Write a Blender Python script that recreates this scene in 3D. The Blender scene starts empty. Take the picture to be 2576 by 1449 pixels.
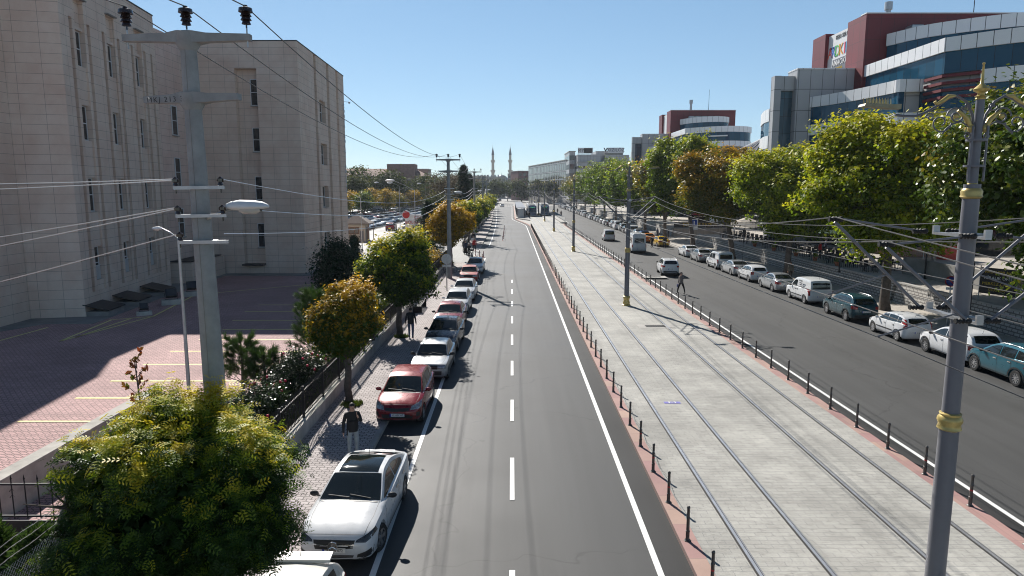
import bpy, bmesh, math, random
import numpy as np
from mathutils import Vector, Matrix, Euler, Quaternion
from mathutils.bvhtree import BVHTree
random.seed(7); np.random.seed(7)
R = math.radians
sc = bpy.context.scene
COL = sc.collection

# ------------------------------------------------------------------ camera geometry (used to read real positions off the photo)
H = 8.4; FPX = 1717.0; CX = 1287.5; YH = 475.0
TP = 0.1453; PIT = math.atan(TP); CP, SP = math.cos(PIT), math.sin(PIT)
def G(px, py, h=0.0):
    """world X, Y of the point at height h seen at pixel px, py"""
    dy = py - YH
    z = FPX*(H-h)/(CP*dy)
    return ((px-CX)*z/FPX, (z-(H-h)*SP)/CP)
def ZOF(y, h): return y*CP + (H-h)*SP

# ------------------------------------------------------------------ tagging
def tag(o, label=None, cat=None, group=None, kind=None):
    if label: o['label'] = label
    if cat: o['category'] = cat
    if group: o['group'] = group
    if kind: o['kind'] = kind
    return o
def empty(name, loc=(0,0,0), rz=0.0, label=None, cat=None, group=None):
    o = bpy.data.objects.new(name, None); COL.objects.link(o)
    o.location = loc; o.rotation_euler = (0,0,rz); o.empty_display_size = .2
    return tag(o, label, cat, group)
def copy_tree(o, parent=None, mats=None, _top=True):
    c = o.copy(); COL.objects.link(c)
    if not _top: c.parent = parent
    if mats and c.type == 'MESH':
        for k, m in mats.items():
            for s in c.material_slots:
                if s.link == 'OBJECT' and s.material and s.material.name.startswith(k): s.material = m
    for ch in list(o.children): copy_tree(ch, c, mats, False)
    return c

# ------------------------------------------------------------------ mesh builder
class MB:
    def __init__(s): s.v = []; s.f = []; s.m = []; s.uv = {}
    def add(s, vs, fs, mi=0, uvs=None):
        b = len(s.v); s.v.extend([tuple(p) for p in vs])
        for i, f in enumerate(fs):
            if uvs: s.uv[len(s.f)] = [uvs[j] for j in f]
            s.f.append([b+j for j in f]); s.m.append(mi)
        return s
    def box(s, x0, x1, y0, y1, z0, z1, mi=0, M=None):
        vs = [(x0,y0,z0),(x1,y0,z0),(x1,y1,z0),(x0,y1,z0),(x0,y0,z1),(x1,y0,z1),(x1,y1,z1),(x0,y1,z1)]
        if M is not None: vs = [tuple(M @ Vector(p)) for p in vs]
        return s.add(vs, [(3,2,1,0),(4,5,6,7),(0,1,5,4),(1,2,6,5),(2,3,7,6),(3,0,4,7)], mi)
    def cbox(s, c, d, mi=0, rz=0, M=None):
        T = Matrix.Translation(c) @ Matrix.Rotation(rz, 4, 'Z')
        if M is not None: T = Matrix.Translation(c) @ M
        return s.box(-d[0]/2, d[0]/2, -d[1]/2, d[1]/2, -d[2]/2, d[2]/2, mi, T)
    def bevbox(s, x0, x1, y0, y1, z0, z1, b, mi=0):
        """box with chamfered vertical edges and top"""
        def ring(i, z): return [(x0+b+i*0, y0+i, z), (x1-b, y0+i, z), (x1-i, y0+b, z), (x1-i, y1-b, z), (x1-b, y1-i, z), (x0+b, y1-i, z), (x0+i, y1-b, z), (x0+i, y0+b, z)]
        vs = ring(0, z0) + ring(0, z1-b) + ring(b*.7, z1)
        fs = [tuple(range(7,-1,-1)), tuple(range(16,24))]
        for r in (0, 8):
            for k in range(8): fs.append((r+k, r+(k+1) % 8, r+8+(k+1) % 8, r+8+k))
        return s.add(vs, fs, mi)
    def cyl(s, p0, p1, r0, r1=None, n=10, mi=0, cap=True):
        if r1 is None: r1 = r0
        p0 = Vector(p0); p1 = Vector(p1); d = (p1-p0)
        if d.length < 1e-6: return s
        q = d.to_track_quat('Z', 'Y'); vs = []
        for p, r in ((p0, r0), (p1, r1)):
            for k in range(n):
                a = 2*math.pi*k/n; vs.append(tuple(p + q @ Vector((r*math.cos(a), r*math.sin(a), 0))))
        fs = [(k, (k+1) % n, n+(k+1) % n, n+k) for k in range(n)]
        if cap: fs += [tuple(range(n-1, -1, -1)), tuple(range(n, 2*n))]
        return s.add(vs, fs, mi)
    def tube(s, pts, r, n=8, mi=0, cap=True):
        pts = [Vector(p) for p in pts]; k = len(pts)
        rs = r if isinstance(r, (list, tuple)) else [r]*k
        vs = []; up = None
        for i in range(k):
            d = (pts[min(i+1, k-1)] - pts[max(i-1, 0)]).normalized()
            if up is None:
                up = Vector((0,0,1)) if abs(d.z) < .9 else Vector((1,0,0))
            a = d.cross(up).normalized(); b = a.cross(d).normalized(); up = b
            for j in range(n):
                t = 2*math.pi*j/n; vs.append(tuple(pts[i] + rs[i]*(math.cos(t)*a + math.sin(t)*b)))
        fs = []
        for i in range(k-1):
            for j in range(n):
                fs.append((i*n+j, (i+1)*n+j, (i+1)*n+(j+1) % n, i*n+(j+1) % n))
        if cap: fs += [tuple(range(n)), tuple(range(k*n-1, (k-1)*n-1, -1))]
        return s.add(vs, fs, mi)
    def lathe(s, prof, c=(0,0,0), n=16, mi=0, axis='Z', squash=1.0):
        vs = []; k = len(prof)
        for r, z in prof:
            for j in range(n):
                a = 2*math.pi*j/n
                if axis == 'Z': vs.append((c[0]+r*math.cos(a), c[1]+r*math.sin(a)*squash, c[2]+z))
                elif axis == 'X': vs.append((c[0]+z, c[1]+r*math.cos(a), c[2]+r*math.sin(a)))
                else: vs.append((c[0]+r*math.sin(a), c[1]+z, c[2]+r*math.cos(a)))
        fs = []
        for i in range(k-1):
            for j in range(n):
                fs.append((i*n+j, i*n+(j+1) % n, (i+1)*n+(j+1) % n, (i+1)*n+j))
        fs += [tuple(range(n-1, -1, -1)), tuple(range((k-1)*n, k*n))]
        return s.add(vs, fs, mi)
    def prism(s, poly, z0, z1, mi=0, bottom=False):
        n = len(poly)
        vs = [(x, y, z0) for x, y in poly] + [(x, y, z1) for x, y in poly]
        fs = [tuple(range(n, 2*n))] + [(k, (k+1) % n, n+(k+1) % n, n+k) for k in range(n)]
        if bottom: fs.append(tuple(range(n-1, -1, -1)))
        return s.add(vs, fs, mi)
    def sphere(s, c, r, n=8, m=6, mi=0, sq=(1,1,1)):
        vs = []; fs = []
        for i in range(m+1):
            t = math.pi*i/m
            for j in range(n):
                a = 2*math.pi*j/n
                vs.append((c[0]+r*sq[0]*math.sin(t)*math.cos(a), c[1]+r*sq[1]*math.sin(t)*math.sin(a), c[2]+r*sq[2]*math.cos(t)))
        for i in range(m):
            for j in range(n): fs.append((i*n+j, (i+1)*n+j, (i+1)*n+(j+1) % n, i*n+(j+1) % n))
        return s.add(vs, fs, mi)
    def build(s, name, mats, parent=None, smooth=None, loc=None, label=None, cat=None, group=None, kind=None, uv=True, objlink=False, bev=0):
        me = bpy.data.meshes.new(name)
        me.from_pydata(s.v, [], s.f)
        if not isinstance(mats, (list, tuple)): mats = [mats]
        for m in mats: me.materials.append(m)
        me.polygons.foreach_set('material_index', s.m)
        if uv: autouv(me, s.uv)
        me.update()
        if smooth is not None:
            me.shade_smooth(); me.set_sharp_from_angle(angle=R(smooth))
        o = bpy.data.objects.new(name, me); COL.objects.link(o)
        if parent is not None: o.parent = parent
        if loc: o.location = loc
        if objlink:
            for sl in o.material_slots:
                mm = sl.material; sl.link = 'OBJECT'; sl.material = mm
        if bev:
            b = o.modifiers.new('bevel', 'BEVEL'); b.width = bev; b.segments = 2; b.limit_method = 'ANGLE'; b.angle_limit = R(50)
        return tag(o, label, cat, group, kind)
def autouv(me, over=None):
    """uv in metres: box projection along each face's main axis"""
    uvl = me.uv_layers.new(name='UVMap')
    nl = len(me.loops)
    if nl == 0: return
    co = np.empty(len(me.vertices)*3); me.vertices.foreach_get('co', co); co = co.reshape(-1, 3)
    li = np.empty(nl, int); me.loops.foreach_get('vertex_index', li)
    nrm = np.empty(len(me.polygons)*3); me.polygons.foreach_get('normal', nrm); nrm = nrm.reshape(-1, 3)
    lt = np.empty(len(me.polygons), int); me.polygons.foreach_get('loop_total', lt)
    pn = np.repeat(nrm, lt, axis=0); P = co[li]
    ax = np.argmax(np.abs(pn), axis=1)
    u = np.where(ax == 0, P[:,1], P[:,0]); v = np.where(ax == 2, P[:,1], P[:,2])
    # slanted walls: run u along the wall
    hl = np.hypot(pn[:,0], pn[:,1]); sl = (ax != 2) & (np.minimum(np.abs(pn[:,0]), np.abs(pn[:,1])) > .15) & (hl > .8)
    u = np.where(sl, (-pn[:,1]*P[:,0] + pn[:,0]*P[:,1])/np.maximum(hl, 1e-6), u)
    arr = np.stack([u, v], 1)
    if over:
        st = np.concatenate([[0], np.cumsum(lt)])
        for fi, us in over.items():
            for k, t in enumerate(us): arr[st[fi]+k] = t
    uvl.data.foreach_set('uv', arr.astype(np.float32).ravel())
def npmesh(name, V, F, mats, parent=None, tint=None, smooth=False, mi=None):
    """mesh from arrays: V (n,3), F (m,4) or (m,3)"""
    V = np.asarray(V, np.float32); F = np.asarray(F, np.int32)
    me = bpy.data.meshes.new(name)
    me.vertices.add(len(V)); me.vertices.foreach_set('co', V.ravel())
    k = F.shape[1]
    me.loops.add(F.size); me.loops.foreach_set('vertex_index', F.ravel())
    me.polygons.add(len(F)); me.polygons.foreach_set('loop_start', np.arange(0, F.size, k, dtype=np.int32))
    if not isinstance(mats, (list, tuple)): mats = [mats]
    for m in mats: me.materials.append(m)
    if mi is not None: me.polygons.foreach_set('material_index', np.asarray(mi, np.int32))
    if tint is not None:
        a = me.attributes.new('tint', 'FLOAT', 'FACE'); a.data.foreach_set('value', np.asarray(tint, np.float32))
    if smooth: me.polygons.foreach_set('use_smooth', [True]*len(F))
    me.update(calc_edges=True)
    o = bpy.data.objects.new(name, me); COL.objects.link(o)
    if parent is not None: o.parent = parent
    return o

# ------------------------------------------------------------------ materials
MATS = {}
class NT:
    def __init__(s, name):
        s.m = bpy.data.materials.new(name); s.m.use_nodes = True; s.t = s.m.node_tree; s.t.nodes.clear()
        s.out = s.n('ShaderNodeOutputMaterial'); s.b = s.n('ShaderNodeBsdfPrincipled'); s.l(s.b.outputs[0], s.out.inputs[0])
    def n(s, ty, **kw):
        nd = s.t.nodes.new(ty)
        for k, v in kw.items():
            if hasattr(nd, k): setattr(nd, k, v)
            else: nd.inputs[k.replace('_', ' ')].default_value = v
        return nd
    def l(s, a, b): s.t.links.new(a, b)
    def set(s, **kw):
        for k, v in kw.items(): s.b.inputs[k.replace('_', ' ')].default_value = v
    def co(s, kind='Object', scale=(1,1,1), rot=(0,0,0)):
        tc = s.n('ShaderNodeTexCoord'); mp = s.n('ShaderNodeMapping'); s.l(tc.outputs[kind], mp.inputs[0])
        mp.inputs['Scale'].default_value = scale; mp.inputs['Rotation'].default_value = rot
        return mp.outputs[0]
    def noise(s, vec, scale, detail=4, rough=.6):
        nz = s.n('ShaderNodeTexNoise'); nz.inputs['Scale'].default_value = scale; nz.inputs['Detail'].default_value = detail
        nz.inputs['Roughness'].default_value = rough; s.l(vec, nz.inputs['Vector']); return nz.outputs[0]
    def ramp(s, fac, stops):
        r = s.n('ShaderNodeValToRGB'); e = r.color_ramp.elements
        while len(e) > 1: e.remove(e[-1])
        e[0].position = stops[0][0]; e[0].color = rgba(stops[0][1])
        for p, c in stops[1:]:
            x = e.new(p); x.color = rgba(c)
        s.l(fac, r.inputs[0]); return r.outputs[0]
    def mix(s, fac, a, b, mode='MIX'):
        mx = s.n('ShaderNodeMix'); mx.data_type = 'RGBA'; mx.blend_type = mode
        if isinstance(fac, (int, float)): mx.inputs[0].default_value = fac
        else: s.l(fac, mx.inputs[0])
        for sk, v in ((mx.inputs[6], a), (mx.inputs[7], b)):
            if isinstance(v, (tuple, list, int, float)): sk.default_value = rgba(v)
            else: s.l(v, sk)
        return mx.outputs[2]
    def math(s, op, a, b=None):
        m = s.n('ShaderNodeMath', operation=op)
        for i, v in enumerate((a, b)):
            if v is None: continue
            if isinstance(v, (int, float)): m.inputs[i].default_value = v
            else: s.l(v, m.inputs[i])
        return m.outputs[0]
    def bump(s, h, strength=.3, dist=.02):
        b = s.n('ShaderNodeBump'); b.inputs['Strength'].default_value = strength; b.inputs['Distance'].default_value = dist
        s.l(h, b.inputs['Height']); s.l(b.outputs[0], s.b.inputs['Normal'])
def rgba(c):
    if isinstance(c, (int, float)): return (c, c, c, 1)
    return (c[0], c[1], c[2], 1)
def mat(name, c, rough=.6, metal=0.0, var=.12, scale=3.0, bump=0.0, coat=0.0, emit=0.0, spec=.5, bscale=None):
    if name in MATS: return MATS[name]
    t = NT(name); t.set(Roughness=rough, Metallic=metal)
    t.b.inputs['Specular IOR Level'].default_value = spec
    if coat: t.b.inputs['Coat Weight'].default_value = coat; t.b.inputs['Coat Roughness'].default_value = .03
    if var > 0 or bump > 0:
        v = t.co(); nz = t.noise(v, scale, 5)
        cl = t.ramp(nz, [(.3, tuple(x*(1-var) for x in c)), (.7, tuple(min(1, x*(1+var)) for x in c))])
        t.l(cl, t.b.inputs['Base Color'])
        if bump: t.bump(t.noise(v, bscale or scale*8, 4), bump, .01)
    else: t.b.inputs['Base Color'].default_value = rgba(c)
    if emit:
        t.b.inputs['Emission Color'].default_value = rgba(c); t.b.inputs['Emission Strength'].default_value = emit
    MATS[name] = t.m; return t.m

# --- asphalt
def asphalt(name, base, tracks=None, rough=.72):
    t = NT(name); t.set(Roughness=rough); t.b.inputs['Specular IOR Level'].default_value = .36
    v = t.co()
    big = t.noise(v, .12, 5); fine = t.noise(v, 38, 3, .8); vs = t.co(scale=(1.0, .03, 1)); streak = t.noise(vs, 1.0, 5, .65)
    c1 = t.ramp(streak, [(.34, tuple(x*.74 for x in base)), (.66, tuple(x*1.2 for x in base))])
    c2 = t.mix(.35, c1, t.ramp(big, [(.35, tuple(x*.75 for x in base)), (.65, tuple(x*1.2 for x in base))]))
    c3 = t.mix(.8, c2, t.ramp(fine, [(.3, .25), (.7, .78)]), 'OVERLAY')
    vc = t.n('ShaderNodeTexVoronoi'); vc.feature = 'DISTANCE_TO_EDGE'; vc.inputs['Scale'].default_value = .11; wn = t.n('ShaderNodeMix'); wn.data_type = 'VECTOR'; wn.inputs[0].default_value = .06; t.l(v, wn.inputs[4]); nzc = t.n('ShaderNodeTexNoise'); nzc.inputs['Scale'].default_value = .8; t.l(v, nzc.inputs['Vector']); wv = t.n('ShaderNodeVectorMath'); wv.operation = 'MULTIPLY_ADD'; t.l(nzc.outputs[1], wv.inputs[0]); wv.inputs[1].default_value = (2,2,0); t.l(v, wv.inputs[2]); t.l(wv.outputs[0], vc.inputs['Vector'])
    c3 = t.mix(t.math('MULTIPLY', t.ramp(vc.outputs['Distance'], [(.0, 1.0), (.0035, 0.0)]), .55), c3, tuple(x*.35 for x in base))
    vo = t.n('ShaderNodeTexVoronoi'); vo.inputs['Scale'].default_value = 1.3; t.l(v, vo.inputs['Vector'])
    spk = t.ramp(vo.outputs['Distance'], [(.0, 1.0), (.022, 0.0)])
    c4 = t.mix(t.math('MULTIPLY', spk, .5), c3, (.5,.48,.45))
    t.l(c4, t.b.inputs['Base Color'])
    t.l(t.ramp(big, [(.3, rough-.08), (.7, rough+.08)]), t.b.inputs['Roughness'])
    t.bump(fine, .35, .006)
    return t.m
M_road = asphalt('asphalt_worn', (.055,.055,.0545), rough=.62)
M_road2 = asphalt('asphalt_dark', (.066,.066,.065), rough=.70)
M_edge = asphalt('asphalt_new', (.026,.026,.026), rough=.75)
M_lotasph = asphalt('asphalt_pale', (.24,.235,.23), rough=.7)

def paint_line():
    t = NT('road_paint'); t.set(Roughness=.6); v = t.co()
    n = t.noise(v, 9, 6, .75); t.l(t.ramp(n, [(.28, (.42,.42,.41)), (.42, (.74,.74,.72)), (1, (.8,.8,.78))]), t.b.inputs['Base Color']); return t.m
M_white = paint_line()
M_yellow = mat('yellow_lot_paint', (.75,.66,.25), .7, var=.2, scale=6)

def brickmat(name, c1, c2, mort, w, h, off=.5, msize=.02, bias=0, rough=.75, coord='UV', noise=.25, nscale=1.2, bump=.4, wave=0.0, dirt=0.0, swap=False, smooth=.1):
    t = NT(name); t.set(Roughness=rough)
    v = t.co(coord, rot=(0,0,math.pi/2) if swap else (0,0,0))
    if wave:
        sp = t.n('ShaderNodeSeparateXYZ'); t.l(v, sp.inputs[0])
        a = t.math('MULTIPLY', t.math('PINGPONG', t.math('ADD', sp.outputs[0], 500*w), w/2), wave)
        cb = t.n('ShaderNodeCombineXYZ'); t.l(sp.outputs[0], cb.inputs[0]); t.l(t.math('ADD', sp.outputs[1], a), cb.inputs[1]); v2 = cb.outputs[0]
    else: v2 = v
    b = t.n('ShaderNodeTexBrick'); t.l(v2, b.inputs['Vector']); b.offset = off; b.squash = 1; b.squash_frequency = 2
    b.inputs['Color1'].default_value = rgba(c1); b.inputs['Color2'].default_value = rgba(c2); b.inputs['Mortar'].default_value = rgba(mort)
    b.inputs['Scale'].default_value = 1; b.inputs['Mortar Size'].default_value = msize; b.inputs['Mortar Smooth'].default_value = smooth
    b.inputs['Bias'].default_value = bias; b.inputs['Brick Width'].default_value = w; b.inputs['Row Height'].default_value = h
    vo = t.co('Object'); nz = t.noise(vo, nscale, 6, .65)
    c = t.mix(noise, b.outputs['Color'], t.ramp(nz, [(.3, .3), (.7, .72)]), 'OVERLAY')
    if dirt:
        n2 = t.noise(t.co('Object', scale=(1,1,.12)), 1.1, 7, .75)
        c = t.mix(t.math('MULTIPLY', t.ramp(n2, [(.56, 0.0), (.75, 1.0)]), dirt), c, tuple(x*.45 for x in c1))
    t.l(c, t.b.inputs['Base Color'])
    if bump: t.bump(t.math('SUBTRACT', 1, b.outputs['Fac']), bump, .01)
    return t.m
M_stone = brickmat('travertine_cladding', (.69,.55,.46), (.66,.52,.43), (.33,.265,.22), 1.45, .62, 0, .012, rough=.8, noise=.35, nscale=.6, bump=.3, dirt=.35)
M_redpave = brickmat('red_interlocking_paving', (.52,.32,.305), (.41,.25,.24), (.10,.07,.065), .24, .13, .5, .014, rough=.85, noise=.45, nscale=.25, bump=.5, wave=.45)
M_walkpave = brickmat('grey_interlocking_paving', (.44,.395,.385), (.35,.31,.30), (.11,.095,.09), .23, .15, .5, .014, rough=.85, noise=.5, nscale=.5, bump=.5, wave=.45)
M_plat = None
def platmat():
    t = NT('grooved_concrete'); t.set(Roughness=.75); v = t.co()
    b = t.n('ShaderNodeTexBrick'); t.l(v, b.inputs['Vector']); b.offset = .5
    b.inputs['Color1'].default_value = rgba((.375,.365,.33)); b.inputs['Color2'].default_value = rgba((.335,.325,.295)); b.inputs['Mortar'].default_value = rgba(.2)
    b.inputs['Scale'].default_value = 1; b.inputs['Mortar Size'].default_value = .006; b.inputs['Brick Width'].default_value = .42; b.inputs['Row Height'].default_value = .19
    n1 = t.noise(v, .33, 6, .7); n2 = t.noise(t.co(scale=(.8, 3.0, 1)), 3.1, 6, .8); n3 = t.noise(v, 22, 3, .7)
    c = t.mix(.7, b.outputs['Color'], t.ramp(n1, [(.32, .30), (.68, .70)]), 'OVERLAY')
    c = t.mix(t.math('MULTIPLY', t.ramp(n2, [(.53, 0.0), (.66, 1.0)]), .5), c, (.12,.117,.11))
    c = t.mix(.35, c, t.ramp(n3, [(.3, .36), (.7, .68)]), 'OVERLAY')
    n4 = t.noise(t.co(scale=(2.2, .02, 1)), 1.2, 4, .6)
    c = t.mix(t.math('MULTIPLY', t.ramp(n4, [(.52, 0.0), (.7, 1.0)]), .35), c, (.15,.148,.14))
    # construction joints every few metres
    b2 = t.n('ShaderNodeTexBrick'); t.l(v, b2.inputs['Vector']); b2.offset = 0
    b2.inputs['Color1'].default_value = rgba(1.0); b2.inputs['Color2'].default_value = rgba(.93); b2.inputs['Mortar'].default_value = rgba(.45)
    b2.inputs['Scale'].default_value = 1; b2.inputs['Mortar Size'].default_value = .012; b2.inputs['Brick Width'].default_value = 40; b2.inputs['Row Height'].default_value = 11.5
    c = t.mix(1.0, c, b2.outputs['Color'], 'MULTIPLY')
    t.l(c, t.b.inputs['Base Color']); t.bump(t.math('SUBTRACT', t.math('SUBTRACT', 1, b.outputs['Fac']), t.math('MULTIPLY', n3, .3)), .35, .01)
    return t.m
M_plat = platmat()
M_pinkkerb = brickmat('pink_painted_kerb', (.33,.185,.175), (.40,.27,.215), (.25,.17,.15), .5, .8, 0, .008, rough=.8, coord='Object', noise=.4, nscale=.35, bump=.2)
M_kerb = mat('kerb_stone', (.33,.31,.29), .85, var=.2, scale=2, bump=.3)
M_conc = mat('concrete', (.36,.345,.32), .85, var=.22, scale=1.6, bump=.3)
M_concwall = mat('weathered_concrete', (.42,.395,.355), .9, var=.28, scale=1.4, bump=.4)
M_concdark = mat('grey_screed', (.23,.225,.215), .9, var=.2, scale=.8, bump=.2)
M_pole = mat('spun_concrete_pole', (.27,.28,.28), .8, var=.16, scale=3.5, bump=.3)
M_ground = mat('dry_ground', (.26,.235,.20), .95, var=.25, scale=.08)
M_plaza = brickmat('beige_plaza_paving', (.44,.40,.35), (.39,.355,.31), (.25,.225,.2), .6, .4, .5, .015, rough=.8, coord='Object', noise=.4, nscale=.3, bump=.15)
M_soil = mat('garden_soil', (.085,.065,.045), .95, var=.4, scale=2, bump=.8)
M_retain = brickmat('ribbed_retaining_blocks', (.43,.41,.38), (.38,.365,.335), (.15,.14,.13), .45, .2, .5, .035, rough=.9, noise=.4, nscale=1.0, bump=1.0)
M_black = mat('black_iron', (.012,.012,.013), .65, var=0)
M_rail = mat('steel_rail', (.62,.62,.63), .36, .75, var=.15, scale=4)
M_groove = mat('rail_groove', (.025,.023,.022), .8, var=0)
M_galv = mat('galvanised_steel', (.42,.43,.44), .42, .7, var=.12, scale=6)
M_greypole = mat('grey_painted_steel', (.145,.147,.165), .42, 0, var=.05, scale=4, spec=.5)
M_gold = mat('gold_paint', (.50,.38,.13), .35, .35, var=.15, scale=9)
M_alu = brickmat('white_aluminium_panels', (.80,.80,.80), (.76,.76,.77), (.10,.10,.10), 1.35, 30, 0, .035, rough=.35, noise=.12, nscale=.3, bump=0, smooth=0)
M_alug = brickmat('pale_grey_aluminium_panels', (.43,.425,.43), (.40,.395,.40), (.12,.12,.12), 1.5, 2.6, 0, .04, rough=.4, noise=.15, nscale=.3, bump=0, smooth=0)
M_redp = brickmat('dark_red_aluminium_panels', (.155,.008,.014), (.135,.007,.012), (.07,.008,.010), 1.6, 2.4, 0, .03, rough=.5, noise=.1, nscale=.3, bump=0, smooth=0)
def glassmat(name, c, w=1.4, h=30, mort=(.02,.025,.03), rough=.06):
    t = NT(name); t.set(Roughness=rough); t.b.inputs['Specular IOR Level'].default_value = .28
    v = t.co('UV'); b = t.n('ShaderNodeTexBrick'); t.l(v, b.inputs['Vector']); b.offset = 0
    b.inputs['Color1'].default_value = rgba(c); b.inputs['Color2'].default_value = rgba(tuple(x*.55 for x in c)); b.inputs['Mortar'].default_value = rgba(mort)
    b.inputs['Scale'].default_value = 1; b.inputs['Mortar Size'].default_value = .03; b.inputs['Brick Width'].default_value = w; b.inputs['Row Height'].default_value = h
    t.l(b.outputs['Color'], t.b.inputs['Base Color']); return t.m
M_bglass = glassmat('blue_curtain_glass', (.012,.075,.135))
M_dglass = mat('dark_window_glass', (.02,.024,.028), .06, var=0, spec=.8)
M_carglass = mat('car_glass', (.010,.014,.014), .045, var=0, spec=.75)
M_lampglass = mat('headlamp_glass', (.30,.31,.33), .08, .3, var=.5, scale=14, spec=.9)
M_darklamp = mat('smoked_headlamp', (.05,.052,.056), .06, var=.7, scale=22, spec=.9)
M_tail = mat('tail_lamp_red', (.33,.012,.012), .15, var=.3, scale=12, spec=.7)
M_amber = mat('amber_lamp', (.75,.22,.02), .2, var=0)
M_tyre = mat('tyre_rubber', (.016,.016,.016), .8, var=.2, scale=8)
M_rim = mat('alloy_rim', (.42,.42,.43), .28, .8, var=0)
M_rimd = mat('grey_rim', (.20,.20,.21), .35, .6, var=0)
M_trim = mat('black_plastic_trim', (.018,.018,.019), .5, var=0)
M_chrome = mat('chrome', (.7,.7,.7), .12, 1.0, var=0)
M_plate = mat('plate_white', (.72,.72,.70), .4, var=0)
M_pblue = mat('plate_blue', (.02,.06,.42), .4, var=0)
M_ink = mat('black_lettering', (.015,.015,.016), .5, var=0)
M_wink = mat('white_lettering', (.75,.75,.75), .5, var=0)
M_signred = mat('sign_red', (.42,.02,.025), .5, var=0)
M_signwhite = mat('sign_white', (.66,.67,.68), .5, var=.05)
M_signblue = mat('sign_blue', (.02,.06,.33), .45, var=0)
M_signyellow = mat('sign_yellow', (.62,.43,.03), .5, var=0)
M_bark = mat('bark', (.10,.083,.07), .95, var=.4, scale=5, bump=.8)
M_wire = mat('aluminium_conductor', (.55,.55,.55), .35, .6, var=0)
M_wirec = mat('copper_contact_wire', (.13,.125,.12), .45, .4, var=0)
M_wired = mat('dark_conductor', (.05,.05,.052), .5, .3, var=0)
M_insul = mat('brown_porcelain', (.025,.014,.012), .15, var=0, spec=.8)
M_roofred = mat('clay_roof', (.26,.15,.12), .85, var=.2, scale=1)
M_beige = mat('beige_render', (.47,.42,.35), .85, var=.1, scale=.5)
M_pinkrender = mat('pinkish_render', (.40,.30,.27), .85, var=.1, scale=.3)
M_hatch = mat('black_hatch_cover', (.022,.022,.024), .5, var=.2, scale=4)
M_wood = mat('brown_wood', (.16,.075,.04), .6, var=.3, scale=7)
M_terra = mat('terracotta', (.35,.12,.06), .8, var=.15, scale=5)
M_redpl = mat('red_plastic', (.45,.03,.02), .45, var=0)
M_orange = mat('orange_plastic', (.7,.12,.02), .5, var=0)
M_darkmetalroof = mat('dark_metal_roof', (.21,.195,.20), .45, .3, var=.2, scale=.6)

def carpaint(name, c, rough=.28, metal=0.0, dirt=.0):
    t = NT('paint_' + name); t.set(Roughness=rough, Metallic=metal); t.b.inputs['Coat Weight'].default_value = .55; t.b.inputs['Coat Roughness'].default_value = .05; t.b.inputs['Specular IOR Level'].default_value = .35
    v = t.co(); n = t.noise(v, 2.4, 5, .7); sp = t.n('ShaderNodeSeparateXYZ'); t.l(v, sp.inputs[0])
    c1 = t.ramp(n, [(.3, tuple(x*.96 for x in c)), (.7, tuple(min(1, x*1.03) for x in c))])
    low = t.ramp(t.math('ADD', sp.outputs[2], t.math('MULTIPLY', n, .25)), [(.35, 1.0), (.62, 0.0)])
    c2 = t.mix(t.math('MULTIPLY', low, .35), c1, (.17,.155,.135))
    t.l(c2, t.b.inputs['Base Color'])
    t.l(t.ramp(n, [(.35, rough*.9), (.7, rough*1.3)]), t.b.inputs['Roughness'])
    return t.m
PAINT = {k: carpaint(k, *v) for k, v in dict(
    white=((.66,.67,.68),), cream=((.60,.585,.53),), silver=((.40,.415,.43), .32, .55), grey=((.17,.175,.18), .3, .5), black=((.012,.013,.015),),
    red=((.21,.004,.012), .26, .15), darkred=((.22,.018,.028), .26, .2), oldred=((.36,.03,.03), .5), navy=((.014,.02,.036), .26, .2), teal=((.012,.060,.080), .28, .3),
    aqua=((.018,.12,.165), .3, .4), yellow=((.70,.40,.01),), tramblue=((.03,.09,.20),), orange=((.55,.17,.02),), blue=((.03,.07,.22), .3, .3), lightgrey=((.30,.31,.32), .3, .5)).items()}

def leafmat(name, stops, rough=.5, trans=.25):
    t = NT(name); t.set(Roughness=rough); t.b.inputs['Specular IOR Level'].default_value = .22
    a = t.n('ShaderNodeAttribute'); a.attribute_name = 'tint'; a.attribute_type = 'GEOMETRY'
    c = t.ramp(a.outputs['Fac'], stops); t.l(c, t.b.inputs['Base Color'])
    tr = t.n('ShaderNodeBsdfTranslucent'); t.l(t.mix(1.0, c, (1.0,1.0,.55), 'MULTIPLY'), tr.inputs[0])
    ms = t.n('ShaderNodeMixShader'); ms.inputs[0].default_value = trans
    t.l(t.b.outputs[0], ms.inputs[1]); t.l(tr.outputs[0], ms.inputs[2]); t.l(ms.outputs[0], t.out.inputs[0])
    return t.m
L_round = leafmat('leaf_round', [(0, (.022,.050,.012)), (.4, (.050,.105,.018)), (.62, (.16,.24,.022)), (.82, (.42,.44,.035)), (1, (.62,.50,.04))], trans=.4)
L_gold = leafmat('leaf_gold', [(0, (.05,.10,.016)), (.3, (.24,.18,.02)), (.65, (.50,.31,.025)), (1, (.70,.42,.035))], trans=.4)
L_plane = leafmat('leaf_plane', [(0, (.055,.105,.014)), (.35, (.13,.20,.020)), (.65, (.29,.36,.027)), (1, (.50,.46,.035))], rough=.5, trans=.5)
L_autumn = leafmat('leaf_autumn', [(0, (.07,.11,.016)), (.35, (.16,.17,.02)), (.7, (.36,.23,.025)), (1, (.52,.28,.025))], rough=.4, trans=.45)
L_dark = leafmat('leaf_dark', [(0, (.045,.085,.014)), (.45, (.085,.14,.02)), (.8, (.20,.21,.025)), (1, (.28,.18,.025))], rough=.35)
L_pine = leafmat('pine_needle', [(0, (.025,.055,.018)), (.5, (.05,.10,.028)), (1, (.10,.16,.04))])
L_cedar = leafmat('cedar_needle', [(0, (.012,.030,.016)), (.5, (.020,.046,.022)), (1, (.035,.07,.03))])
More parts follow.
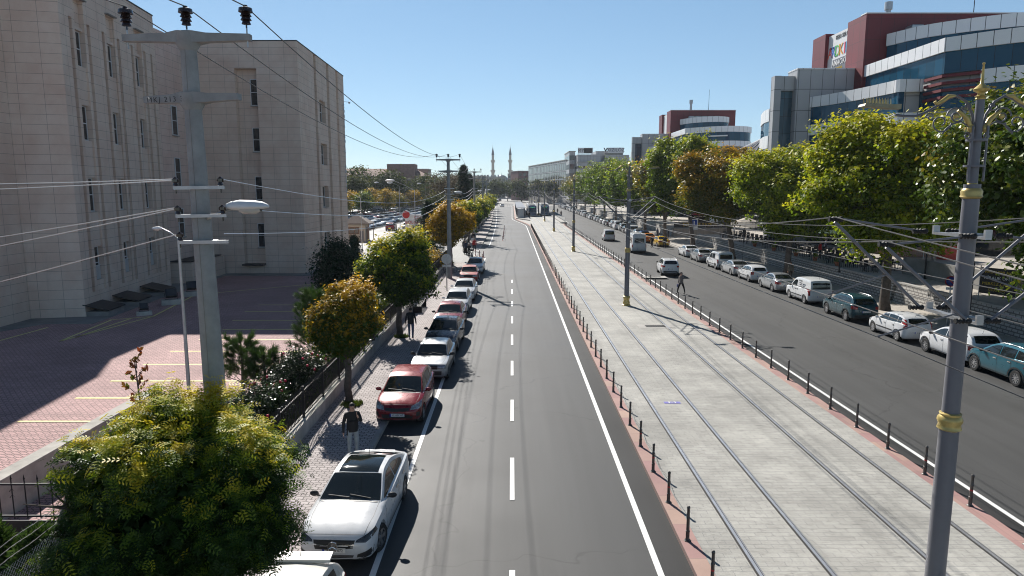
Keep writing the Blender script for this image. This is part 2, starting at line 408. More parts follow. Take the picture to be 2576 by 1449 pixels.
L_rose = leafmat('rose_leaf', [(0, (.012,.022,.010)), (.6, (.025,.045,.018)), (1, (.05,.08,.03))], rough=.3)
L_far = leafmat('leaf_far', [(0, (.035,.055,.018)), (.5, (.07,.095,.025)), (1, (.15,.15,.03))], rough=.75)
L_bare = leafmat('bare_twigs', [(0, (.07,.055,.042)), (1, (.13,.105,.08))], rough=.8)
L_grass = leafmat('grass_blade', [(0, (.04,.075,.015)), (1, (.12,.16,.03))])

def textmesh(txt, size, mat_, parent=None, loc=(0,0,0), rot=(0,0,0), name='lettering', ext=.01, align='CENTER', sx=1.0, spacing=1.0):
    cu = bpy.data.curves.new('t', 'FONT'); cu.body = txt; cu.size = size; cu.extrude = ext; cu.align_x = align; cu.align_y = 'CENTER'; cu.resolution_u = 2
    cu.space_character = spacing
    ob = bpy.data.objects.new('t', cu); COL.objects.link(ob)
    dg = bpy.context.evaluated_depsgraph_get(); me = bpy.data.meshes.new_from_object(ob.evaluated_get(dg))
    bpy.data.objects.remove(ob); bpy.data.curves.remove(cu)
    me.name = name; me.materials.clear(); me.materials.append(mat_)
    o = bpy.data.objects.new(name, me); COL.objects.link(o)
    if parent is not None: o.parent = parent
    o.location = loc; o.rotation_euler = rot; o.scale = (sx, 1, 1)
    return o
def strip(name, rows, z, m, label=None, thick=0.0, kind='structure', tagd=True, uvs=False):
    """rows: (y, x_left, x_right) flat sheet"""
    b = MB()
    vs = []
    for y, a, c in rows: vs += [(a, y, z), (c, y, z)]
    fs = [(2*i, 2*i+1, 2*i+3, 2*i+2) for i in range(len(rows)-1)]
    b.add(vs, fs)
    if thick:
        n = len(vs); vs2 = [(x, y, z-thick) for x, y, _ in vs]
        k = len(rows)
        loop = [2*i for i in range(k)] + [2*i+1 for i in range(k-1, -1, -1)]
        base = len(b.v); b.v.extend(vs2)
        for i in range(len(loop)):
            a_, c_ = loop[i], loop[(i+1) % len(loop)]
            b.f.append([a_, c_, base+c_, base+a_]); b.m.append(0)
    return b.build(name, m, kind=kind, label=label)
# ================================================================== SETTING: ground, roads, pavements
M_patch = asphalt('asphalt_repair', (.05,.05,.05), rough=.64)
def bend(y): return -4.0*max(0.0, (y-120)/200.0)**1.4 if y > 120 else 0.0
YS = [-40, 0, 20, 40, 60, 80, 100, 120] + list(range(130, 345, 10))
g = MB(); g.box(-3500, 3500, -200, 6000, -3, -.03); g.build('ground', M_ground, kind='structure')
def platx(y):
    """left kerb of the tram platform"""
    if y < 152: return 4.0
    if y > 196: return .75
    t = (y-152)/44.0; t = t*t*(3-2*t); return 4.0 - 3.25*t
def platr(y):
    if y < 158: return 12.25
    if y > 172: return 13.4
    return 12.25+1.15*(y-158)/14
strip('road', [(y, -4.48+bend(y), 4.05) for y in YS], 0.0, M_road, label='left carriageway of worn light grey asphalt')
strip('road', [(-40, 12.2, 23.6), (335, 12.2, 23.6)], 0.0, M_road2, label='right carriageway of darker asphalt')
# crossing beyond the stop and the far avenue
c = MB(); c.add([(-90,338,0),(60,338,0),(60,372,0),(-90,372,0)], [(0,1,2,3)]); c.add([(-26,372,0),(16,372,0),(4,1400,0),(-40,1400,0)], [(0,1,2,3)])
c.build('road', M_lotasph, kind='structure', label='far junction and avenue beyond the tram stop')
# new asphalt strips beside the platform
YP = [-40, 0, 50, 100, 140] + list(range(150, 200, 3)) + [230, 335]
strip('asphalt_patch', [(y, platx(y)-.66, platx(y)+.02) for y in YP], .006, M_edge, label='dark fresh asphalt strip along the left platform kerb')
strip('asphalt_patch', [(y, platr(y)-.02, platr(y)+.62) for y in [-40, 60, 158, 172, 335]], .006, M_edge, label='dark fresh asphalt strip along the right platform kerb')
def line(name, rows, label): return strip(name, rows, .012, M_white, label=label)
line('road_marking', [(y, platx(y)-.80, platx(y)-.655) for y in YP], 'solid white edge line beside the tram platform')
line('road_marking', [(y, platr(y)+.60, platr(y)+.74) for y in [-40, 60, 158, 172, 335]], 'solid white edge line at the left of the right carriageway')
line('road_marking', [(-20, -3.12, -2.98), (40, -3.14, -3.0), (83, -3.34, -3.2)], 'solid white parking bay line beside the parked cars')
line('road_marking', [(y, -3.45+bend(y)+(-.2 if y > 200 else 0), -3.31+bend(y)+(-.2 if y > 200 else 0)) for y in range(100, 331, 10)], 'solid white line beyond the driveway')
d = MB()
dash = [(1435,1500),(1152,1258),(1006,1060),(908,945),(842,868),(796,814),(758,771),(728,740),(704,712)]
for a, b_ in dash:
    y1 = G(CX, a)[1]; y0 = G(CX, b_)[1]; d.add([(-.06, y0, .012), (.07, y0, .012), (.07, y1, .012), (-.06, y1, .012)], [(0,1,2,3)])
d.build('lane_marking', M_white, kind='structure', label='dashed white centre line of the left road')
# stop lines and zebra at far junction
z = MB()
for k in range(9): z.add([(-8.3+k*.95, 322, .014), (-7.85+k*.95, 322, .014), (-7.85+k*.95, 327, .014), (-8.3+k*.95, 327, .014)], [(0,1,2,3)])
z.build('crosswalk', M_white, kind='structure', label='zebra stripes at the far end of the left road')

# tram platform: slab, pink kerbs, rails
rows = [(y, platx(y)+.40, platr(y)-.42) for y in YP]
strip('tram_platform', rows, .13, M_plat, label='wide pale grooved concrete tram bed', thick=.16)
strip('kerb', [(y, platx(y), platx(y)+.40) for y in YP], .126, M_pinkkerb, label='pink painted kerb on the left of the tram bed', thick=.13)
strip('kerb', [(y, platr(y)-.42, platr(y)) for y in YP], .126, M_pinkkerb, label='pink painted kerb on the right of the tram bed', thick=.13)
# rails: one thing per track
def track(xs, label, bx=0):
    t = empty('tram_track', (0,0,0), label=label, cat='tram track', group='embedded tram tracks'); t['kind'] = 'structure'
    for x in xs:
        gm = MB(); gm.box(x-.085, x+.085, -30, 335, .1, .134); gm.build('rail_bed', M_groove, t)
        rm = MB(); rm.box(x-.035, x+.035, -30, 335, .1, .142); r = rm.build('rail', M_rail, t)
        rk = MB(); rk.box(x+.058, x+.074, -30, 335, .1, .139); rk.build('guard_lip', M_rail, r)
track([5.38, 6.95], 'left embedded tram track with two steel rails')
track([9.39, 10.98], 'right embedded tram track with two steel rails')
# drainage grates in the platform
def grate(x, y, w, l, label):
    b = MB(); b.box(x-w/2-.5, x+w/2+.5, y-l/2-.4, y+l/2+.4, .1, .136, 0)
    o = b.build('drain_grate', M_conc, label=label, cat='drain grate', group='drain grates in the tram bed')
    g = MB()
    g.box(x-w/2, x+w/2, y-l/2, y+l/2, .12, .14, 0)
    g.build('pit', M_groove, o)
    g = MB()
    for k in range(9): g.box(x-w/2+k*w/9+.01, x-w/2+k*w/9+.05, y-l/2, y+l/2, .12, .146)
    for k in range(4): g.box(x-w/2, x+w/2, y-l/2+k*l/3.2, y-l/2+k*l/3.2+.03, .12, .144)
    g.build('bars', M_black, o)
grate(*G(1648, 826), 1.2, .6, 'dark drain grate between tram tracks beside the near gold-based pole')
grate(*G(1646, 700), 1.2, .6, 'farther dark drain grate between the tram tracks')
# small blue mark sprayed on the slab
x, y = G(1690, 1021)
b = MB(); b.add([(x-.32,y-.12,.138),(x+.32,y-.12,.138),(x+.32,y+.12,.138),(x-.32,y+.12,.138)], [(0,1,2,3)])
pm = b.build('painted_mark', mat('blue_violet_paint', (.16,.15,.45), .7, var=.2), label='small blue mark painted on the tram bed', cat='painted mark')
textmesh('M', .26, M_wink, pm, (x, y, .142), (0,0,0), 'letter', .001, sx=1.7)
# manhole covers on road and platform
for (px, py, rr, lab) in ((1200, 705, .3, 'round manhole cover in left road near the parked cars'), (1265, 690, .3, 'round manhole cover near the centre line')):
    x, y = G(px, py); b = MB(); b.lathe([(.33, -.02), (.33, .008), (.29, .012), (.27, .009), (.02, .011)], (x, y, 0), 20)
    b.build('manhole_cover', M_concdark, label=lab, cat='manhole cover')

# left pavement: kerb, paving; gap for the driveway Y 78..100
def pave(y0, y1, label):
    n = max(2, int((y1-y0)/12)+1); ys = [y0+(y1-y0)*i/(n-1) for i in range(n)]
    strip('pavement', [(y, -7.0+bend(y), -4.66+bend(y)) for y in ys], .13, M_walkpave, label=label, thick=.14)
    strip('kerb', [(y, -4.66+bend(y), -4.48+bend(y)) for y in ys], .138, M_kerb, label='stone kerb of the ' + label, thick=.14)
pave(-20, 77, 'near left pavement of grey interlocking blocks')
pave(103, 320, 'far left pavement beyond the driveway')
strip('driveway', [(77, -30, -4.48), (103, -30, -4.48)], .01, M_lotasph, label='pale asphalt driveway into the court car park')
# red paved court
strip('courtyard', [(-20, -60, -9.6), (67.0, -60, -9.6)], .02, M_redpave, label='red interlocking block parking court')
strip('garden_bed', [(13, -9.6, -7.22), (76, -9.6, -7.22)], .05, M_soil, label='planting strip of bare soil behind the pavement wall')
b = MB(); b.box(-9.72, -9.6, 13, 76, -.02, .16); b.build('kerb', M_kerb, kind='structure', label='low stone edging between court and planting strip')
# concrete apron at the foot of buildings
b = MB(); b.prism([(-60,40.1),(-60,38.2),(-31.0,38.2),(-29.2,42.0),(-26.3,42.0),(-26.3,43),(-27.8,60),(-27.8,65.9),(-18.9,65.9),(-19.3,90),(-21,90),(-21,68),(-32,68),(-32,40.1)], -.02, .06)
b.build('apron', M_concdark, kind='structure', label='grey screed apron at the foot of the stone buildings')
# yellow bay marks
ym = MB()
def yl(p, q, w=.15):
    p = Vector((*p, .032)); q = Vector((*q, .032)); dd = (q-p).normalized(); nn = Vector((-dd.y, dd.x, 0))*w/2
    ym.add([p-nn, q-nn, q+nn, p+nn], [(0,1,2,3)])
for py, px0, px1 in ((1062, 45, 330), (1003, 190, 470), (960, 278, 560), (918, 360, 600), (885, 428, 640), (856, 500, 700), (830, 560, 705), (807, 585, 712), (785, 615, 725), (768, 650, 735)):
    p = G(px0, py); q = G(px1, py); yl(p, (min(q[0]+3.0, -9.9), p[1]))
yl(G(0, 858), G(120, 825)); yl(G(150, 848+12), G(385, 797)); yl(G(385, 797), G(492, 742)); yl(G(275, 806), G(385, 797)); yl(G(150, 860), G(280, 806)); yl(G(190, 850), G(330, 802)); yl(G(492, 742), (-14, 63))
ym.build('parking_marking', M_yellow, kind='structure', label='faded yellow bay lines on the red court')
# parking area behind the stone buildings
strip('car_park', [(86, -120, -7.0), (330, -120, -13)], .008, M_lotasph, label='pale asphalt car park behind the court buildings')
# right side: kerb, pavement, plaza
strip('pavement', [(-40, 23.8, 28.2), (335, 23.8, 28.2)], .13, M_plaza, label='right pavement below the retaining wall', thick=.14)
strip('kerb', [(-40, 23.6, 23.8), (335, 23.6, 23.8)], .138, M_kerb, label='stone kerb of the right pavement', thick=.14)
pz = MB(); pz.box(28.7, 46, 20, 105.0, .0, 1.45); pz.box(46, 110, -40, 330, .0, 1.445); pz.box(28.7, 46, 121.0, 330, .0, 1.45); pz.box(37.5, 46, 105.0, 121.0, .0, 1.45); pz.box(32.4, 46, 44.0, 56, 1.3, 2.8)
pz.build('plaza', M_plaza, kind='structure', label='raised beige plaza in front of the shopping centre')
strip('ramp', [(105, 28.2, 37.5), (121, 28.2, 37.5)], .16, M_plaza, label='pale paved access between the retaining walls')

# faint repair patches in the left carriageway
for (px, py, w_, l_, lab) in ((1225, 702, 1.6, 3.4, 'faint rectangular asphalt repair in the left road near the parked row'),):
    x, y = G(px, py); b = MB(); b.add([(x-w_/2,y-l_/2,.004),(x+w_/2,y-l_/2,.004),(x+w_/2,y+l_/2,.004),(x-w_/2,y+l_/2,.004)], [(0,1,2,3)])
    b.build('asphalt_patch', M_patch, kind='structure', label=lab)
# ================================================================== BUILDINGS
def relief(O, U, N, ub, vb, depth, mi=None):
    """wall with recesses. O origin, U along, N outward, Z up; ub, vb break lists; depth[i][j]"""
    b = MB(); O = Vector(O); U = Vector(U).normalized(); N = Vector(N).normalized(); Z = Vector((0,0,1))
    nu, nv = len(ub)-1, len(vb)-1
    P = lambda u, v, d: O + U*u + Z*v - N*d
    for i in range(nu):
        for j in range(nv):
            d = depth(i, j)
            u0, u1, v0, v1 = ub[i], ub[i+1], vb[j], vb[j+1]
            b.add([P(u0,v0,d), P(u1,v0,d), P(u1,v1,d), P(u0,v1,d)], [(0,1,2,3)], 0)
            if i+1 < nu:
                d2 = depth(i+1, j)
                if d2 != d: b.add([P(u1,v0,d), P(u1,v0,d2), P(u1,v1,d2), P(u1,v1,d)], [(0,1,2,3)], 0)
            if j+1 < nv:
                d2 = depth(i, j+1)
                if d2 != d: b.add([P(u0,v1,d), P(u1,v1,d), P(u1,v1,d2), P(u0,v1,d2)], [(0,1,2,3)], 0)
    return b
def window(parent, O, U, N, u0, u1, v0, v1, d, nm='window', mull=1, bars=False, fr=M_signwhite, dk=M_dglass):
    """frame with pane as sub-part, set at depth d behind the wall face"""
    O = Vector(O); U = Vector(U).normalized(); N = Vector(N).normalized()
    Mx = Matrix(((U.x, N.x, 0, 0), (U.y, N.y, 0, 0), (0, 0, 1, 0), (0, 0, 0, 1))); Mx.translation = O
    b = MB(); t = .06
    def bx(a0, a1, c0, c1, n0, n1): b.box(a0, a1, n0, n1, c0, c1, 0, Mx)
    bx(u0, u1, v0, v0+t, -d+.003, -d+.09); bx(u0, u1, v1-t, v1, -d+.003, -d+.09); bx(u0, u0+t, v0+t, v1-t, -d+.003, -d+.085); bx(u1-t, u1, v0+t, v1-t, -d+.003, -d+.085)
    m_ = (v0+v1)/2; bx(u0+t, u1-t, m_-.03, m_+.03, -d+.003, -d+.08)
    for k in range(1, mull+1 if mull > 1 else 1):
        q = u0+(u1-u0)*k/(mull); 
        if k < mull: bx(q-.025, q+.025, v0+t, v1-t, -d+.003, -d+.075)
    f = b.build(nm, fr, parent)
    p = MB(); p.box(u0+t, u1-t, -d+.01, -d+.04, v0+t, v1-t, 0, Mx); p.build('pane', dk, f)
    if bars:
        g = MB()
        for k in range(7): 
            q = u0+.1+(u1-u0-.2)*k/6; g.box(q-.012, q+.012, -d+.1, -d+.16, v0, v0+.95, 0, Mx)
        g.box(u0, u1, -d+.1, -d+.16, v0+.93, v0+.97, 0, Mx); g.build('bars', M_wink, f)
    s = MB(); s.box(u0-.06, u1+.06, -d+.001, -d+.2, v0-.09, v0-.002, 0, Mx); s.build('sill', M_conc, f)

# ---- first stone building (nearest, left)
B1 = empty('stone_office_building', (-29.6, 52, 0), label='nearest tall beige stone clad court building at the left edge, rows of deep narrow windows', cat='building')
def local(par, o):
    o.parent = par; o.matrix_parent_inverse = Matrix.Translation(-par.location); return o
HB = 22.5
PA = Vector((-31.2, 39.2, 0)); PBb = Vector((-31.2, 43.6, 0)); PC = Vector((-28.1, 44.3, 0)); PD = Vector((-29.7, 59.0, 0))
Uf = (PD-PC).normalized(); Nf = Vector((Uf.y, -Uf.x, 0)); Lf = (PD-PC).length
cols = []
for px in (252, 324, 387):
    # column centre along the facade where the pixel ray meets the wall line
    k = (px-CX)/FPX; best = min(((abs((PC+Uf*u/10).x - k*ZOF((PC+Uf*u/10).y, 3)), u/10) for u in range(0, int(Lf*10))))
    cols.append(best[1])
ub = {0.0, Lf}; kindu = []
for c in cols:
    kindu += [(c-.62, c+.62, 'w'), (c-1.35, c-.95, 'g'), (c+.95, c+1.35, 'g')]
kindu.append((cols[-1]+2.3, cols[-1]+2.65, 'g'))
for a, b_, _ in kindu: ub |= {max(.02, a), min(Lf-.02, b_)}
ub = sorted(ub)
wrows = [(2.2, 4.5), (6.85, 9.15), (11.6, 13.9), (16.4, 18.7)]
vb = sorted({0.0, 1.5, 18.9, 19.3, 20.6, HB} | {v for r in wrows for v in r})
def dep(i, j):
    u = (ub[i]+ub[i+1])/2; v = (vb[j]+vb[j+1])/2
    for a, b_, k in kindu:
        if a <= u <= b_:
            if k == 'g': return .58 if 1.5 < v < 19.3 else 0.0
            for r0, r1 in wrows:
                if r0 < v < r1: return .42
            if 18.9 < v < 20.6: return .3
            return .12 if v > 1.5 and v < 19.3 else 0.0
    return 0.0
w1 = relief(PC, Uf, Nf, ub, vb, dep)
# other faces of the block
def quadwall(b, p, q, h=HB): b.add([(p[0],p[1],0),(q[0],q[1],0),(q[0],q[1],h),(p[0],p[1],h)], [(0,1,2,3)])
quadwall(w1, (-60, 39.2), (-31.2, 39.2)); quadwall(w1, (-31.2, 39.2), (-31.2, 43.6)); quadwall(w1, (-31.2, 43.6), PC); quadwall(w1, PD, (-36, 59.0))
w1.add([(-60,39.2,HB),(-31.2,39.2,HB),(-31.2,43.6,HB),(PC.x,PC.y,HB),(PD.x,PD.y,HB),(-60,59,HB)], [(0,1,2,3,4,5)])
quadwall(w1, (-36, 59.0), (-60, 59.0)); quadwall(w1, (-60, 59.0), (-60, 39.2))
local(B1, w1.build('wall', M_stone))
cp = MB()
def cap(p, q, w=.22, h=HB):
    p = Vector((p[0],p[1],0)); q = Vector((q[0],q[1],0)); d_ = (q-p).normalized(); n_ = Vector((d_.y,-d_.x,0))
    cp.add([p+n_*.05+Vector((0,0,h-.0)), q+n_*.05+Vector((0,0,h)), q-n_*w+Vector((0,0,h)), p-n_*w+Vector((0,0,h)), p+n_*.05+Vector((0,0,h+.09)), q+n_*.05+Vector((0,0,h+.09)), q-n_*w+Vector((0,0,h+.09)), p-n_*w+Vector((0,0,h+.09))], [(4,5,6,7),(0,1,5,4),(1,2,6,5),(2,3,7,6),(3,0,4,7)])
cap((-60,39.2),(-31.2,39.2)); cap((-31.2,39.2),(-31.2,43.6)); cap((-31.2,43.6),PC); cap(PC,PD); local(B1, cp.build('coping', M_black))
hd = MB()
for c in cols: hd = MB(); hd.cbox(tuple(PC+Uf*c+Vector((0,0,20.66))), (1.4, .5, .07), 0, math.atan2(Uf.y, Uf.x)); local(B1, hd.build('niche_hood', M_concdark))

for ci, c in enumerate(cols):
    for ri, (r0, r1) in enumerate(wrows):
        e = len(bpy.data.objects)
        tmp = empty('tmp'); window(tmp, PC, Uf, Nf, c-.57, c+.57, r0+.02, r1-.02, .40, bars=(ri == 0))
        for o in list(tmp.children): local(B1, o)
        bpy.data.objects.remove(tmp)
# hatch covers at the foot
for (px, py, lab) in ((267, 790, 'black slanted hatch cover nearest the building corner'), (340, 766, 'middle one of the black slanted hatch covers'), (403, 742, 'farthest black slanted hatch cover by the stone wall')):
    x, y = G(px, py); x += -.2
    r = empty('hatch', (x, y, 0), math.atan2(Uf.y, Uf.x)-math.pi/2, lab, 'hatch', 'slanted basement hatches along the stone wall')
    b = MB(); b.box(-.9, .9, -1.1, 1.1, .0, .35); b.build('curb', M_concdark, r)
    b = MB(); b.add([(-.95,-1.2,.85),(.95,-1.2,.40),(.95,1.2,.40),(-.95,1.2,.85),(-.95,-1.2,.92),(.95,-1.2,.47),(.95,1.2,.47),(-.95,1.2,.92)], [(3,2,1,0),(4,5,6,7),(0,1,5,4),(1,2,6,5),(2,3,7,6),(3,0,4,7)])
    b.build('lid', M_hatch, r)
    for s_ in (-1.05, 1.05): b = MB(); b.cyl((-.85, s_, .33), (-.85, s_, .84), .03); b.build('strut', M_black, r)
# ---- second stone building
HB2 = 22.3
B2 = empty('stone_office_building', (-24, 76, 0), label='second beige stone court building further back, with one tall window niche and vertical white lettering', cat='building')
Q0 = Vector((-32.5, 67.6, 0)); Q1 = Vector((-20.5, 67.6, 0)); Q2 = Vector((-21.1, 88.2, 0))
def upx(O, U, px, h, n=400):
    L_ = 30.0; k = (px-CX)/FPX
    return min(((abs((O+U*(L_*u/n)).x - k*ZOF((O+U*(L_*u/n)).y, h)), L_*u/n) for u in range(n)))[1]
U2 = Vector((1,0,0)); N2 = Vector((0,-1,0))
a0 = upx(Q0, U2, 604, 10); a1 = upx(Q0, U2, 658, 10); wa = upx(Q0, U2, 634, 10); wb_ = upx(Q0, U2, 650, 10)
ub2 = [0, a0, a1, 12.0]; wr2 = [(2.6, 5.0), (7.3, 9.6), (12.0, 14.3), (16.4, 18.9)]
vb2 = sorted([0, 1.0, 19.8, HB2])
w2 = relief(Q0, U2, N2, ub2, vb2, lambda i, j: .75 if i == 1 and j == 1 else 0)
U3 = (Q2-Q1).normalized(); N3 = Vector((U3.y, -U3.x, 0)); L3 = (Q2-Q1).length
gs = [upx(Q1, U3, p, 12, 1200) for p in (797, 803, 828, 834, 851, 856)]
gs = sorted(max(.1, min(L3-.1, g_)) for g_ in gs)
wy0 = upx(Q1, U3, 808, 12, 1200); wy1 = upx(Q1, U3, 823, 12, 1200)
ub3 = sorted(set([0] + [round(x, 2) for x in (gs[0], gs[1], wy0, wy1, gs[2], gs[3], gs[4], gs[5])] + [L3]))
wr3 = [(1.0, 3.6), (6.3, 8.7), (11.0, 13.3), (15.6, 17.9)]
vb3 = sorted({0, HB2} | {v for r in wr3 for v in r})
def dep3(i, j):
    u = (ub3[i]+ub3[i+1])/2; v = (vb3[j]+vb3[j+1])/2
    if gs[0] < u < gs[1] or gs[2] < u < gs[3]: return .9
    if gs[4] < u < gs[5] and 0 < v: return .25
    if wy0 < u < wy1:
        for r0, r1 in wr3:
            if r0 < v < r1: return .5
    return 0
w3 = relief(Q1, U3, N3, ub3, vb3, dep3)
w2.add([tuple(v) for v in w3.v], w3.f)
def qw2(p, q): w2.add([(p[0],p[1],0),(q[0],q[1],0),(q[0],q[1],HB2),(p[0],p[1],HB2)], [(0,1,2,3)])
qw2(Q2, (-60, 88.2)); qw2((-60,88.2), (-60,67.6)); qw2((-60, 67.6), Q0)
w2.add([(-60,67.6,HB2),(Q1.x,Q1.y,HB2),(Q2.x,Q2.y,HB2),(-60,88.2,HB2)], [(0,1,2,3)])
local(B2, w2.build('wall', M_stone))
cp = MB(); cap((-60,67.6),(Q1.x,67.6), h=HB2); cap(Q1, Q2, h=HB2); local(B2, cp.build('coping', M_black))
tmp = empty('tmp')
for r0, r1 in wr2: window(tmp, Q0, U2, N2, wa, wb_+.1, r0, r1, .74)
for r0, r1 in wr3[1:]: window(tmp, Q1, U3, N3, wy0+.1, wy1-.1, r0+.05, r1-.05, .49, mull=3)
for o in list(tmp.children): local(B2, o)
bpy.data.objects.remove(tmp)
window_door = MB(); dm = Matrix(((U3.x,N3.x,0,0),(U3.y,N3.y,0,0),(0,0,1,0),(0,0,0,1))); dm.translation = Q1
for k in range(4): window_door.box(wy0+.15+k*(wy1-wy0-.3)/3-.04, wy0+.15+k*(wy1-wy0-.3)/3+.04, -.48, -.38, 1.0, 3.55, 0, dm)
window_door.box(wy0+.1, wy1-.1, -.48, -.40, 3.5, 3.58, 0, dm); window_door.box(wy0+.1, wy1-.1, -.48, -.40, 2.3, 2.36, 0, dm)
dd = window_door.build('door', M_signwhite); local(B2, dd)
p = MB(); p.box(wy0+.1, wy1-.1, -.49, -.45, 1.0, 3.55, 0, dm); local(B2, p.build('door_glass', M_dglass))
b = MB(); b.box(a0, a1, -.2, .8, .9, 1.05, 0, Matrix(((1,0,0,Q0.x),(0,-1,0,Q0.y),(0,0,1,0),(0,0,0,1))))
local(B2, b.build('hatch_lid', M_hatch))
# vertical lettering on the street side of the far end
for k, ch in enumerate('KONYA BÖLGE ADLİYE'):
    if ch == ' ': continue
    z_ = 18.6 - k*.62
    pp = Q1 + U3*(L3-.55) + N3*.07
    o = textmesh(ch, .62, M_signwhite, None, (pp.x, pp.y, z_), (math.pi/2, 0, math.atan2(U3.y, U3.x)), 'letter', .05); local(B2, o)
# cameras on wall
for (u, h_) in ((L3-.2, 19.2),):
    pp = Q1 + U3*u + N3*.3
    b = MB(); b.cyl((pp.x-.3, pp.y, h_), (pp.x+.35, pp.y, h_-.05), .03); b.sphere((pp.x+.4, pp.y, h_-.12), .14); local(B2, b.build('security_camera', M_signwhite))
# ---- recessed link wing between them
B3 = empty('link_wing', (-34, 63, 0), label='recessed stone link wing between the two court buildings, pinkish stained wall', cat='building')
w = MB(); w.box(-60, -30.6, 59.8, 67.4, 0, 22.0); local(B3, w.build('wall', brickmat('stained_travertine', (.70,.53,.46), (.66,.50,.43), (.33,.25,.21), 1.45, .62, 0, .012, rough=.8, noise=.35, nscale=.6, bump=.3, dirt=.4)))
tmp = empty('tmp')
for r0, r1 in ((4.0, 6.6), (8.6, 11.2), (13.2, 15.8)): window(tmp, (-30.6, 59.8, 0), (0,1,0), (1,0,0), 3.0, 4.0, r0, r1, -.02)
for o in list(tmp.children): local(B3, o)
bpy.data.objects.remove(tmp)
b = MB(); b.box(-30.6, -28.4, 60.2, 67.2, 0, 1.9); local(B3, b.build('areaway_wall', M_stone))
b = MB(); b.box(-30.55, -28.6, 60.4, 67.0, 1.92, 2.0); local(B3, b.build('areaway_lid', M_hatch))
# floodlights on concrete blocks
for (px, py, s_, lab) in ((363, 793, .8, 'small floodlight on a grey block nearest the hatch covers'), (432, 766, 1.15, 'larger black floodlight on a white concrete block'), (484, 745, 1.15, 'floodlight on a block partly behind the thin steel lamp post')):
    x, y = G(px, py); r = empty('floodlight', (x, y, .02), .5, lab, 'floodlight', 'floodlights on concrete blocks in the court')
    b = MB(); b.bevbox(-.6*s_, .6*s_, -.35*s_, .35*s_, 0, .32*s_, .05); b.build('concrete_block', M_concwall, r)
    b = MB(); T = Matrix.Translation((0,0,.72*s_)) @ Matrix.Rotation(R(-35), 4, 'X')
    b.box(-.32*s_, .32*s_, -.12*s_, .12*s_, -.27*s_, .27*s_, 0, T)
    for k in range(6): b.box(-.3*s_+k*.11*s_, -.28*s_+k*.11*s_, .12*s_, .2*s_, -.24*s_, .24*s_, 0, T)
    b.tube([(-.36*s_,0,.72*s_),(-.36*s_,0,.33*s_),(.36*s_,0,.33*s_),(.36*s_,0,.72*s_)], .02)
    h_ = b.build('lamp_housing', M_black, r)
    b = MB(); b.box(-.28*s_, .28*s_, -.125*s_, -.122*s_, -.23*s_, .23*s_, 0, T); b.build('lens', M_dglass, h_)

# ================================================================== SHOPPING CENTRE (two matching blocks)
def arc(pts, n=6):
    """Catmull-Rom through points"""
    out = []; P = [Vector(p) for p in pts]; P = [2*P[0]-P[1]] + P + [2*P[-1]-P[-2]]
    for i in range(1, len(P)-2):
        for k in range(n):
            t = k/n; a, b_, c_, d_ = P[i-1], P[i], P[i+1], P[i+2]
            out.append(.5*((2*b_) + (-a+c_)*t + (2*a-5*b_+4*c_-d_)*t*t + (-a+3*b_-3*c_+d_)*t**3))
    out.append(P[-2]); return [(p.x, p.y) for p in out]
def band(poly, z0, z1, off=0.0, close=None):
    """vertical ribbon along plan polyline, uv = arc length, with top cap"""
    b = MB(); n = len(poly); L_ = [0.0]
    for i in range(1, n): L_.append(L_[-1] + math.hypot(poly[i][0]-poly[i-1][0], poly[i][1]-poly[i-1][1]))
    pts = []
    for i in range(n):
        p0 = Vector(poly[max(0, i-1)]); p1 = Vector(poly[min(n-1, i+1)]); d_ = (p1-p0).normalized(); nn = Vector((d_.y, -d_.x))
        q = Vector(poly[i]) + nn*off; pts.append((q.x, q.y))
    for i in range(n-1):
        b.add([(*pts[i], z0), (*pts[i+1], z0), (*pts[i+1], z1), (*pts[i], z1)], [(0,1,2,3)], 0, [(L_[i], z0), (L_[i+1], z0), (L_[i+1], z1), (L_[i], z1)])
    # soffit and top ledge
    ins = []
    for i in range(n):
        p0 = Vector(poly[max(0, i-1)]); p1 = Vector(poly[min(n-1, i+1)]); d_ = (p1-p0).normalized(); nn = Vector((d_.y, -d_.x))
        q = Vector(poly[i]) - nn*.6; ins.append((q.x, q.y))
    for i in range(n-1):
        b.add([(*pts[i], z1), (*pts[i+1], z1), (*ins[i+1], z1), (*ins[i], z1)], [(0,1,2,3)], 0, [(.3,.3)]*4)
        b.add([(*pts[i], z0), (*pts[i+1], z0), (*ins[i+1], z0), (*ins[i], z0)], [(3,2,1,0)], 0, [(.3,.3)]*4)
    b.add([(*pts[0], z0), (*pts[0], z1), (*ins[0], z1), (*ins[0], z0)], [(0,1,2,3)], 0, [(.3,.3)]*4)
    b.add([(*pts[-1], z0), (*pts[-1], z1), (*ins[-1], z1), (*ins[-1], z0)], [(3,2,1,0)], 0, [(.3,.3)]*4)
    return b
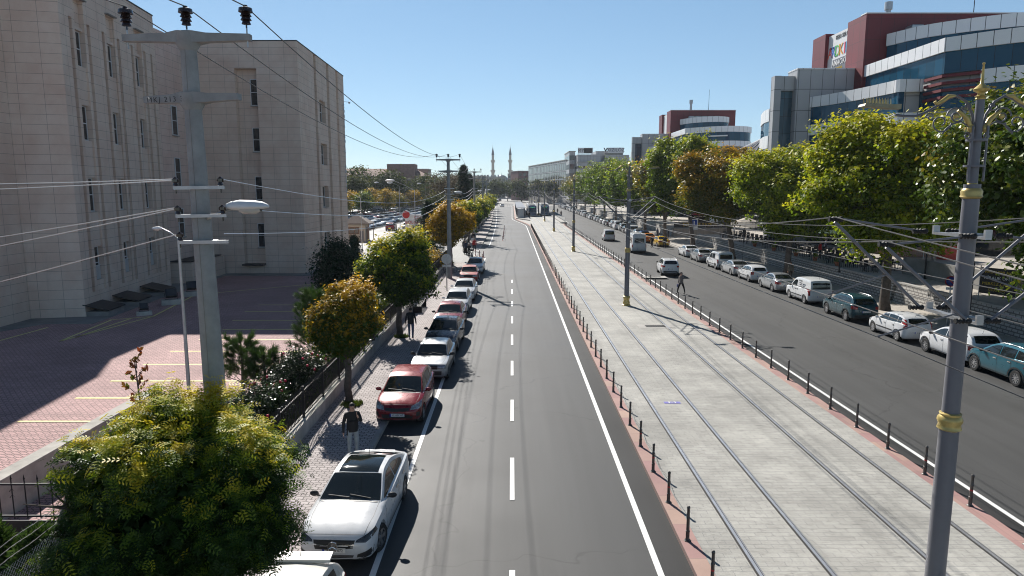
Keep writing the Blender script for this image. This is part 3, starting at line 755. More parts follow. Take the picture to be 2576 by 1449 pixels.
def mall(label, banner=True, xe=66.3):
    r = empty('shopping_centre', (0,0,0), label=label, cat='building', group='matching shopping centre blocks')
    R1 = arc([(37.3,89.6),(38.9,86),(40.0,82),(40.9,76.5),(41.0,74.6)], 5) + [(43.3,74.4)]
    W0 = [(43.4,86.7),(43.4,71.0)]
    EW = [(55,62.4),(62,62.0),(68,65.5),(70.5,71)] if xe > 65 else [(52,64.4),(56,65.5),(58.6,68.5),(59.2,73)]
    W1 = arc([(43.4,71.0),(47.8,66.4)]+EW, 6)
    W = W0[:1] + W1
    RA = arc([(45.6,86.4),(48,81)]+([(54.6,76),(61,75.6),(65.0,79),(66,86)] if xe > 65 else [(51.5,78.5),(54.5,78.5),(56.9,81),(57.3,86)]), 6)
    # floor slabs behind
    core = MB()
    core.prism([(p[0]+.3, p[1]+.3) for p in W0[:1]] + [(p[0]+.25, p[1]+.6) for p in W1] + [(W1[-1][0]-.5, 100), (43.6, 100)], 0, 22.2)
    core.prism([(p[0]+.4, p[1]+.5) for p in R1] + [(43.5, 89.5)], 0, 19.0)
    core.prism([(p[0]+.2, p[1]+.6) for p in RA] + [(RA[-1][0], 90), (45.6, 90)], 22, 26.3)
    core.build('core', M_alug, r)
    lv = [23.3, 19.85, 16.4, 12.95, 9.5]
    for k, zt in enumerate(lv):
        if zt < 20: band(R1, zt-1.3, zt, .18).build('spandrel_band', M_alu, r, smooth=30); band(R1[:-1], zt-3.45, zt-1.3, .0).build('window_band', M_bglass, r, smooth=30)
        if zt > 22:
            band([(43.4,86.7),(43.4,70.9)], zt-1.35, zt, .25).build('spandrel_band', M_alu, r)
        band([(43.4,86.7),(43.4,71.0)], zt-3.45, zt-1.3, .0).build('window_band', M_bglass, r)
        Wp = [p for p in W1 if True]
        if zt < 22: Wp = arc([(45.6,68.7),(47.8,66.4)]+EW, 6)
        band(Wp, zt-1.35, zt, .25).build('spandrel_band', M_alu, r, smooth=30)
        band(W1, zt-3.45, zt-1.3, .0).build('window_band', M_bglass, r, smooth=30)
    band(RA, 25.55, 26.95, .2).build('spandrel_band', M_alu, r, smooth=30)
    band(RA, 23.3, 25.55, 0).build('window_band', M_bglass, r, smooth=30)
    # red louvres at the corner
    for z0 in (19.45, 18.75, 18.05, 17.35, 13.6, 12.9, 12.2, 11.5, 10.8):
        lo = MB(); lo.add([(43.15,73.9,z0),(43.15,70.85,z0),(43.15,70.85,z0+.28),(43.15,73.9,z0+.28),(43.5,73.9,z0),(43.5,70.85,z0),(43.5,70.85,z0+.28),(43.5,73.9,z0+.28)], [(0,1,2,3),(7,6,5,4),(3,2,6,7),(4,5,1,0),(0,3,7,4)])
        lo.add([(43.15,70.85,z0),(45.5,68.3,z0),(45.5,68.3,z0+.28),(43.15,70.85,z0+.28),(43.5,71.1,z0),(45.8,68.6,z0),(45.8,68.6,z0+.28),(43.5,71.1,z0+.28)], [(0,1,2,3),(7,6,5,4),(3,2,6,7),(4,5,1,0)])
        lo.build('louvre', M_redp, r)
    # plinth / arcade: dark shop fronts
    band(R1[:-1], 5.9, 6.1, .4).build('cornice', M_alug, r)
    band(W1, 1.4, 5.9, -.4).build('shop_front', M_dglass, r)
    band(R1[:-1], 1.4, 5.9, -.4).build('shop_front', M_dglass, r)
    band([(43.4,87.3),(43.4,71.0)], 1.4, 5.9, -.4).build('shop_front', M_dglass, r)
    # grey panelled block and tower
    b = MB(); b.box(35.8, 43.0, 88.6, 91.5, 0, 23.2); b.build('panelled_block', M_alug, r)
    b = MB(); b.box(35.75, 43.05, 88.5, 91.6, 23.2, 23.36); b.build('coping', M_alu, r)
    b = MB(); b.box(33.15, 34.0, 89.0, 90.2, 0, 22.5); b.box(34.0, 35.8, 89.3, 90.5, 20.7, 22.5); b.build('tower_frame', M_alug, r)
    b = MB(); b.box(34.0, 35.8, 89.8, 90.4, 0, 20.7); b.build('stair_glazing', glassmat('stair_glass', (.05,.11,.15), 1.2, 2.2), r)
    LT = arc([(35.0,98.5),(34.1,95.5),(33.4,92.8),(33.1,90.2)], 5)
    LT = [(x, y) for x, y in LT]
    for zt in (18.6, 15.2, 11.8):
        band(LT, zt-1.6, zt, .0).build('spandrel_band', M_alu, r, smooth=30); band(LT, zt-3.4, zt-1.6, -.1).build('window_band', M_bglass, r, smooth=30)
    # red volume with recessed banner
    b = MB(); b.box(42.95, 43.6, 86.6, 91.2, 8, 29.4); b.box(43.6, xe, 86.6, 87.8, 14, 29.4); b.box(43.0, 44.6, 97.6, 101.5, 20, 29.4); b.box(44.6, xe, 100.5, 101.5, 20, 29.4); b.box(xe-1, xe, 87.8, 100.5, 20, 29.4)
    b.build('red_cladding', M_redp, r)
    b = MB(); b.box(42.9, xe+.1, 86.5, 87.9, 29.4, 29.52); b.build('coping', M_wink, r)
    bn = MB(); bn.box(43.5, 43.6, 91.25, 97.6, 22.6, 29.0); B = bn.build('banner', M_signwhite, r)
    if banner:
        rot = (math.pi/2, 0, -math.pi/2); cols_ = [(.8,.1,.05), (.05,.2,.6), (.08,.45,.1), (.8,.35,.02), (.75,.05,.15), (.05,.35,.6)]
        for k, ch in enumerate('AKDKID'):
            textmesh(ch, 2.1, mat('letter_colour_%d' % (k % 6), cols_[k % 6], .5, var=0), B, (43.46, 96.9-k*1.02, 26.6), rot, 'letter', .02)
        textmesh('0533 326 00', .75, M_ink, B, (43.46, 93.6, 28.4), rot, 'lettering', .02)
        textmesh('KARATAY', .4, M_ink, B, (43.46, 96.3, 27.2), rot, 'lettering', .02)
        gb = MB(); gb.box(43.44, 43.5, 91.3, 96.0, 23.3, 25.6); gb.build('banner_panel', M_greypole, B)
        textmesh('ANAOKUL', 1.05, M_wink, B, (43.41, 93.6, 25.05), rot, 'lettering', .02)
        textmesh('BURADA', .5, M_signyellow, B, (43.41, 94.1, 24.3), rot, 'lettering', .02)
        textmesh('BİLGİ ALIN', .36, M_wink, B, (43.41, 94.2, 23.8), rot, 'lettering', .02)
    # rooftop gear
    b = MB()
    for k in range(8 if xe > 65 else 5): b.bevbox(47.5+k*1.7, 48.9+k*1.7, 84.6, 86.2, 25.6, 27.7, .08)
    b.build('rooftop_unit', M_galv, r)
    b = MB(); b.tube([(45, 75, 22.7), (47.5, 71.5, 22.8), (49, 70, 22.8)], .18); b.build('duct', M_galv, r)
    b = MB(); b.cyl((51,97,26),(51,97,32.4),.35,.33,12); b.cyl((51,97,32.4),(51,97,33.4),.5,.5,12); b.build('chimney', M_galv, r)
    b = MB(); b.cyl((xe-5,95,29),(xe-5,95,36),.07,.04,6); b.build('antenna', M_black, r)
    b = MB(); b.tube([(47.5,65.6,21.0),(49.5,64.4,21.0),(51.5,63.6,21.0)], .16); b.build('pipe', M_wink, r)
    # roof of each part
    return r
m1 = mall('nearest white and dark red shopping centre block with blue glass bands and school banner')
m2 = mall('farther matching white and dark red shopping centre block beyond the ribbed dome', False, 60.5); m2.location = (0, 103, 0)
# ribbed dome between the blocks
dm_ = empty('domed_hall', (52.8, 147, 0), label='low ribbed metal dome on a white drum between the two shopping centre blocks', cat='building')
dm_.scale = (.82,.82,.93)
b = MB(); prof = [(12.0, 12.3)] + [(12.0*math.cos(R(a)), 12.3+6.4*math.sin(R(a))) for a in range(8, 70, 7)] + [(3.9, 18.6), (.05, 20.3)]
b.lathe(prof, (0,0,0), 48); b.build('dome', M_darkmetalroof, dm_, smooth=40)
b = MB()
for k in range(30):
    a = 2*math.pi*k/30; b.tube([((r_+.04)*math.cos(a), (r_+.04)*math.sin(a), z_+.05) for r_, z_ in prof], .10, 5)
b.build('ribs', M_wink, dm_)
b = MB(); b.lathe([(13.2,0),(13.2,12.2),(12.9,12.2),(12.9,12.0),(.1,12.0)], (0,0,0), 40); b.build('drum', M_alu, dm_, smooth=40)
b = MB(); b.box(-16, 14, -13.6, -12.4, 8.5, 11.6); b.build('parapet', M_alu, dm_)
# low podium linking blocks
pd = empty('podium_building', (47, 140, 0), label='low white panelled podium building beside the ribbed dome', cat='building')
b = MB(); b.box(-4, 30, -36, 40, 0, 9.2); local(pd, b.build('wall', M_alug)); pd.children[0].matrix_parent_inverse = Matrix(); 
b = MB(); b.box(-4.3, 30, -36.3, 40, 9.2, 10.9); o = b.build('parapet', M_alu, pd)
b = MB(); b.box(-4.1, -4.05, -36, 40, 1.5, 5.5); b.build('shop_front', M_dglass, pd)

# ================================================================== distant buildings
def slab_building(name, x, y, rz, L_, D_, h_, m, rows_, ncols, label, wmat=M_dglass, ww=.62, wh=.6, base=0, cat='building', fins=False, roof=None, side=True, top=.8):
    r = empty(name, (x, y, 0), rz, label, cat)
    b = MB(); b.box(0, L_, 0, D_, 0, h_); b.build('wall', m, r)
    b = MB(); b.box(-.25, L_+.25, -.25, D_+.25, h_, h_+.35); b.build('parapet', M_conc if roof is None else roof, r)
    fh = (h_-base-top)/rows_
    for j in range(rows_):
        z0 = base+fh*j+fh*(1-wh)/2; z1 = z0+fh*wh
        w = MB(); each = not fins
        if fins: w.box(.2, L_-.2, -.06, -.01, z0, z1)
        for i in range(0 if fins else ncols):
            cw = L_/ncols; w.box(cw*(i+.5-ww/2), cw*(i+.5+ww/2), -.06, -.01, z0, z1)
            if each: w.build('window', wmat, r); w = MB()
        if side and not fins and y < 360:
            n2 = max(1, int(D_/3.2))
            for i in range(n2):
                cw = D_/n2
                w.box(-.06, -.01, cw*(i+.5-ww/2), cw*(i+.5+ww/2), z0, z1); w.box(L_+.01, L_+.06, cw*(i+.5-ww/2), cw*(i+.5+ww/2), z0, z1)
        if w.f: w.build('window_row', wmat, r)
    if fins:
        f = MB()
        for i in range(ncols*2+1): f.box(L_*i/(ncols*2)-.55, L_*i/(ncols*2)+.55, -.12, -.07, base, h_+.2)
        for j in range(rows_+1): f.box(0, L_, -.18, -.08, base+fh*j-.25, base+fh*j+.25)
        f.build('fins', M_alug, r)
    return r
# white finned office block at the bend
v0 = Vector((28.5, 345)); v1 = Vector((11.0, 455)); dv = (v0-v1)
r = slab_building('finned_office_building', v1.x, v1.y, math.atan2(dv.y, dv.x), dv.length, 22, 22.8, M_concdark, 4, 13, 'long pale office block with closely spaced vertical fins where the road bends', base=4.5, fins=True, top=1.0, ww=.9, wh=.8)
r.scale = (1, 1, 1)
slab_building('car_park_building', 27.5, 333, 0, 2.8, 30, 26.0, M_alug, 6, 1, 'narrow grey multi storey block with open balconies beside the finned offices', ww=.8, wh=.55)
big = slab_building('department_building', 30.5, 322, 0, 24, 34, 20.5, M_alug, 7, 10, 'broad pale grey building carrying two rooftop signs above the trees', ww=.9, wh=.4)
b = MB(); b.box(0, 11, 1, 30, 20.8, 24.2); b.box(13, 24, 1, 30, 20.8, 24.0); b.box(9, 15, 6, 26, 20.8, 26.0); b.build('roof_storey', M_alug, big)
rs = empty('rooftop_sign', (30.7, 323, 24.2), label='rooftop sign reading MY beside a dark lattice panel', cat='sign')
b = MB(); b.box(0, 15, 0, .2, .9, 6.6); b.build('panel', M_signwhite, rs)
b = MB(); b.box(5.9, 14, -.15, -.05, 1.4, 6.2)
for k in range(4): b.box(6.6+k*2, 6.7+k*2, -.3, -.1, 1.2, 6.4)
b.build('dark_panel', M_ink, rs); textmesh('MY', 4.6, M_ink, rs, (2.9, -.1, 3.7), (math.pi/2,0,0), ext=.05)
b = MB(); [b.box(x_-.1, x_+.1, .2, .5, 0, 6.9) for x_ in (0, 5, 10, 15)]; b.build('posts', M_galv, rs)
rs = empty('rooftop_sign', (42.5, 323, 24.0), label='rooftop lettering reading KIZILÖZ on a white backing board', cat='sign')
b = MB(); b.box(4.5, 20.5, 0, .2, 2, 7.2); b.build('panel', M_signwhite, rs)
textmesh('KIZILÖZ', 4.7, mat('sign_ink_blue', (.03,.04,.12), .5, var=0), rs, (12.5, -.15, 4.8), (math.pi/2,0,0), ext=.08)
b = MB(); b.add([(0,0,7),(1.2,0,7),(2.2,0,4.8),(3.2,0,7),(4.4,0,7),(2.6,0,3.2),(1.8,0,3.2)], [(0,1,2,5,6),(2,3,4,5)]); b.add([(0,.2,7),(1.2,.2,7),(2.2,.2,4.8),(3.2,.2,7),(4.4,.2,7),(2.6,.2,3.2),(1.8,.2,3.2)], [(6,5,2,1,0),(5,4,3,2)]); b.build('emblem', M_ink, rs)
b = MB(); b.box(1, 20, .3, 3.5, 0, 2.1); b.build('frame', M_concdark, rs)
for o_ in [q for q in bpy.data.objects if q.name.startswith('rooftop_sign')]: o_.scale = (.46,.46,.46)
# dark red flats further on
slab_building('apartment_block', 4.5, 500, R(-75)+math.pi/2, 16, 20, 21, mat('dark_red_render', (.13,.05,.05), .8), 6, 5, 'dark red block of flats beyond the finned offices')
slab_building('apartment_block', -4, 640, 0, 16, 18, 22, M_pinkrender, 6, 5, 'distant pinkish block of flats to the right of the minarets')
slab_building('apartment_block', 16, 700, 0, 24, 18, 24, M_conc, 7, 7, 'distant grey block of flats behind the trees at the road end')
# left distance
slab_building('school_building', -104, 300, 0, 66, 16, 13.5, M_pinkrender, 3, 24, 'long low pinkish school building with a brown roof beyond the left car park', roof=M_roofred)
sb = bpy.data.objects['school_building']
b = MB(); b.add([(-1,-1,13.8),(67,-1,13.8),(67,17,13.8),(-1,17,13.8),(5,8,17.2),(61,8,17.2)], [(0,1,5,4),(1,2,5),(2,3,4,5),(3,0,4)]); b.box(50, 62, -.8, 8, 13, 19.0); b.box(-1, 6, -.8, 8, 13, 18.6); b.build('roof', M_roofred, sb)
slab_building('apartment_block', -42, 420, 0, 26, 16, 16, M_beige, 4, 8, 'cream block with a flat roof left of the second utility pole')
slab_building('apartment_block', -50, 330, 0, 10, 12, 17.5, mat('brown_render', (.24,.17,.14), .8), 5, 3, 'small brown roof tower above the left trees')
hb = slab_building('apartment_block', -40, 620, 0, 34, 20, 19, M_beige, 5, 10, 'pale low flats with rooftop tanks behind the far utility poles')
b = MB(); [b.cyl((3+k*3.1, 5, 19.3), (3+k*3.1, 5, 20.9), .8, .8, 8) for k in range(10)]; b.build('roof_tanks', M_galv, hb)
slab_building('apartment_block', -260, 700, 0, 80, 30, 20, M_conc, 5, 20, 'wide pale building far away at the left horizon')
# mosque
mq = empty('mosque', (-12.5, 830, 0), label='distant grey domed mosque at the end of the road', cat='mosque')
b = MB(); b.box(-13, 13, -13, 13, 0, 14); b.box(-9, 9, -9, 9, 14, 17); b.build('wall', M_beige, mq)
b = MB(); b.lathe([(8.5,0)]+[(8.5*math.cos(R(a)), 8.5*math.sin(R(a))) for a in range(10, 90, 10)]+[(.1,8.6)], (0,0,16.5), 24); b.cyl((0,0,25),(0,0,28),.2,.05,6)
for sx in (-10, 10):
    for k in range(3): b.lathe([(3,0)]+[(3*math.cos(R(a)), 3*math.sin(R(a))) for a in range(15, 90, 15)]+[(.1,3)], (sx, -8+k*8, 14), 12)
b.build('dome', mat('lead_dome', (.16,.20,.23), .5, .2), mq, smooth=40)
def minaret(px, label):
    Y_ = 815.0; x = (px-CX)/FPX*ZOF(Y_, 30)
    r = empty('minaret', (x, Y_, 0), label=label, cat='minaret', group='minarets of the distant mosque')
    b = MB(); b.lathe([(3.0,0),(3.0,12),(1.9,15),(1.8,27),(2.9,29),(2.9,30.2),(1.65,30.2),(1.6,38.5),(2.6,40.5),(2.6,41.6),(1.45,41.6),(1.4,47.5)], (0,0,0), 14); b.build('shaft', M_beige, r, smooth=30)
    b = MB(); b.lathe([(1.7,47.5),(1.5,49.5),(.05,57.5)], (0,0,0), 12); b.cyl((0,0,57),(0,0,60),.15,.05,5); b.build('spire', M_greypole, r, smooth=30)
minaret(1239.5, 'left of the two slender minarets at the end of the road'); minaret(1283, 'right one of the two slender distant minarets')

# ================================================================== kiosk and court sign
kx, ky = G(868, 607)
k_ = empty('guard_kiosk', (kx, ky, 0), label='small cream guard kiosk with brown hipped roof at the car park gate', cat='kiosk')
b = MB(); b.box(0, 3.3, 0, 3.2, 0, 2.75); b.build('wall', M_beige, k_)
b = MB(); b.add([(-.6,-.6,2.75),(4.1,-.6,2.75),(4.1,3.8,2.75),(-.6,3.8,2.75),(-.6,-.6,2.9),(4.1,-.6,2.9),(4.1,3.8,2.9),(-.6,3.8,2.9),(1.6,1.6,4.3)], [(3,2,1,0),(0,1,5,4),(1,2,6,5),(2,3,7,6),(3,0,4,7),(4,5,8),(5,6,8),(6,7,8),(7,4,8)]); b.build('roof', mat('brown_shingle', (.15,.12,.105), .85), k_)
b = MB(); b.box(.1, 2.3, -.05, -.01, 1.15, 2.3); wf = b.build('window', M_wood, k_)
b = MB(); b.box(.2, .75, -.07, -.051, 1.25, 2.2); b.box(.85, 1.5, -.07, -.051, 1.25, 2.2); b.box(1.6, 2.2, -.07, -.051, 1.25, 2.2); b.build('pane', M_dglass, wf)
b = MB(); b.box(2.4, 3.0, -.06, -.01, .1, 1.7); b.build('notice_board', M_greypole, k_)
b = MB(); b.box(3.31, 3.36, .8, 1.8, 0, 2.2); b.build('door', M_wood, k_)
b = MB(); b.cyl((3.9,-.4,0),(3.9,-.4,2.75),.06); b.cyl((3.9,3.5,0),(3.9,3.5,2.75),.06); b.build('post', M_wood, k_)
cx_, cy_ = G(905, 602)
ch = empty('office_chair', (cx_, cy_-.6, 0), .6, 'red office chair standing in front of the guard kiosk', 'chair')
b = MB(); b.bevbox(-.25,.25,-.25,.25,.45,.53,.03); b.build('seat', M_black, ch)
b = MB(); b.bevbox(-.24,.24,.2,.28,.65,1.15,.05); b.build('backrest', M_redpl, ch)
b = MB(); b.cyl((0,0,.1),(0,0,.45),.03); [b.cyl((0,0,.1),(.3*math.cos(a),.3*math.sin(a),.05),.02) for a in (0,1.26,2.5,3.8,5.0)]; b.cyl((0,.24,.5),(0,.26,.7),.02); b.build('base', M_black, ch)
# sign board
sg = empty('court_sign', (-16.1, 103, 0), label='pale roadside board with red lettering KONYA BÖLGE ADLİYE MAHKEMESİ and round emblem', cat='sign')
b = MB(); b.bevbox(0, 4.6, 0, .35, 2.2, 4.6, .05); b.build('panel', M_signwhite, sg)
b = MB(); b.cyl((.5,.2,0),(.5,.2,2.3),.09); b.cyl((4.1,.2,0),(4.1,.2,2.3),.09); b.build('posts', M_galv, sg)
ru = (math.pi/2, 0, 0)
textmesh('KONYA', .62, M_signred, sg, (2.5, -.03, 4.1), ru, ext=.02); textmesh('BÖLGE ADLİYE', .66, M_signred, sg, (2.3, -.03, 3.4), ru, ext=.02); textmesh('MAHKEMESİ', .6, M_signred, sg, (2.3, -.03, 2.7), ru, ext=.02)
b = MB(); b.lathe([(.62,-.04),(.62,.36),(.02,.36)], (.2,0,4.55), 24, axis='Y'); e_ = b.build('emblem', M_signwhite, sg)
b = MB(); b.lathe([(.55,-.06),(.55,-.05),(.47,-.05)], (.2,0,4.55), 24, axis='Y'); b.lathe([(.24,-.07),(.24,-.05),(.02,-.05)], (.2,0,4.55), 16, axis='Y'); b.build('crest', M_signred, e_)
# ================================================================== CARS
def interp(kn, y):
    """smooth interpolation through knots (y, z)"""
    if y <= kn[0][0]: return kn[0][1]
    if y >= kn[-1][0]: return kn[-1][1]
    for i in range(len(kn)-1):
        if kn[i][0] <= y <= kn[i+1][0]:
            y0, z0 = kn[i]; y1, z1 = kn[i+1]; h_ = y1-y0
            def sl(j):
                if j <= 0: return (kn[1][1]-kn[0][1])/(kn[1][0]-kn[0][0])
                if j >= len(kn)-1: return (kn[-1][1]-kn[-2][1])/(kn[-1][0]-kn[-2][0])
                a = (kn[j][1]-kn[j-1][1])/(kn[j][0]-kn[j-1][0]); c = (kn[j+1][1]-kn[j][1])/(kn[j+1][0]-kn[j][0])
                return 0 if a*c <= 0 else 2*a*c/(a+c)
            m0, m1 = sl(i), sl(i+1); t = (y-y0)/h_
            return (2*t**3-3*t*t+1)*z0 + (t**3-2*t*t+t)*h_*m0 + (-2*t**3+3*t*t)*z1 + (t**3-t*t)*h_*m1
WHEELS = {}
def wheelmesh(Rw, w, kind):
    key = (Rw, w, kind)
    if key in WHEELS: return WHEELS[key]
    b = MB(); rr = Rw*.66
    b.lathe([(rr, -w/2), (Rw*.93, -w/2), (Rw*.985, -w/2+.02), (Rw, -w/2+.045), (Rw, w/2-.045), (Rw*.985, w/2-.02), (Rw*.93, w/2), (rr, w/2), (rr, w/2-.05), (rr, -w/2)], (0,0,0), 24, axis='X')
    t = b.build('wheel', M_tyre, smooth=40)
    b = MB(); b.lathe([(rr, w/2-.06), (rr, w/2-.004), (rr*.9, w/2-.006), (rr*.88, w/2-.07), (.05, w/2-.07)], (0,0,0), 24, 0, axis='X')
    ns = {'five': 5, 'multi': 10, 'plain': 7}[kind]
    for k in range(ns):
        a = 2*math.pi*k/ns; ww = {'five': .055, 'multi': .026, 'plain': .045}[kind]
        ca, sa = math.cos(a), math.sin(a)
        vs = []
        for r_, hw, x_ in ((.04, ww*.6, w/2-.02), (rr*.92, ww, w/2-.012)):
            for s_ in (-1, 1):
                vs.append((x_, r_*ca - s_*hw*sa, r_*sa + s_*hw*ca)); vs.append((x_-.045, r_*ca - s_*hw*sa, r_*sa + s_*hw*ca))
        b.add(vs, [(0,2,6,4),(0,4,5,1),(2,3,7,6)], 1)
    b.lathe([(.06, w/2-.03), (.055, w/2-.008), (.01, w/2-.006)], (0,0,0), 12, 1, axis='X')
    rm = b.build('rim', [M_rimd if kind != 'plain' else M_rim, M_rim], smooth=40)
    b2 = (t.data, rm.data); bpy.data.objects.remove(t); bpy.data.objects.remove(rm)
    WHEELS[key] = b2; return b2

class Car:
    """Front towards -Y, origin on the ground at the centre."""
    def __init__(s, name, label, cat, paint, P, far=False, group=None):
        s.P = P; s.paint = paint; s.parts = []
        s.root = empty(name, label=label, cat=cat, group=group)
        s.shape()
    def w(s, y):
        P = s.P; t = abs(2*y/P['L']); e = P.get('taper', .10)
        base = P['W']/2*(1-e*t**4)
        return base
    def shape(s):
        P = s.P; L, W = P['L'], P['W']; hl = L/2
        bel = P['belt']; hood = P['hood']; zc = P.get('clear', .20)
        Rw = P['Rw']; yf, yr = P['axles']; Ra = Rw+.065
        ys = set(np.round(np.linspace(-hl+.14, hl-.14, 30), 3))
        for ya in (yf, yr):
            for a in np.linspace(0, math.pi, 9): ys.add(round(ya+Ra*math.cos(a), 3))
        ys = sorted(ys)
        out = [ys[0]]
        for y in ys[1:]:
            if y-out[-1] > .02: out.append(y)
        ys = out
        ends = [(-hl, .86, .74), (-hl+.025, .93, .88), (-hl+.07, .97, .96)]
        st = [(e, a, c) for e, a, c in ends] + [(y, 1, 1) for y in ys] + [(-e, a, c) for e, a, c in reversed(ends)]
        def arch(y):
            z = 0
            for ya in (yf, yr):
                d = Ra*Ra-(y-ya)**2
                if d > 0: z = max(z, Rw+math.sqrt(d))
            return z
        V = []; nC = 11
        for y, sw, sz in st:
            w = s.w(y)*sw; zt = interp(hood, y); zs = min(interp(bel, y), zt-.02)
            zb = zc + .05*max(0, (abs(y)-hl+.5)/.5)
            zm = (zb+zt)/2
            f = lambda z: zm+(z-zm)*sz
            ar = arch(y)
            q = [(0, zb), (.72*w, zb), (.93*w, zb+.02), (.985*w, zb+.10), (w*1.0, zb+(zs-zb)*.42), (w*.995, zb+(zs-zb)*.62), (w*.985, zs-.10), (w*P.get('shoulder', .955), zs), (w*.86, zs+(zt-zs)*.62), (w*.55, zt-.008), (0, zt+P.get('crown', .02))]
            row = []
            for k, (x, z) in enumerate(q):
                z = f(z)
                if 2 <= k <= 6 and ar > 0: z = max(z, ar - (0 if k < 6 else .0))
                row.append((x, z))
            for k in range(2, nC):  # keep order
                if row[k][1] < row[k-1][1] and k <= 7: row[k] = (row[k][0], row[k-1][1]+.001)
            V.append((y, row))
        vs = []; fs = []
        for y, row in V:
            for x, z in row: vs.append((x, y, z))
            for x, z in row[1:-1]: vs.append((-x, y, z))
        bf, br = P.get('bow', (.20,.12)); hw = W/2
        def bw(x, y):
            q = (abs(x)/hw)**2.4
            if y < 0: return y + bf*q*max(0, min(1, (-y-hl+.62)/.62))
            return y - br*q*max(0, min(1, (y-hl+.5)/.5))
        vs = [(x, bw(x, y), z) for x, y, z in vs]
        n = nC+nC-2
        def idx(i, k): # k 0..n-1 around the ring
            if k < nC: return i*n+k
            return i*n+nC+(2*nC-2-k-1)
        for i in range(len(V)-1):
            for k in range(n):
                k2 = (k+1) % n
                fs.append((idx(i,k), idx(i+1,k), idx(i+1,k2), idx(i,k2)))
        fs.append(tuple(idx(0, k) for k in range(n))); fs.append(tuple(idx(len(V)-1, k) for k in range(n-1, -1, -1)))
        b = MB(); b.add(vs, fs)
        # cabin
        cab = P['cabin']; y0, y1 = cab[0][0], cab[-1][0]; wr = P['wr']
        cy = sorted(set(np.round(np.linspace(y0, y1, 22), 3)) | set(round(k[0], 3) for k in cab))
        zr = max(k[1] for k in cab); cv = []
        s.belt = lambda y: interp(bel, y); s.roof = lambda y: interp(cab, y)
        wb0 = P.get('wb', .90)
        def side(y, z):
            zb_ = s.belt(y)-.03; wb = s.w(y)*wb0
            t = max(0, min(1, (z-zb_)/(zr-zb_)))
            narrow = P.get('tail', 0)*max(0, (y-P.get('taily', .6))/1.5)
            return wb + (wr*W/2-wb)*(t**1.15) - narrow*t
        s.side = side; m = 7; rows = []
        for y in cy:
            zt = s.roof(y); zb_ = min(s.belt(y)-.03, zt-.01); ed = min(.075, (zt-zb_)*.45)
            r = [(side(y, zb_), zb_)]
            for t in (.35, .7): r.append((side(y, zb_+(zt-ed-zb_)*t), zb_+(zt-ed-zb_)*t))
            r.append((side(y, zt-ed), zt-ed)); ws = side(y, zt-ed)
            r.append((ws*.955, zt-ed*.28)); r.append((ws*.6, zt+.004)); r.append((0, zt+.018))
            rows.append(r)
        base = len(b.v); n = 13
        for y, r in zip(cy, rows):
            for x, z in r: b.v.append((x, y, z))
            for x, z in reversed(r[:-1]): b.v.append((-x, y, z))
        for i in range(len(cy)-1):
            for k in range(n-1):
                b.f.append([base+i*n+k, base+(i+1)*n+k, base+(i+1)*n+k+1, base+i*n+k+1]); b.m.append(0)
        b.f.append([base+k for k in range(n)]); b.m.append(0)
        b.f.append([base+(len(cy)-1)*n+k for k in range(n-1, -1, -1)]); b.m.append(0)
        s.bvh = BVHTree.FromPolygons([Vector(v) for v in b.v], b.f)
        # dark underside box so the wheel wells are closed
        ub_ = MB(); ub_.box(-W*.36, W*.36, -hl+.2, hl-.2, zc-.02, .5)
        s.body = b.build('body', s.paint, s.root, smooth=42, objlink=True)
        ub_.build('underbody', M_trim, s.root)
        tm, rm = wheelmesh(Rw, P.get('tw', .21), P.get('rim', 'five'))
        for ya in (yf, yr):
            for sx in (-1, 1):
                o = bpy.data.objects.new('wheel', tm); COL.objects.link(o); o.parent = s.root
                o.location = (sx*(s.w(ya)-P.get('tw', .21)/2-.005), ya, Rw)
                if sx < 0: o.rotation_euler = (0, 0, math.pi)
                if ya == yf and P.get('steer'): o.rotation_euler[2] += P['steer']
                q = bpy.data.objects.new('rim', rm); COL.objects.link(q); q.parent = o
    def cast(s, o, d, off):
        hit = s.bvh.ray_cast(Vector(o), Vector(d))
        if hit[0] is None:
            hit = s.bvh.find_nearest(Vector(o)+Vector(d)*3)
            if hit[0] is None: return None
        n = hit[1]
        if n.dot(Vector(d)) > 0: n = -n
        return hit[0]+n*off
    def patch(s, name, m, lo, hi, axis, nu=8, nv=4, off=.006, parent=None, mb=None, mi=0):
        """surface-hugging panel. lo, hi: polylines (2D) of equal length; axis: '-y' front, '+y' rear, '+x','-x' side, '+z' top"""
        def at(pl, t):
            k = t*(len(pl)-1); i = min(int(k), len(pl)-2); f = k-i
            return (pl[i][0]*(1-f)+pl[i+1][0]*f, pl[i][1]*(1-f)+pl[i+1][1]*f)
        vs = []
        for j in range(nv+1):
            for i in range(nu+1):
                a = at(lo, i/nu); c = at(hi, i/nu); t = j/nv; p = (a[0]*(1-t)+c[0]*t, a[1]*(1-t)+c[1]*t)
                if axis == '-y': q = s.cast((p[0], -5, p[1]), (0,1,0), off)
                elif axis == '+y': q = s.cast((p[0], 5, p[1]), (0,-1,0), off)
                elif axis == '+x': q = s.cast((3, p[0], p[1]), (-1,0,0), off)
                elif axis == '-x': q = s.cast((-3, p[0], p[1]), (1,0,0), off)
                else: q = s.cast((p[0], p[1], 4), (0,0,-1), off)
                vs.append(q)
        n = nu+1; fs = []
        for j in range(nv):
            for i in range(nu): fs.append((j*n+i, j*n+i+1, (j+1)*n+i+1, (j+1)*n+i))
        if axis in ('+y', '-x'): fs = [tuple(reversed(f)) for f in fs]
        if mb is not None: mb.add(vs, fs, mi); return
        b = MB(); b.add(vs, fs); return b.build(name, m, parent or s.root, smooth=60)
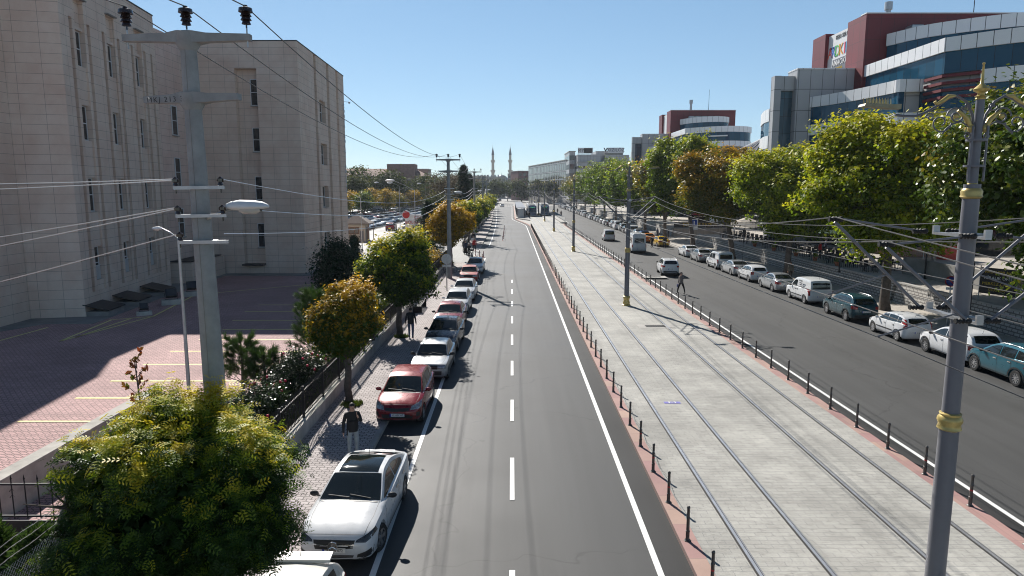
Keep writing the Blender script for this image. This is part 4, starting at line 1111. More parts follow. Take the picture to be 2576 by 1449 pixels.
    def strip_side(s, mb, pts, wd, sx, off=.008, mi=0):
        ax = '+x' if sx > 0 else '-x'
        s.patch('', None, [(y, z-wd/2) for y, z in pts], [(y, z+wd/2) for y, z in pts], ax, nu=(len(pts)-1)*4, nv=1, off=off, mb=mb, mi=mi)
    def details(s):
        P = s.P; L, W = P['L'], P['W']; hl = L/2; cab = P['cabin']; bel = P['belt']
        # windscreen, rear window: viewed from above
        yA, yB, yC, yD = P['glass']
        def wx(y): return s.side(y, s.roof(y)-.07)*.93
        if P.get('screen_axis', '+z') == '+z':
            lo = [(-wx(yA), yA), (0, yA-.06), (wx(yA), yA)]; hi = [(-wx(yB)*.97, yB), (0, yB-.03), (wx(yB)*.97, yB)]
            s.patch('windscreen', M_carglass, lo, hi, '+z', 12, 8)
        else:
            za, zb_ = s.roof(yA)+.03, s.roof(yB)-.04
            s.patch('windscreen', M_carglass, [(-wx(yA)*1.0, za), (wx(yA)*1.0, za)], [(-wx(yB), zb_), (wx(yB), zb_)], '-y', 12, 8)
        if P.get('rear') == 'z':
            lo = [(-wx(yC)*.92, yC), (0, yC+.03), (wx(yC)*.92, yC)]; hi = [(-wx(yD)*.97, yD), (0, yD+.05), (wx(yD)*.97, yD)]
            s.patch('rear_window', M_carglass, lo, hi, '+z', 12, 6)
        elif P.get('rear') == 'y':
            z0, z1 = P['rearz']; x0, x1 = P['rearx']
            s.patch('rear_window', M_carglass, [(-x0*.9, z0), (-x0*.5, z0-.02), (x0*.5, z0-.02), (x0*.9, z0)], [(-x1*.92, z1-.02), (-x1*.5, z1), (x1*.5, z1), (x1*.92, z1-.02)], '+y', 12, 6)
        # side windows
        for sx in (-1, 1):
            ax = '+x' if sx > 0 else '-x'
            for (a, c, *ops) in P['side']:
                n = 7; yy = [a+(c-a)*i/n for i in range(n+1)]
                lo, hi = [], []
                for y in yy:
                    z0 = s.belt(y)+.035; z1 = max(z0+.004, min(s.roof(y)-P.get('roofrail', .105), P.get('wintop', 9)))
                    lo.append((y, z0)); hi.append((y, z1))
                s.patch('side_window', M_carglass, lo, hi, ax, 14, 4)
            # seams, sill, handles
            mb = MB()
            for y in P['seams']:
                s.strip_side(mb, [(y, s.P.get('clear', .2)+.1), (y+.01, .55), (y, s.belt(y)-.01)], .012, sx)
                lo = [(y-.006, P.get('clear', .2)+.1), (y-.006, s.belt(y))]; hi = [(y+.006, P.get('clear', .2)+.1), (y+.006, s.belt(y))]
                s.patch('', None, lo, hi, ax, 6, 1, .004, mb=mb)
            s.strip_side(mb, [(P['axles'][0]+P['Rw']+.1, P.get('clear', .2)+.05), (P['axles'][1]-P['Rw']-.1, P.get('clear', .2)+.05)], .07, sx, .012)
            if P.get('rub'): s.strip_side(mb, [(P['axles'][0]+P['Rw']+.12, .52), (P['axles'][1]-P['Rw']-.12, .54)], .06, sx, .015)
            mb.build('door_seams', M_trim, s.root)
            for y in P['handles']:
                h_ = MB(); s.strip_side(h_, [(y-.09, s.belt(y)-.13), (y+.09, s.belt(y)-.12)], .035, sx, .03); s.strip_side(h_, [(y-.09, s.belt(y)-.13), (y+.09, s.belt(y)-.12)], .05, sx, .008)
                h_.build('door_handle', P.get('handle', M_chrome), s.root)
            if P.get('cladding'):
                for ya in P['axles']:
                    mb = MB(); Ra = P['Rw']+.065; lo = []; hi = []
                    for k in range(13):
                        a = math.pi*k/12; lo.append((ya-(Ra+.005)*math.cos(a), P['Rw']+(Ra+.005)*math.sin(a))); hi.append((ya-(Ra+.065)*math.cos(a), P['Rw']+(Ra+.065)*math.sin(a)))
                    s.patch('', None, lo, hi, ax, 24, 1, .012, mb=mb); mb.build('wheel_arch_trim', M_trim, s.root)
            # mirror
            ym = P['mirror']; zm = s.belt(ym)+.06; xm = s.w(ym)*.93
            mr = MB(); mr.sphere((sx*(xm+.13), ym, zm+.02), .10, 10, 6, 0, (1.15, .62, .72)); mr.cyl((sx*(xm-.04), ym+.02, zm-.05), (sx*(xm+.1), ym, zm-.02), .02)
            mr.build('mirror', P.get('mirrorm') or s.paint, s.root, smooth=60, objlink=P.get('mirrorm') is None)
        # lamps
        for sx in (-1, 1):
            lo, hi = P['head']; f = lambda pl: [(sx*x, z) for x, z in pl] if sx > 0 else [(sx*x, z) for x, z in pl]
            o = s.patch('headlight', P.get('headm', M_lampglass), f(lo), f(hi), '-y', 8, 4, .008)
            if sx < 0: o.data.flip_normals()
            lo, hi = P['tail_l']
            o = s.patch('tail_light', M_tail, f(lo), f(hi), '+y', 8, 4, .010)
            if sx < 0: o.data.flip_normals()
        mb = MB(); lo, hi = P['grille']; s.patch('', None, lo, hi, '-y', 12, 5, .006, mb=mb)
        for lo, hi in P.get('intakes', []): s.patch('', None, lo, hi, '-y', 8, 3, .006, mb=mb)
        mb.build('grille', M_trim, s.root, smooth=60)
        if P.get('grillebar'):
            mb = MB()
            for lo, hi in P['grillebar']: s.patch('', None, lo, hi, '-y', 12, 1, .02, mb=mb)
            mb.build('grille_bar', M_chrome, s.root)
        if P.get('rearblack'):
            lo, hi = P['rearblack']; s.patch('rear_bumper_trim', M_trim, lo, hi, '+y', 12, 3, .010)
        if P.get('rails'):
            for sx in (-1, 1):
                y0_, y1_ = P['rails']; mb = MB(); pts = [(sx*s.side(y, s.roof(y)-.05)*.93, y, s.roof(y)+.03) for y in np.linspace(y0_, y1_, 8)]
                pts[0] = (pts[0][0], pts[0][1], pts[0][2]-.05); pts[-1] = (pts[-1][0], pts[-1][1], pts[-1][2]-.05)
                mb.tube(pts, .018, 6); mb.build('roof_rail', M_rim, s.root, smooth=60)
        mb = MB(); ya = P.get('aerial', yC-.1 if P.get('rear') == 'z' else hl-.5); mb.cyl((0, ya, s.roof(ya)+.01), (0, ya+.07, s.roof(ya)+.19), .009, .005, 5); mb.build('aerial', M_trim, s.root)
        # wipers, seams of bonnet
        mb = MB()
        for x0, x1 in ((-.55, -.02), (-.02, .5)):
            pa = s.cast((x0*W/1.8, yA+.10, 4), (0,0,-1), .02); pb = s.cast((x1*W/1.8, yA+.02, 4), (0,0,-1), .02)
            mb.cyl(pa, pb, .009, .009, 5)
        yy = yA-.04
        s.patch('', None, [(-W*.38, yy-.05), (0, yy-.10), (W*.38, yy-.05)], [(-W*.38, yy+.01), (0, yy-.04), (W*.38, yy+.01)], '+z', 10, 1, .006, mb=mb)
        mb.build('wiper', M_trim, s.root)
        mb = MB()
        for sx in (-1, 1):
            xx = W/2*.80*sx; f0 = -hl+.22
            s.patch('', None, [(xx*.9-.005, f0), (xx-.005, (f0+yA)/2), (xx-.005, yA)], [(xx*.9+.005, f0), (xx+.005, (f0+yA)/2), (xx+.005, yA)], '+z', 10, 1, .004, mb=mb)
        s.patch('', None, [(-W*.36, -hl+.215), (0, -hl+.16), (W*.36, -hl+.215)], [(-W*.36, -hl+.225), (0, -hl+.17), (W*.36, -hl+.225)], '+z', 10, 1, .004, mb=mb)
        mb.build('bonnet_seam', M_trim, s.root)
    def plate(s, txt, rear=False, z=.42):
        hl = s.P['L']/2; p = s.cast((0, 5 if rear else -5, z), (0, -1 if rear else 1, 0), 0)
        q = s.cast((.24, 5 if rear else -5, z), (0, -1 if rear else 1, 0), 0)
        y = (max if rear else min)(p.y, q.y); sg_ = 1 if rear else -1
        b = MB(); b.box(-.26, .26, y+sg_*.004, y+sg_*.018, z-.056, z+.056); o = b.build('licence_plate', M_plate, s.root)
        fy = y+sg_*.020; rz = math.pi if rear else 0
        t = textmesh(txt, .098, M_ink, o, (.02*(-1 if rear else 1), fy, z-.002), (math.pi/2, 0, rz), 'lettering', .001, sx=.86)
        b = MB(); x0 = -.26 if not rear else .215
        b.box(x0, x0+.045, y+sg_*.018, y+sg_*.0205, z-.056, z+.056); b.build('blue_band', M_pblue, o)
        return o
    def place(s, x, y, rz=0.0, z=0.0, tilt=0.0):
        s.root.location = (x, y, z); s.root.rotation_euler = (tilt, 0, rz); return s

def spec(kind, **kw):
    S = dict(
     coupe=dict(L=4.63, W=1.80, Rw=.33, axles=(-1.42,1.28), belt=[(-2.32,.70),(-1.9,.80),(-1.0,.90),(0,.95),(1.2,1.0),(1.9,1.0),(2.32,.92)], hood=[(-2.32,.60),(-2.2,.72),(-1.7,.88),(-.9,1.0),(0,1.02),(1.6,1.05),(2.2,1.03),(2.32,.96)],
        cabin=[(-1.0,.96),(-.62,1.13),(-.15,1.34),(.15,1.405),(.6,1.41),(1.1,1.33),(1.6,1.18),(2.02,1.03)], wr=.66, glass=(-.90,-.13,1.06,1.80), rear='z', side=[(-.72,.42),(.48,1.42)], seams=[-.95,.45,1.15], handles=[.25,1.05], mirror=-.62,
        head=([(.48,.62),(.70,.60),(.86,.70)],[(.50,.66),(.72,.745),(.83,.80)]), headm=M_darklamp, tail_l=([(.45,.74),(.84,.78)],[(.45,.86),(.80,.93)]), grille=([(-.42,.48),(0,.44),(.42,.48)],[(-.47,.66),(0,.68),(.47,.66)]), clear=.16, rim='five', tw=.24,
        intakes=[([(-.82,.28),(-.50,.24)],[(-.84,.46),(-.52,.34)]),([(.50,.24),(.82,.28)],[(.52,.34),(.84,.46)]),([(-.40,.22),(.40,.22)],[(-.44,.32),(.44,.32)])]),
     sedan=dict(L=4.55, W=1.78, Rw=.32, axles=(-1.38,1.27), belt=[(-2.28,.70),(-1.8,.82),(-.9,.92),(.5,.96),(1.5,1.0),(2.28,.95)], hood=[(-2.28,.62),(-2.1,.78),(-1.6,.90),(-.95,.99),(1.4,1.03),(2.1,1.04),(2.28,.98)],
        cabin=[(-1.05,.96),(-.6,1.18),(-.2,1.37),(.15,1.45),(.65,1.45),(1.05,1.38),(1.4,1.22),(1.78,1.03)], wr=.66, glass=(-.95,-.2,1.02,1.60), rear='z', side=[(-.78,.22),(.28,1.15)], seams=[-.92,.25,1.02], handles=[.08,.95], mirror=-.68,
        head=([(.50,.58),(.84,.62)],[(.54,.74),(.84,.80)]), tail_l=([(.48,.70),(.84,.72)],[(.48,.88),(.84,.92)]), grille=([(-.38,.56),(.38,.56)],[(-.42,.70),(.42,.70)]), intakes=[([(-.55,.26),(.55,.26)],[(-.60,.42),(.60,.42)])], rim='five'),
     oldsedan=dict(L=4.2, W=1.66, Rw=.29, axles=(-1.28,1.18), taper=.05, shoulder=.97, belt=[(-2.1,.78),(-1.0,.88),(.5,.90),(2.1,.88)], hood=[(-2.1,.74),(-2.0,.82),(-1.5,.87),(-.8,.93),(1.3,.95),(2.0,.94),(2.1,.88)],
        cabin=[(-.92,.91),(-.5,1.18),(-.28,1.33),(0,1.38),(.8,1.38),(1.1,1.33),(1.28,1.18),(1.6,.95)], wr=.72, glass=(-.85,-.30,1.14,1.50), rear='z', bow=(.05,.04), side=[(-.66,.22),(.28,1.06)], seams=[-.82,.25,1.02], handles=[.08,.92], mirror=-.62, mirrorm=M_trim, handle=M_trim, rim='plain', crown=.012,
        head=([(.40,.62),(.78,.62)],[(.40,.78),(.78,.78)]), tail_l=([(.42,.62),(.78,.62)],[(.42,.80),(.78,.80)]), grille=([(-.40,.60),(.40,.60)],[(-.40,.77),(.40,.77)]), intakes=[([(-.72,.26),(.72,.26)],[(-.76,.52),(.76,.52)])], rub=True),
     hatch=dict(L=4.05, W=1.73, Rw=.315, axles=(-1.25,1.27), belt=[(-2.02,.72),(-1.5,.84),(-.8,.93),(.5,.97),(1.6,1.02),(2.02,1.0)], hood=[(-2.02,.62),(-1.9,.76),(-1.4,.92),(-.85,1.0),(1.6,1.05),(1.98,1.05),(2.02,.98)],
        cabin=[(-1.0,.96),(-.6,1.18),(-.2,1.38),(.15,1.46),(.9,1.47),(1.4,1.42),(1.7,1.30),(1.88,1.12),(1.93,1.0)], wr=.68, glass=(-.92,-.2,1.5,1.8), rear='y', rearz=(1.08,1.34), rearx=(.60,.52), side=[(-.74,.14),(.20,1.05),(1.10,1.45)], seams=[-.88,.17,.98], handles=[.02,.88], mirror=-.66,
        head=([(.46,.62),(.82,.66)],[(.50,.74),(.80,.86)]), tail_l=([(.58,.72),(.80,.74)],[(.56,.98),(.78,1.0)]), grille=([(-.42,.60),(0,.56),(.42,.60)],[(-.45,.70),(0,.68),(.45,.70)]), intakes=[([(-.5,.26),(.5,.26)],[(-.58,.46),(.58,.46)]),([(-.78,.40),(-.66,.38)],[(-.78,.54),(-.68,.54)]),([(.66,.38),(.78,.40)],[(.68,.54),(.78,.54)])]),
     suv=dict(L=4.40, W=1.84, Rw=.35, axles=(-1.32,1.33), clear=.26, belt=[(-2.2,.82),(-1.6,.96),(-.9,1.04),(.6,1.08),(1.7,1.14),(2.2,1.10)], hood=[(-2.2,.78),(-2.08,.92),(-1.6,1.04),(-.95,1.11),(1.7,1.17),(2.15,1.17),(2.2,1.1)],
        cabin=[(-1.1,1.07),(-.7,1.30),(-.35,1.50),(0,1.60),(.9,1.63),(1.5,1.59),(1.85,1.44),(2.05,1.22),(2.1,1.12)], wr=.68, glass=(-1.0,-.36,1.6,1.9), rear='y', rearz=(1.20,1.50), rearx=(.66,.58), side=[(-.82,.14),(.20,1.05),(1.12,1.62)], seams=[-.95,.17,1.02], handles=[.02,.90], mirror=-.75, cladding=True, rails=(-.1,1.7), mirrorm=M_trim,
        head=([(.50,.76),(.86,.80)],[(.52,.88),(.84,.98)]), tail_l=([(.56,.88),(.86,.88)],[(.56,1.04),(.84,1.08)]), grille=([(-.42,.62),(.42,.62)],[(-.46,.86),(.46,.86)]), intakes=[([(-.6,.32),(.6,.32)],[(-.62,.50),(.62,.50)])], rearblack=([(-.80,.30),(.80,.30)],[(-.84,.52),(.84,.52)]), rim='multi', tw=.23),
     van=dict(bow=(.18,.05), L=4.40, W=1.84, Rw=.32, axles=(-1.35,1.40), clear=.22, taper=.05, belt=[(-2.2,.84),(-1.6,.98),(-.9,1.05),(.6,1.07),(2.2,1.07)], hood=[(-2.2,.78),(-2.1,.92),(-1.7,1.06),(-1.2,1.14),(1.7,1.10),(2.16,1.10),(2.2,1.06)],
        cabin=[(-1.35,1.09),(-.95,1.40),(-.62,1.66),(-.25,1.80),(.5,1.84),(1.7,1.82),(2.0,1.76),(2.13,1.55),(2.17,1.08)], wr=.78, glass=(-1.25,-.66,1.6,1.9), rear='y', rearz=(1.18,1.62), rearx=(.72,.68), side=[(-.98,-.12)], seams=[-1.1,-.08,1.05], handles=[-.22,.15], mirror=-.95, mirrorm=M_trim, roofrail=.16, wintop=1.58, handle=M_trim,
        head=([(.50,.78),(.84,.80)],[(.54,.96),(.82,1.06)]), tail_l=([(.78,.70),(.88,.70)],[(.78,1.12),(.87,1.12)]), grille=([(-.42,.66),(.42,.66)],[(-.46,.84),(.46,.84)]), intakes=[([(-.6,.30),(.6,.30)],[(-.62,.48),(.62,.48)])], rim='plain', rub=True),
     minibus=dict(bow=(.12,.04), L=5.9, W=1.98, Rw=.34, axles=(-1.95,1.75), clear=.28, taper=.03, belt=[(-2.95,1.0),(-2.2,1.15),(-1.6,1.2),(2.95,1.2)], hood=[(-2.95,.86),(-2.85,1.02),(-2.4,1.18),(-2.0,1.26),(2.9,1.24),(2.95,1.2)],
        cabin=[(-2.15,1.22),(-1.8,1.6),(-1.5,2.05),(-1.2,2.4),(-.7,2.55),(2.4,2.55),(2.8,2.5),(2.9,2.2),(2.93,1.2)], wr=.84, glass=(-2.05,-1.5,2.2,2.6), rear='y', rearz=(1.45,2.0), rearx=(.72,.68), side=[(-1.75,-1.0),(-.9,.2),(.3,1.4),(1.5,2.5)], seams=[-1.9,-.95,.25], handles=[-1.1,.1], mirror=-1.75, mirrorm=M_trim, roofrail=.5, wintop=2.05, handle=M_trim, aerial=0,
        head=([(.58,.84),(.90,.86)],[(.60,1.02),(.88,1.1)]), tail_l=([(.82,.82),(.94,.82)],[(.82,1.22),(.94,1.22)]), grille=([(-.5,.66),(.5,.66)],[(-.52,.86),(.52,.86)]), intakes=[([(-.7,.34),(.7,.34)],[(-.7,.52),(.7,.52)])], rim='plain'))
    d = dict(S[kind]); d.update(kw); return d
def mkcar(kind, label, cat, paint, x, y, rz, plate=None, name='parked_car', group=None, **kw):
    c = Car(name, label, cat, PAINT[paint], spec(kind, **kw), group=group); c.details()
    pr = kw.get('prear', False)
    c.plate(plate or '42 AB 510', rear=False, z=kw.get('pz', .44)); 
    rzp = {'suv': .72, 'van': .62, 'minibus': .62, 'hatch': .60, 'coupe': .70, 'sedan': .62, 'oldsedan': .5}[kind]
    c.plate(plate or '42 AB 510', rear=True, z=kw.get('rpz', rzp))
    return c.place(x, y, rz)
GL = 'cars parked nose first along the left kerb'; GR = 'cars parked along the right kerb'
def frontY(px, py, kind_L, h=.2): return G(px, py, h)
# ---- left kerb row (fronts towards the camera)
c = mkcar('coupe', 'white coupe with black panoramic roof and star emblem, nearest whole car on the left', 'car', 'white', -3.86, 16.45, R(-2.6), '42 BN 072', group=GL, steer=R(-12), mirrorm=M_trim)
merc = c
c.patch('sunroof', M_carglass, [(-.50,-.10),(0,-.13),(.50,-.10)], [(-.47,.95),(0,.97),(.47,.95)], '+z', 10, 8, .007)
mb = MB()
for k in range(2): c.patch('', None, [(-.45, .575+k*.014-.008),(.45,.575+k*.014-.008)], [(-.45,.575+k*.014),(.45,.575+k*.014)], '-y', 12, 1, .03, mb=mb)
mb.build('grille_bar', M_chrome, c.root)
gy = c.cast((0,-5,.57),(0,1,0),0).y-.045
mb = MB(); mb.lathe([(.115,0),(.115,.02),(.098,.02),(.098,0)], (0, gy, .57), 24, axis='Y')
for a in (90, 210, 330): mb.cyl((0, gy, .57), (.104*math.cos(R(a)), gy, .57+.104*math.sin(R(a))), .016, .006, 6)
mb.build('emblem', M_chrome, c.root)
mb = MB(); mb.add([(-.46,2.06,1.02),(.46,2.06,1.02),(.42,2.20,1.03),(-.42,2.20,1.03),(-.46,2.06,.98),(.46,2.06,.98),(.42,2.20,.97),(-.42,2.20,.97)], [(0,1,2,3),(4,7,6,5),(0,4,5,1),(1,5,6,2),(2,6,7,3),(3,7,4,0)]); mb.build('spoiler', c.paint, c.root)
mb = MB(); mb.bevbox(-.55,-.08,-.72,-.55,1.07,1.085,.01); mb.build('dashboard_reflection', M_greypole, c.root) if False else None
c = mkcar('hatch', 'cream white hatchback at the bottom edge, only roof and rear spoiler showing', 'car', 'cream', -4.05, 10.55, R(-1), '42 TR 118', group=GL)
c.root.name = 'parked_car'
mb = MB(); mb.add([(-.60,1.42,1.50),(.60,1.42,1.50),(.58,1.74,1.49),(-.58,1.74,1.49),(-.60,1.42,1.44),(.60,1.42,1.44),(.58,1.74,1.455),(-.58,1.74,1.455)], [(0,1,2,3),(4,7,6,5),(0,4,5,1),(1,5,6,2),(2,6,7,3),(3,7,4,0)]); mb.build('spoiler', c.paint, c.root)
x, y = G(1000, 1062, .2)
c = mkcar('hatch', 'shiny red hatchback with plate 42 AJB 367, parked behind the white coupe', 'car', 'red', -4.03, y+2.02, R(-1.5), '42 AJB 367', group=GL)
x, y = G(1090, 952, .2)
c = mkcar('oldsedan', 'boxy old silver saloon with black bumper behind the red hatchback', 'car', 'silver', -3.62, y+2.1, R(-1), '42 VE 904', group=GL)
mkcar('sedan', 'dark navy saloon between the boxy silver car and the wine red saloon', 'car', 'navy', -3.62, 36.5, R(-2), '42 AZ 771', group=GL, mirrorm=M_trim)
mkcar('sedan', 'wine red saloon with a greyish roof, sixth whole car from the camera', 'car', 'darkred', -3.80, 41.6, R(-1), '42 HK 230', group=GL, mirrorm=M_trim)
mkcar('hatch', 'white hatchback directly behind the wine red saloon', 'car', 'white', -3.75, 46.8, R(-1.5), '42 KV 665', group=GL)
mkcar('sedan', 'white saloon with its orange indicator showing, between the white hatchback and the old red car', 'car', 'white', -3.66, 52.6, R(-1), '42 RC 343', group=GL)
c = mkcar('oldsedan', 'old faded red saloon with a black diagonal bonnet stripe', 'car', 'oldred', -3.92, 62.6, R(0), '42 D 1985', group=GL)
c.patch('bonnet_stripe', M_trim, [(-.62,-1.2),(-.05,-2.0)], [(-.34,-1.2),(.20,-2.0)], '+z', 6, 4, .006)
mkcar('sedan', 'white saloon at the far end of the left parked row beside the marker posts', 'car', 'white', -3.72, 69.4, R(-1), '42 SG 520', group=GL)

# ---- right kerb row (rears towards the camera)
pi = math.pi
def rcar(kind, label, paint, px, py, txt, X=22.35, L_=4.4, **kw):
    """px, py: foot of the front left wheel"""
    ax = spec(kind)['axles'][0]
    y = G(px, py)[1] + ax
    return mkcar(kind, label, kw.pop('cat', 'car'), paint, X, y, pi+R(kw.pop('yaw', 0)), txt, group=GR, **kw)
rcar('suv', 'light blue crossover cut off by the right picture edge', 'aqua', 2482, 931, '42 AGC 88', 22.45, W=1.80)
c = rcar('suv', 'white crossover with red tail lamps and plate 42 COU 21 beside the foreground lamp pole', 'white', 2328, 884, '42 COU 21', 22.4, L=4.25, rails=None, mirrorm=M_trim, tail_l=([(.50,.86),(.84,.84)],[(.46,.98),(.84,1.06)]))
rcar('hatch', 'small white hatchback with tall red tail lamps in front of the dark teal crossover', 'white', 2194, 834, '42 BJ 317', 22.25, rub=True, rim='plain', tail_l=([(.66,.80),(.80,.80)],[(.60,1.28),(.72,1.28)]))
rcar('suv', 'dark teal crossover with silver roof rails parked behind the white van', 'teal', 2074, 788, '42 AOP 972', 22.3, L=4.5)
c = rcar('van', 'white panel van with rear window and grey lettering on its side', 'white', 1993, 749, '42 BAS 40', 22.45)
textmesh('BOKSA', .17, M_greypole, c.root, (c.w(.75)+.0, .75, 1.62), (pi/2, 0, pi/2), 'lettering', .01)
for k in range(3): textmesh('NAKLİYAT'[:8-k], .10, M_greypole, c.root, (c.w(.75)-.01, .75, 1.45-k*.13), (pi/2, 0, pi/2), 'lettering', .01)
rcar('sedan', 'silver liftback saloon between the white van and the small white hatchback', 'silver', 1917, 722, '42 FP 118', 22.3)
rcar('hatch', 'plain white hatchback below the slatted wall, beside the man on the pavement', 'white', 1865, 700, '42 NT 006', 22.35, rub=True)
rcar('coupe', 'silver white low coupe in front of the white passenger van', 'silver', 1818, 684, '42 ACY 31', 22.3)
c = rcar('van', 'white passenger van with side windows and a large rear window under the leaning tree', 'white', 1783, 670, '42 KD 515', 22.3, side=[(-.98,-.12),(-.02,.9)], rearblack=([(-.84,.30),(.84,.30)],[(-.86,.58),(.86,.58)]))
rcar('sedan', 'beige silver saloon behind the white passenger van', 'silver', 1740, 653, '42 JH 220', 22.3)
rcar('coupe', 'white three door coupe parked nearest the yellow taxi', 'white', 1701, 641, '42 YZ 76', 22.3)
tx = mkcar('sedan', 'yellow taxi with two men standing behind it', 'taxi', 'yellow', 22.0, 101.5, pi+R(6), '42 T 0212', name='taxi')
b = MB(); b.bevbox(-.2,.2,.2,.36,1.46,1.6,.02); b.build('roof_sign', M_signwhite, tx.root)
mkcar('sedan', 'orange saloon mostly hidden behind the yellow taxi', 'car', 'orange', 21.6, 108.6, pi, '42 LB 63', group=GR)
# ---- moving traffic
mb_ = mkcar('minibus', 'white minibus with blue lettering driving away on the right road', 'minibus', 'white', 16.7, 92.0, pi+R(-1.5), '42 S 7142', name='minibus')
r_ = mb_.root
ry = mb_.P['L']/2
for (s_, z_, sz) in (('SUMAK YENİ YOL', 2.27, .15), ('SERVİS OTOBÜSÜ', 1.36, .12)): textmesh(s_, sz, mat('blue_lettering', (.03,.07,.2), .5, var=0), r_, (0, ry-.03 if z_ < 2 else ry-.10, z_), (pi/2, 0, pi), 'lettering', .03)
b = MB(); b.bevbox(-.7,.7,2.2,2.75,2.52,2.62,.03); b.build('roof_hatch', M_plate, r_)
b = MB(); b.box(-.9,.9,ry-.02,ry+.03,.44,.49); b.build('bumper_stripe', mat('petrol_blue', (.02,.12,.16), .4, var=0), r_)
mkcar('suv', 'white crossover with roof rails driving away ahead of the crossing man', 'car', 'white', 15.5, 67.6, pi+R(-4), '34 ML 208', name='moving_car', L=4.16, cladding=False, W=1.76)
c = mkcar('van', 'white small van with a black tailgate window driving away near the far tram platform', 'car', 'white', 15.85, 112.5, pi+R(-2), '42 UR 15', name='moving_car', rearz=(1.10,1.66), rearx=(.84,.78))
b = MB(); b.box(-.86,.86,2.16,2.19,.66,1.02); 
mkcar('sedan', 'white car approaching on the far left road', 'car', 'white', -4.6, 322, 0, '42 AA 11', name='moving_car')
mkcar('sedan', 'dark car crossing the far junction from left to right', 'car', 'navy', -9.5, 342, R(80), '42 AB 77', name='moving_car')

# ---- simple distant cars: one mesh, several materials
def farmesh(kind):
    P = spec(kind); c = Car('far', 'x', 'car', PAINT['white'], P); c.details()
    b = MB(); mm = [PAINT['white'], M_carglass, M_tyre, M_tail, M_lampglass, M_trim]
    for o in [q for q in c.root.children_recursive if q.type == 'MESH']:
        n_ = o.name.split('.')[0]
        mi = 0 if n_ in ('body', 'mirror') else 1 if 'window' in n_ or 'windscreen' in n_ else 2 if n_ == 'wheel' else 3 if n_ == 'tail_light' else 4 if n_ in ('headlight', 'rim') else 5
        if n_ in ('wiper', 'bonnet_seam', 'door_handle', 'aerial', 'door_seams'): continue
        if n_ == 'rim': continue
        M_ = o.matrix_local if o.parent == c.root else o.parent.matrix_local @ o.matrix_local
        vs = [tuple(M_ @ v.co) for v in o.data.vertices]; b.add(vs, [tuple(p.vertices) for p in o.data.polygons], mi)
    o = b.build('far_car', mm, smooth=42, objlink=True); me = o.data
    for q in [c.root]+list(c.root.children_recursive): bpy.data.objects.remove(q)
    bpy.data.objects.remove(o)
    return me, mm
FAR = {k: farmesh(k) for k in ('sedan', 'hatch', 'suv', 'van')}
def farcar(kind, paint, x, y, rz, label, group, z=0.0):
    me, mm = FAR[kind]; o = bpy.data.objects.new('parked_car', me); COL.objects.link(o)
    for sl, m in zip(o.material_slots, mm): sl.link = 'OBJECT'; sl.material = m
    o.material_slots[0].material = PAINT[paint]
    o.location = (x, y, z); o.rotation_euler = (0, 0, rz)
    return tag(o, label, 'car', group)
ORD = ['first','second','third','fourth','fifth','sixth','seventh','eighth','ninth','tenth','eleventh','twelfth','thirteenth','fourteenth','fifteenth','sixteenth','seventeenth','eighteenth','nineteenth','twentieth','twenty-first','twenty-second','twenty-third','twenty-fourth','twenty-fifth','twenty-sixth','twenty-seventh','twenty-eighth','twenty-ninth','thirtieth','thirty-first','thirty-second','thirty-third','thirty-fourth','thirty-fifth','thirty-sixth','thirty-seventh','thirty-eighth','thirty-ninth','fortieth']
rnd = random.Random(3)
cols_r = ['blue','silver','white','black','silver','white','white','black','white','silver','lightgrey','white','navy','white','silver','grey','white','white','silver','black','white','lightgrey','silver','white','white','grey','silver','white','black','white','white','silver','white','grey','white','silver']
kinds_r = ['sedan','sedan','van','sedan','suv','van','suv','hatch','sedan','sedan','hatch','suv','hatch','sedan','hatch','suv','hatch','van','suv','hatch','sedan','hatch','suv','hatch','van','sedan','suv','hatch','sedan','suv','hatch','sedan','hatch','suv','sedan','hatch']
y = 114.8
for k in range(36):
    farcar(kinds_r[k], cols_r[k], 22.2+rnd.uniform(-.15,.15), y, pi+R(rnd.uniform(-1.5,1.5)), '%s %s on the right kerb, %s beyond the yellow taxi' % ({'lightgrey':'pale grey'}.get(cols_r[k], cols_r[k]), {'sedan':'saloon','hatch':'hatchback','suv':'crossover','van':'van'}[kinds_r[k]], ORD[k]), 'distant cars along the right kerb')
    y += 5.4+rnd.uniform(0,.8)
# left car park: rows seen obliquely
def lot_row(p0, p1, n, rz, tagtxt, grp, skip=()):
    for k in range(n):
        if k in skip: continue
        t = k/(n-1); x = p0[0]+(p1[0]-p0[0])*t; y = p0[1]+(p1[1]-p0[1])*t
        pc = rnd.choice(['white','white','silver','black','navy','grey','white','silver','black','lightgrey','blue','darkred']); kd = rnd.choice(['sedan','hatch','sedan','suv','hatch'])
        farcar(kd, pc, x+rnd.uniform(-.2,.2), y+rnd.uniform(-.2,.2), rz+R(rnd.uniform(-2,2)), '%s %s, %s %s' % ({'lightgrey':'pale grey','darkred':'dark red'}.get(pc, pc), {'sedan':'saloon','hatch':'hatchback','suv':'crossover'}[kd], ORD[k], tagtxt), grp)
lot_row((-31.5, 122), (-27.5, 232), 38, R(62), 'in the nearer row of the left car park', 'cars in the nearer row of the left car park')
lot_row((-40, 138), (-35, 262), 34, R(62), 'in the farther row of the left car park', 'cars in the farther row of the left car park')
lot_row((-50, 175), (-46, 275), 22, R(62), 'in the rearmost row of the left car park', 'cars in the rear row of the left car park')
lot_row((-21, 235), (-14, 310), 16, R(70), 'behind the bare trees on the left', 'cars behind the bare trees')
lot_row((-12, 385), (-8, 470), 8, 0, 'queuing on the far avenue', 'cars on the far avenue')
lot_row((-24, 380), (-26, 520), 14, 0, 'parked left of the far avenue', 'cars left of the far avenue')
lot_row((24, 352), (52, 346), 9, R(80), 'crossing behind the tram platform', 'cars beyond the tram platform')
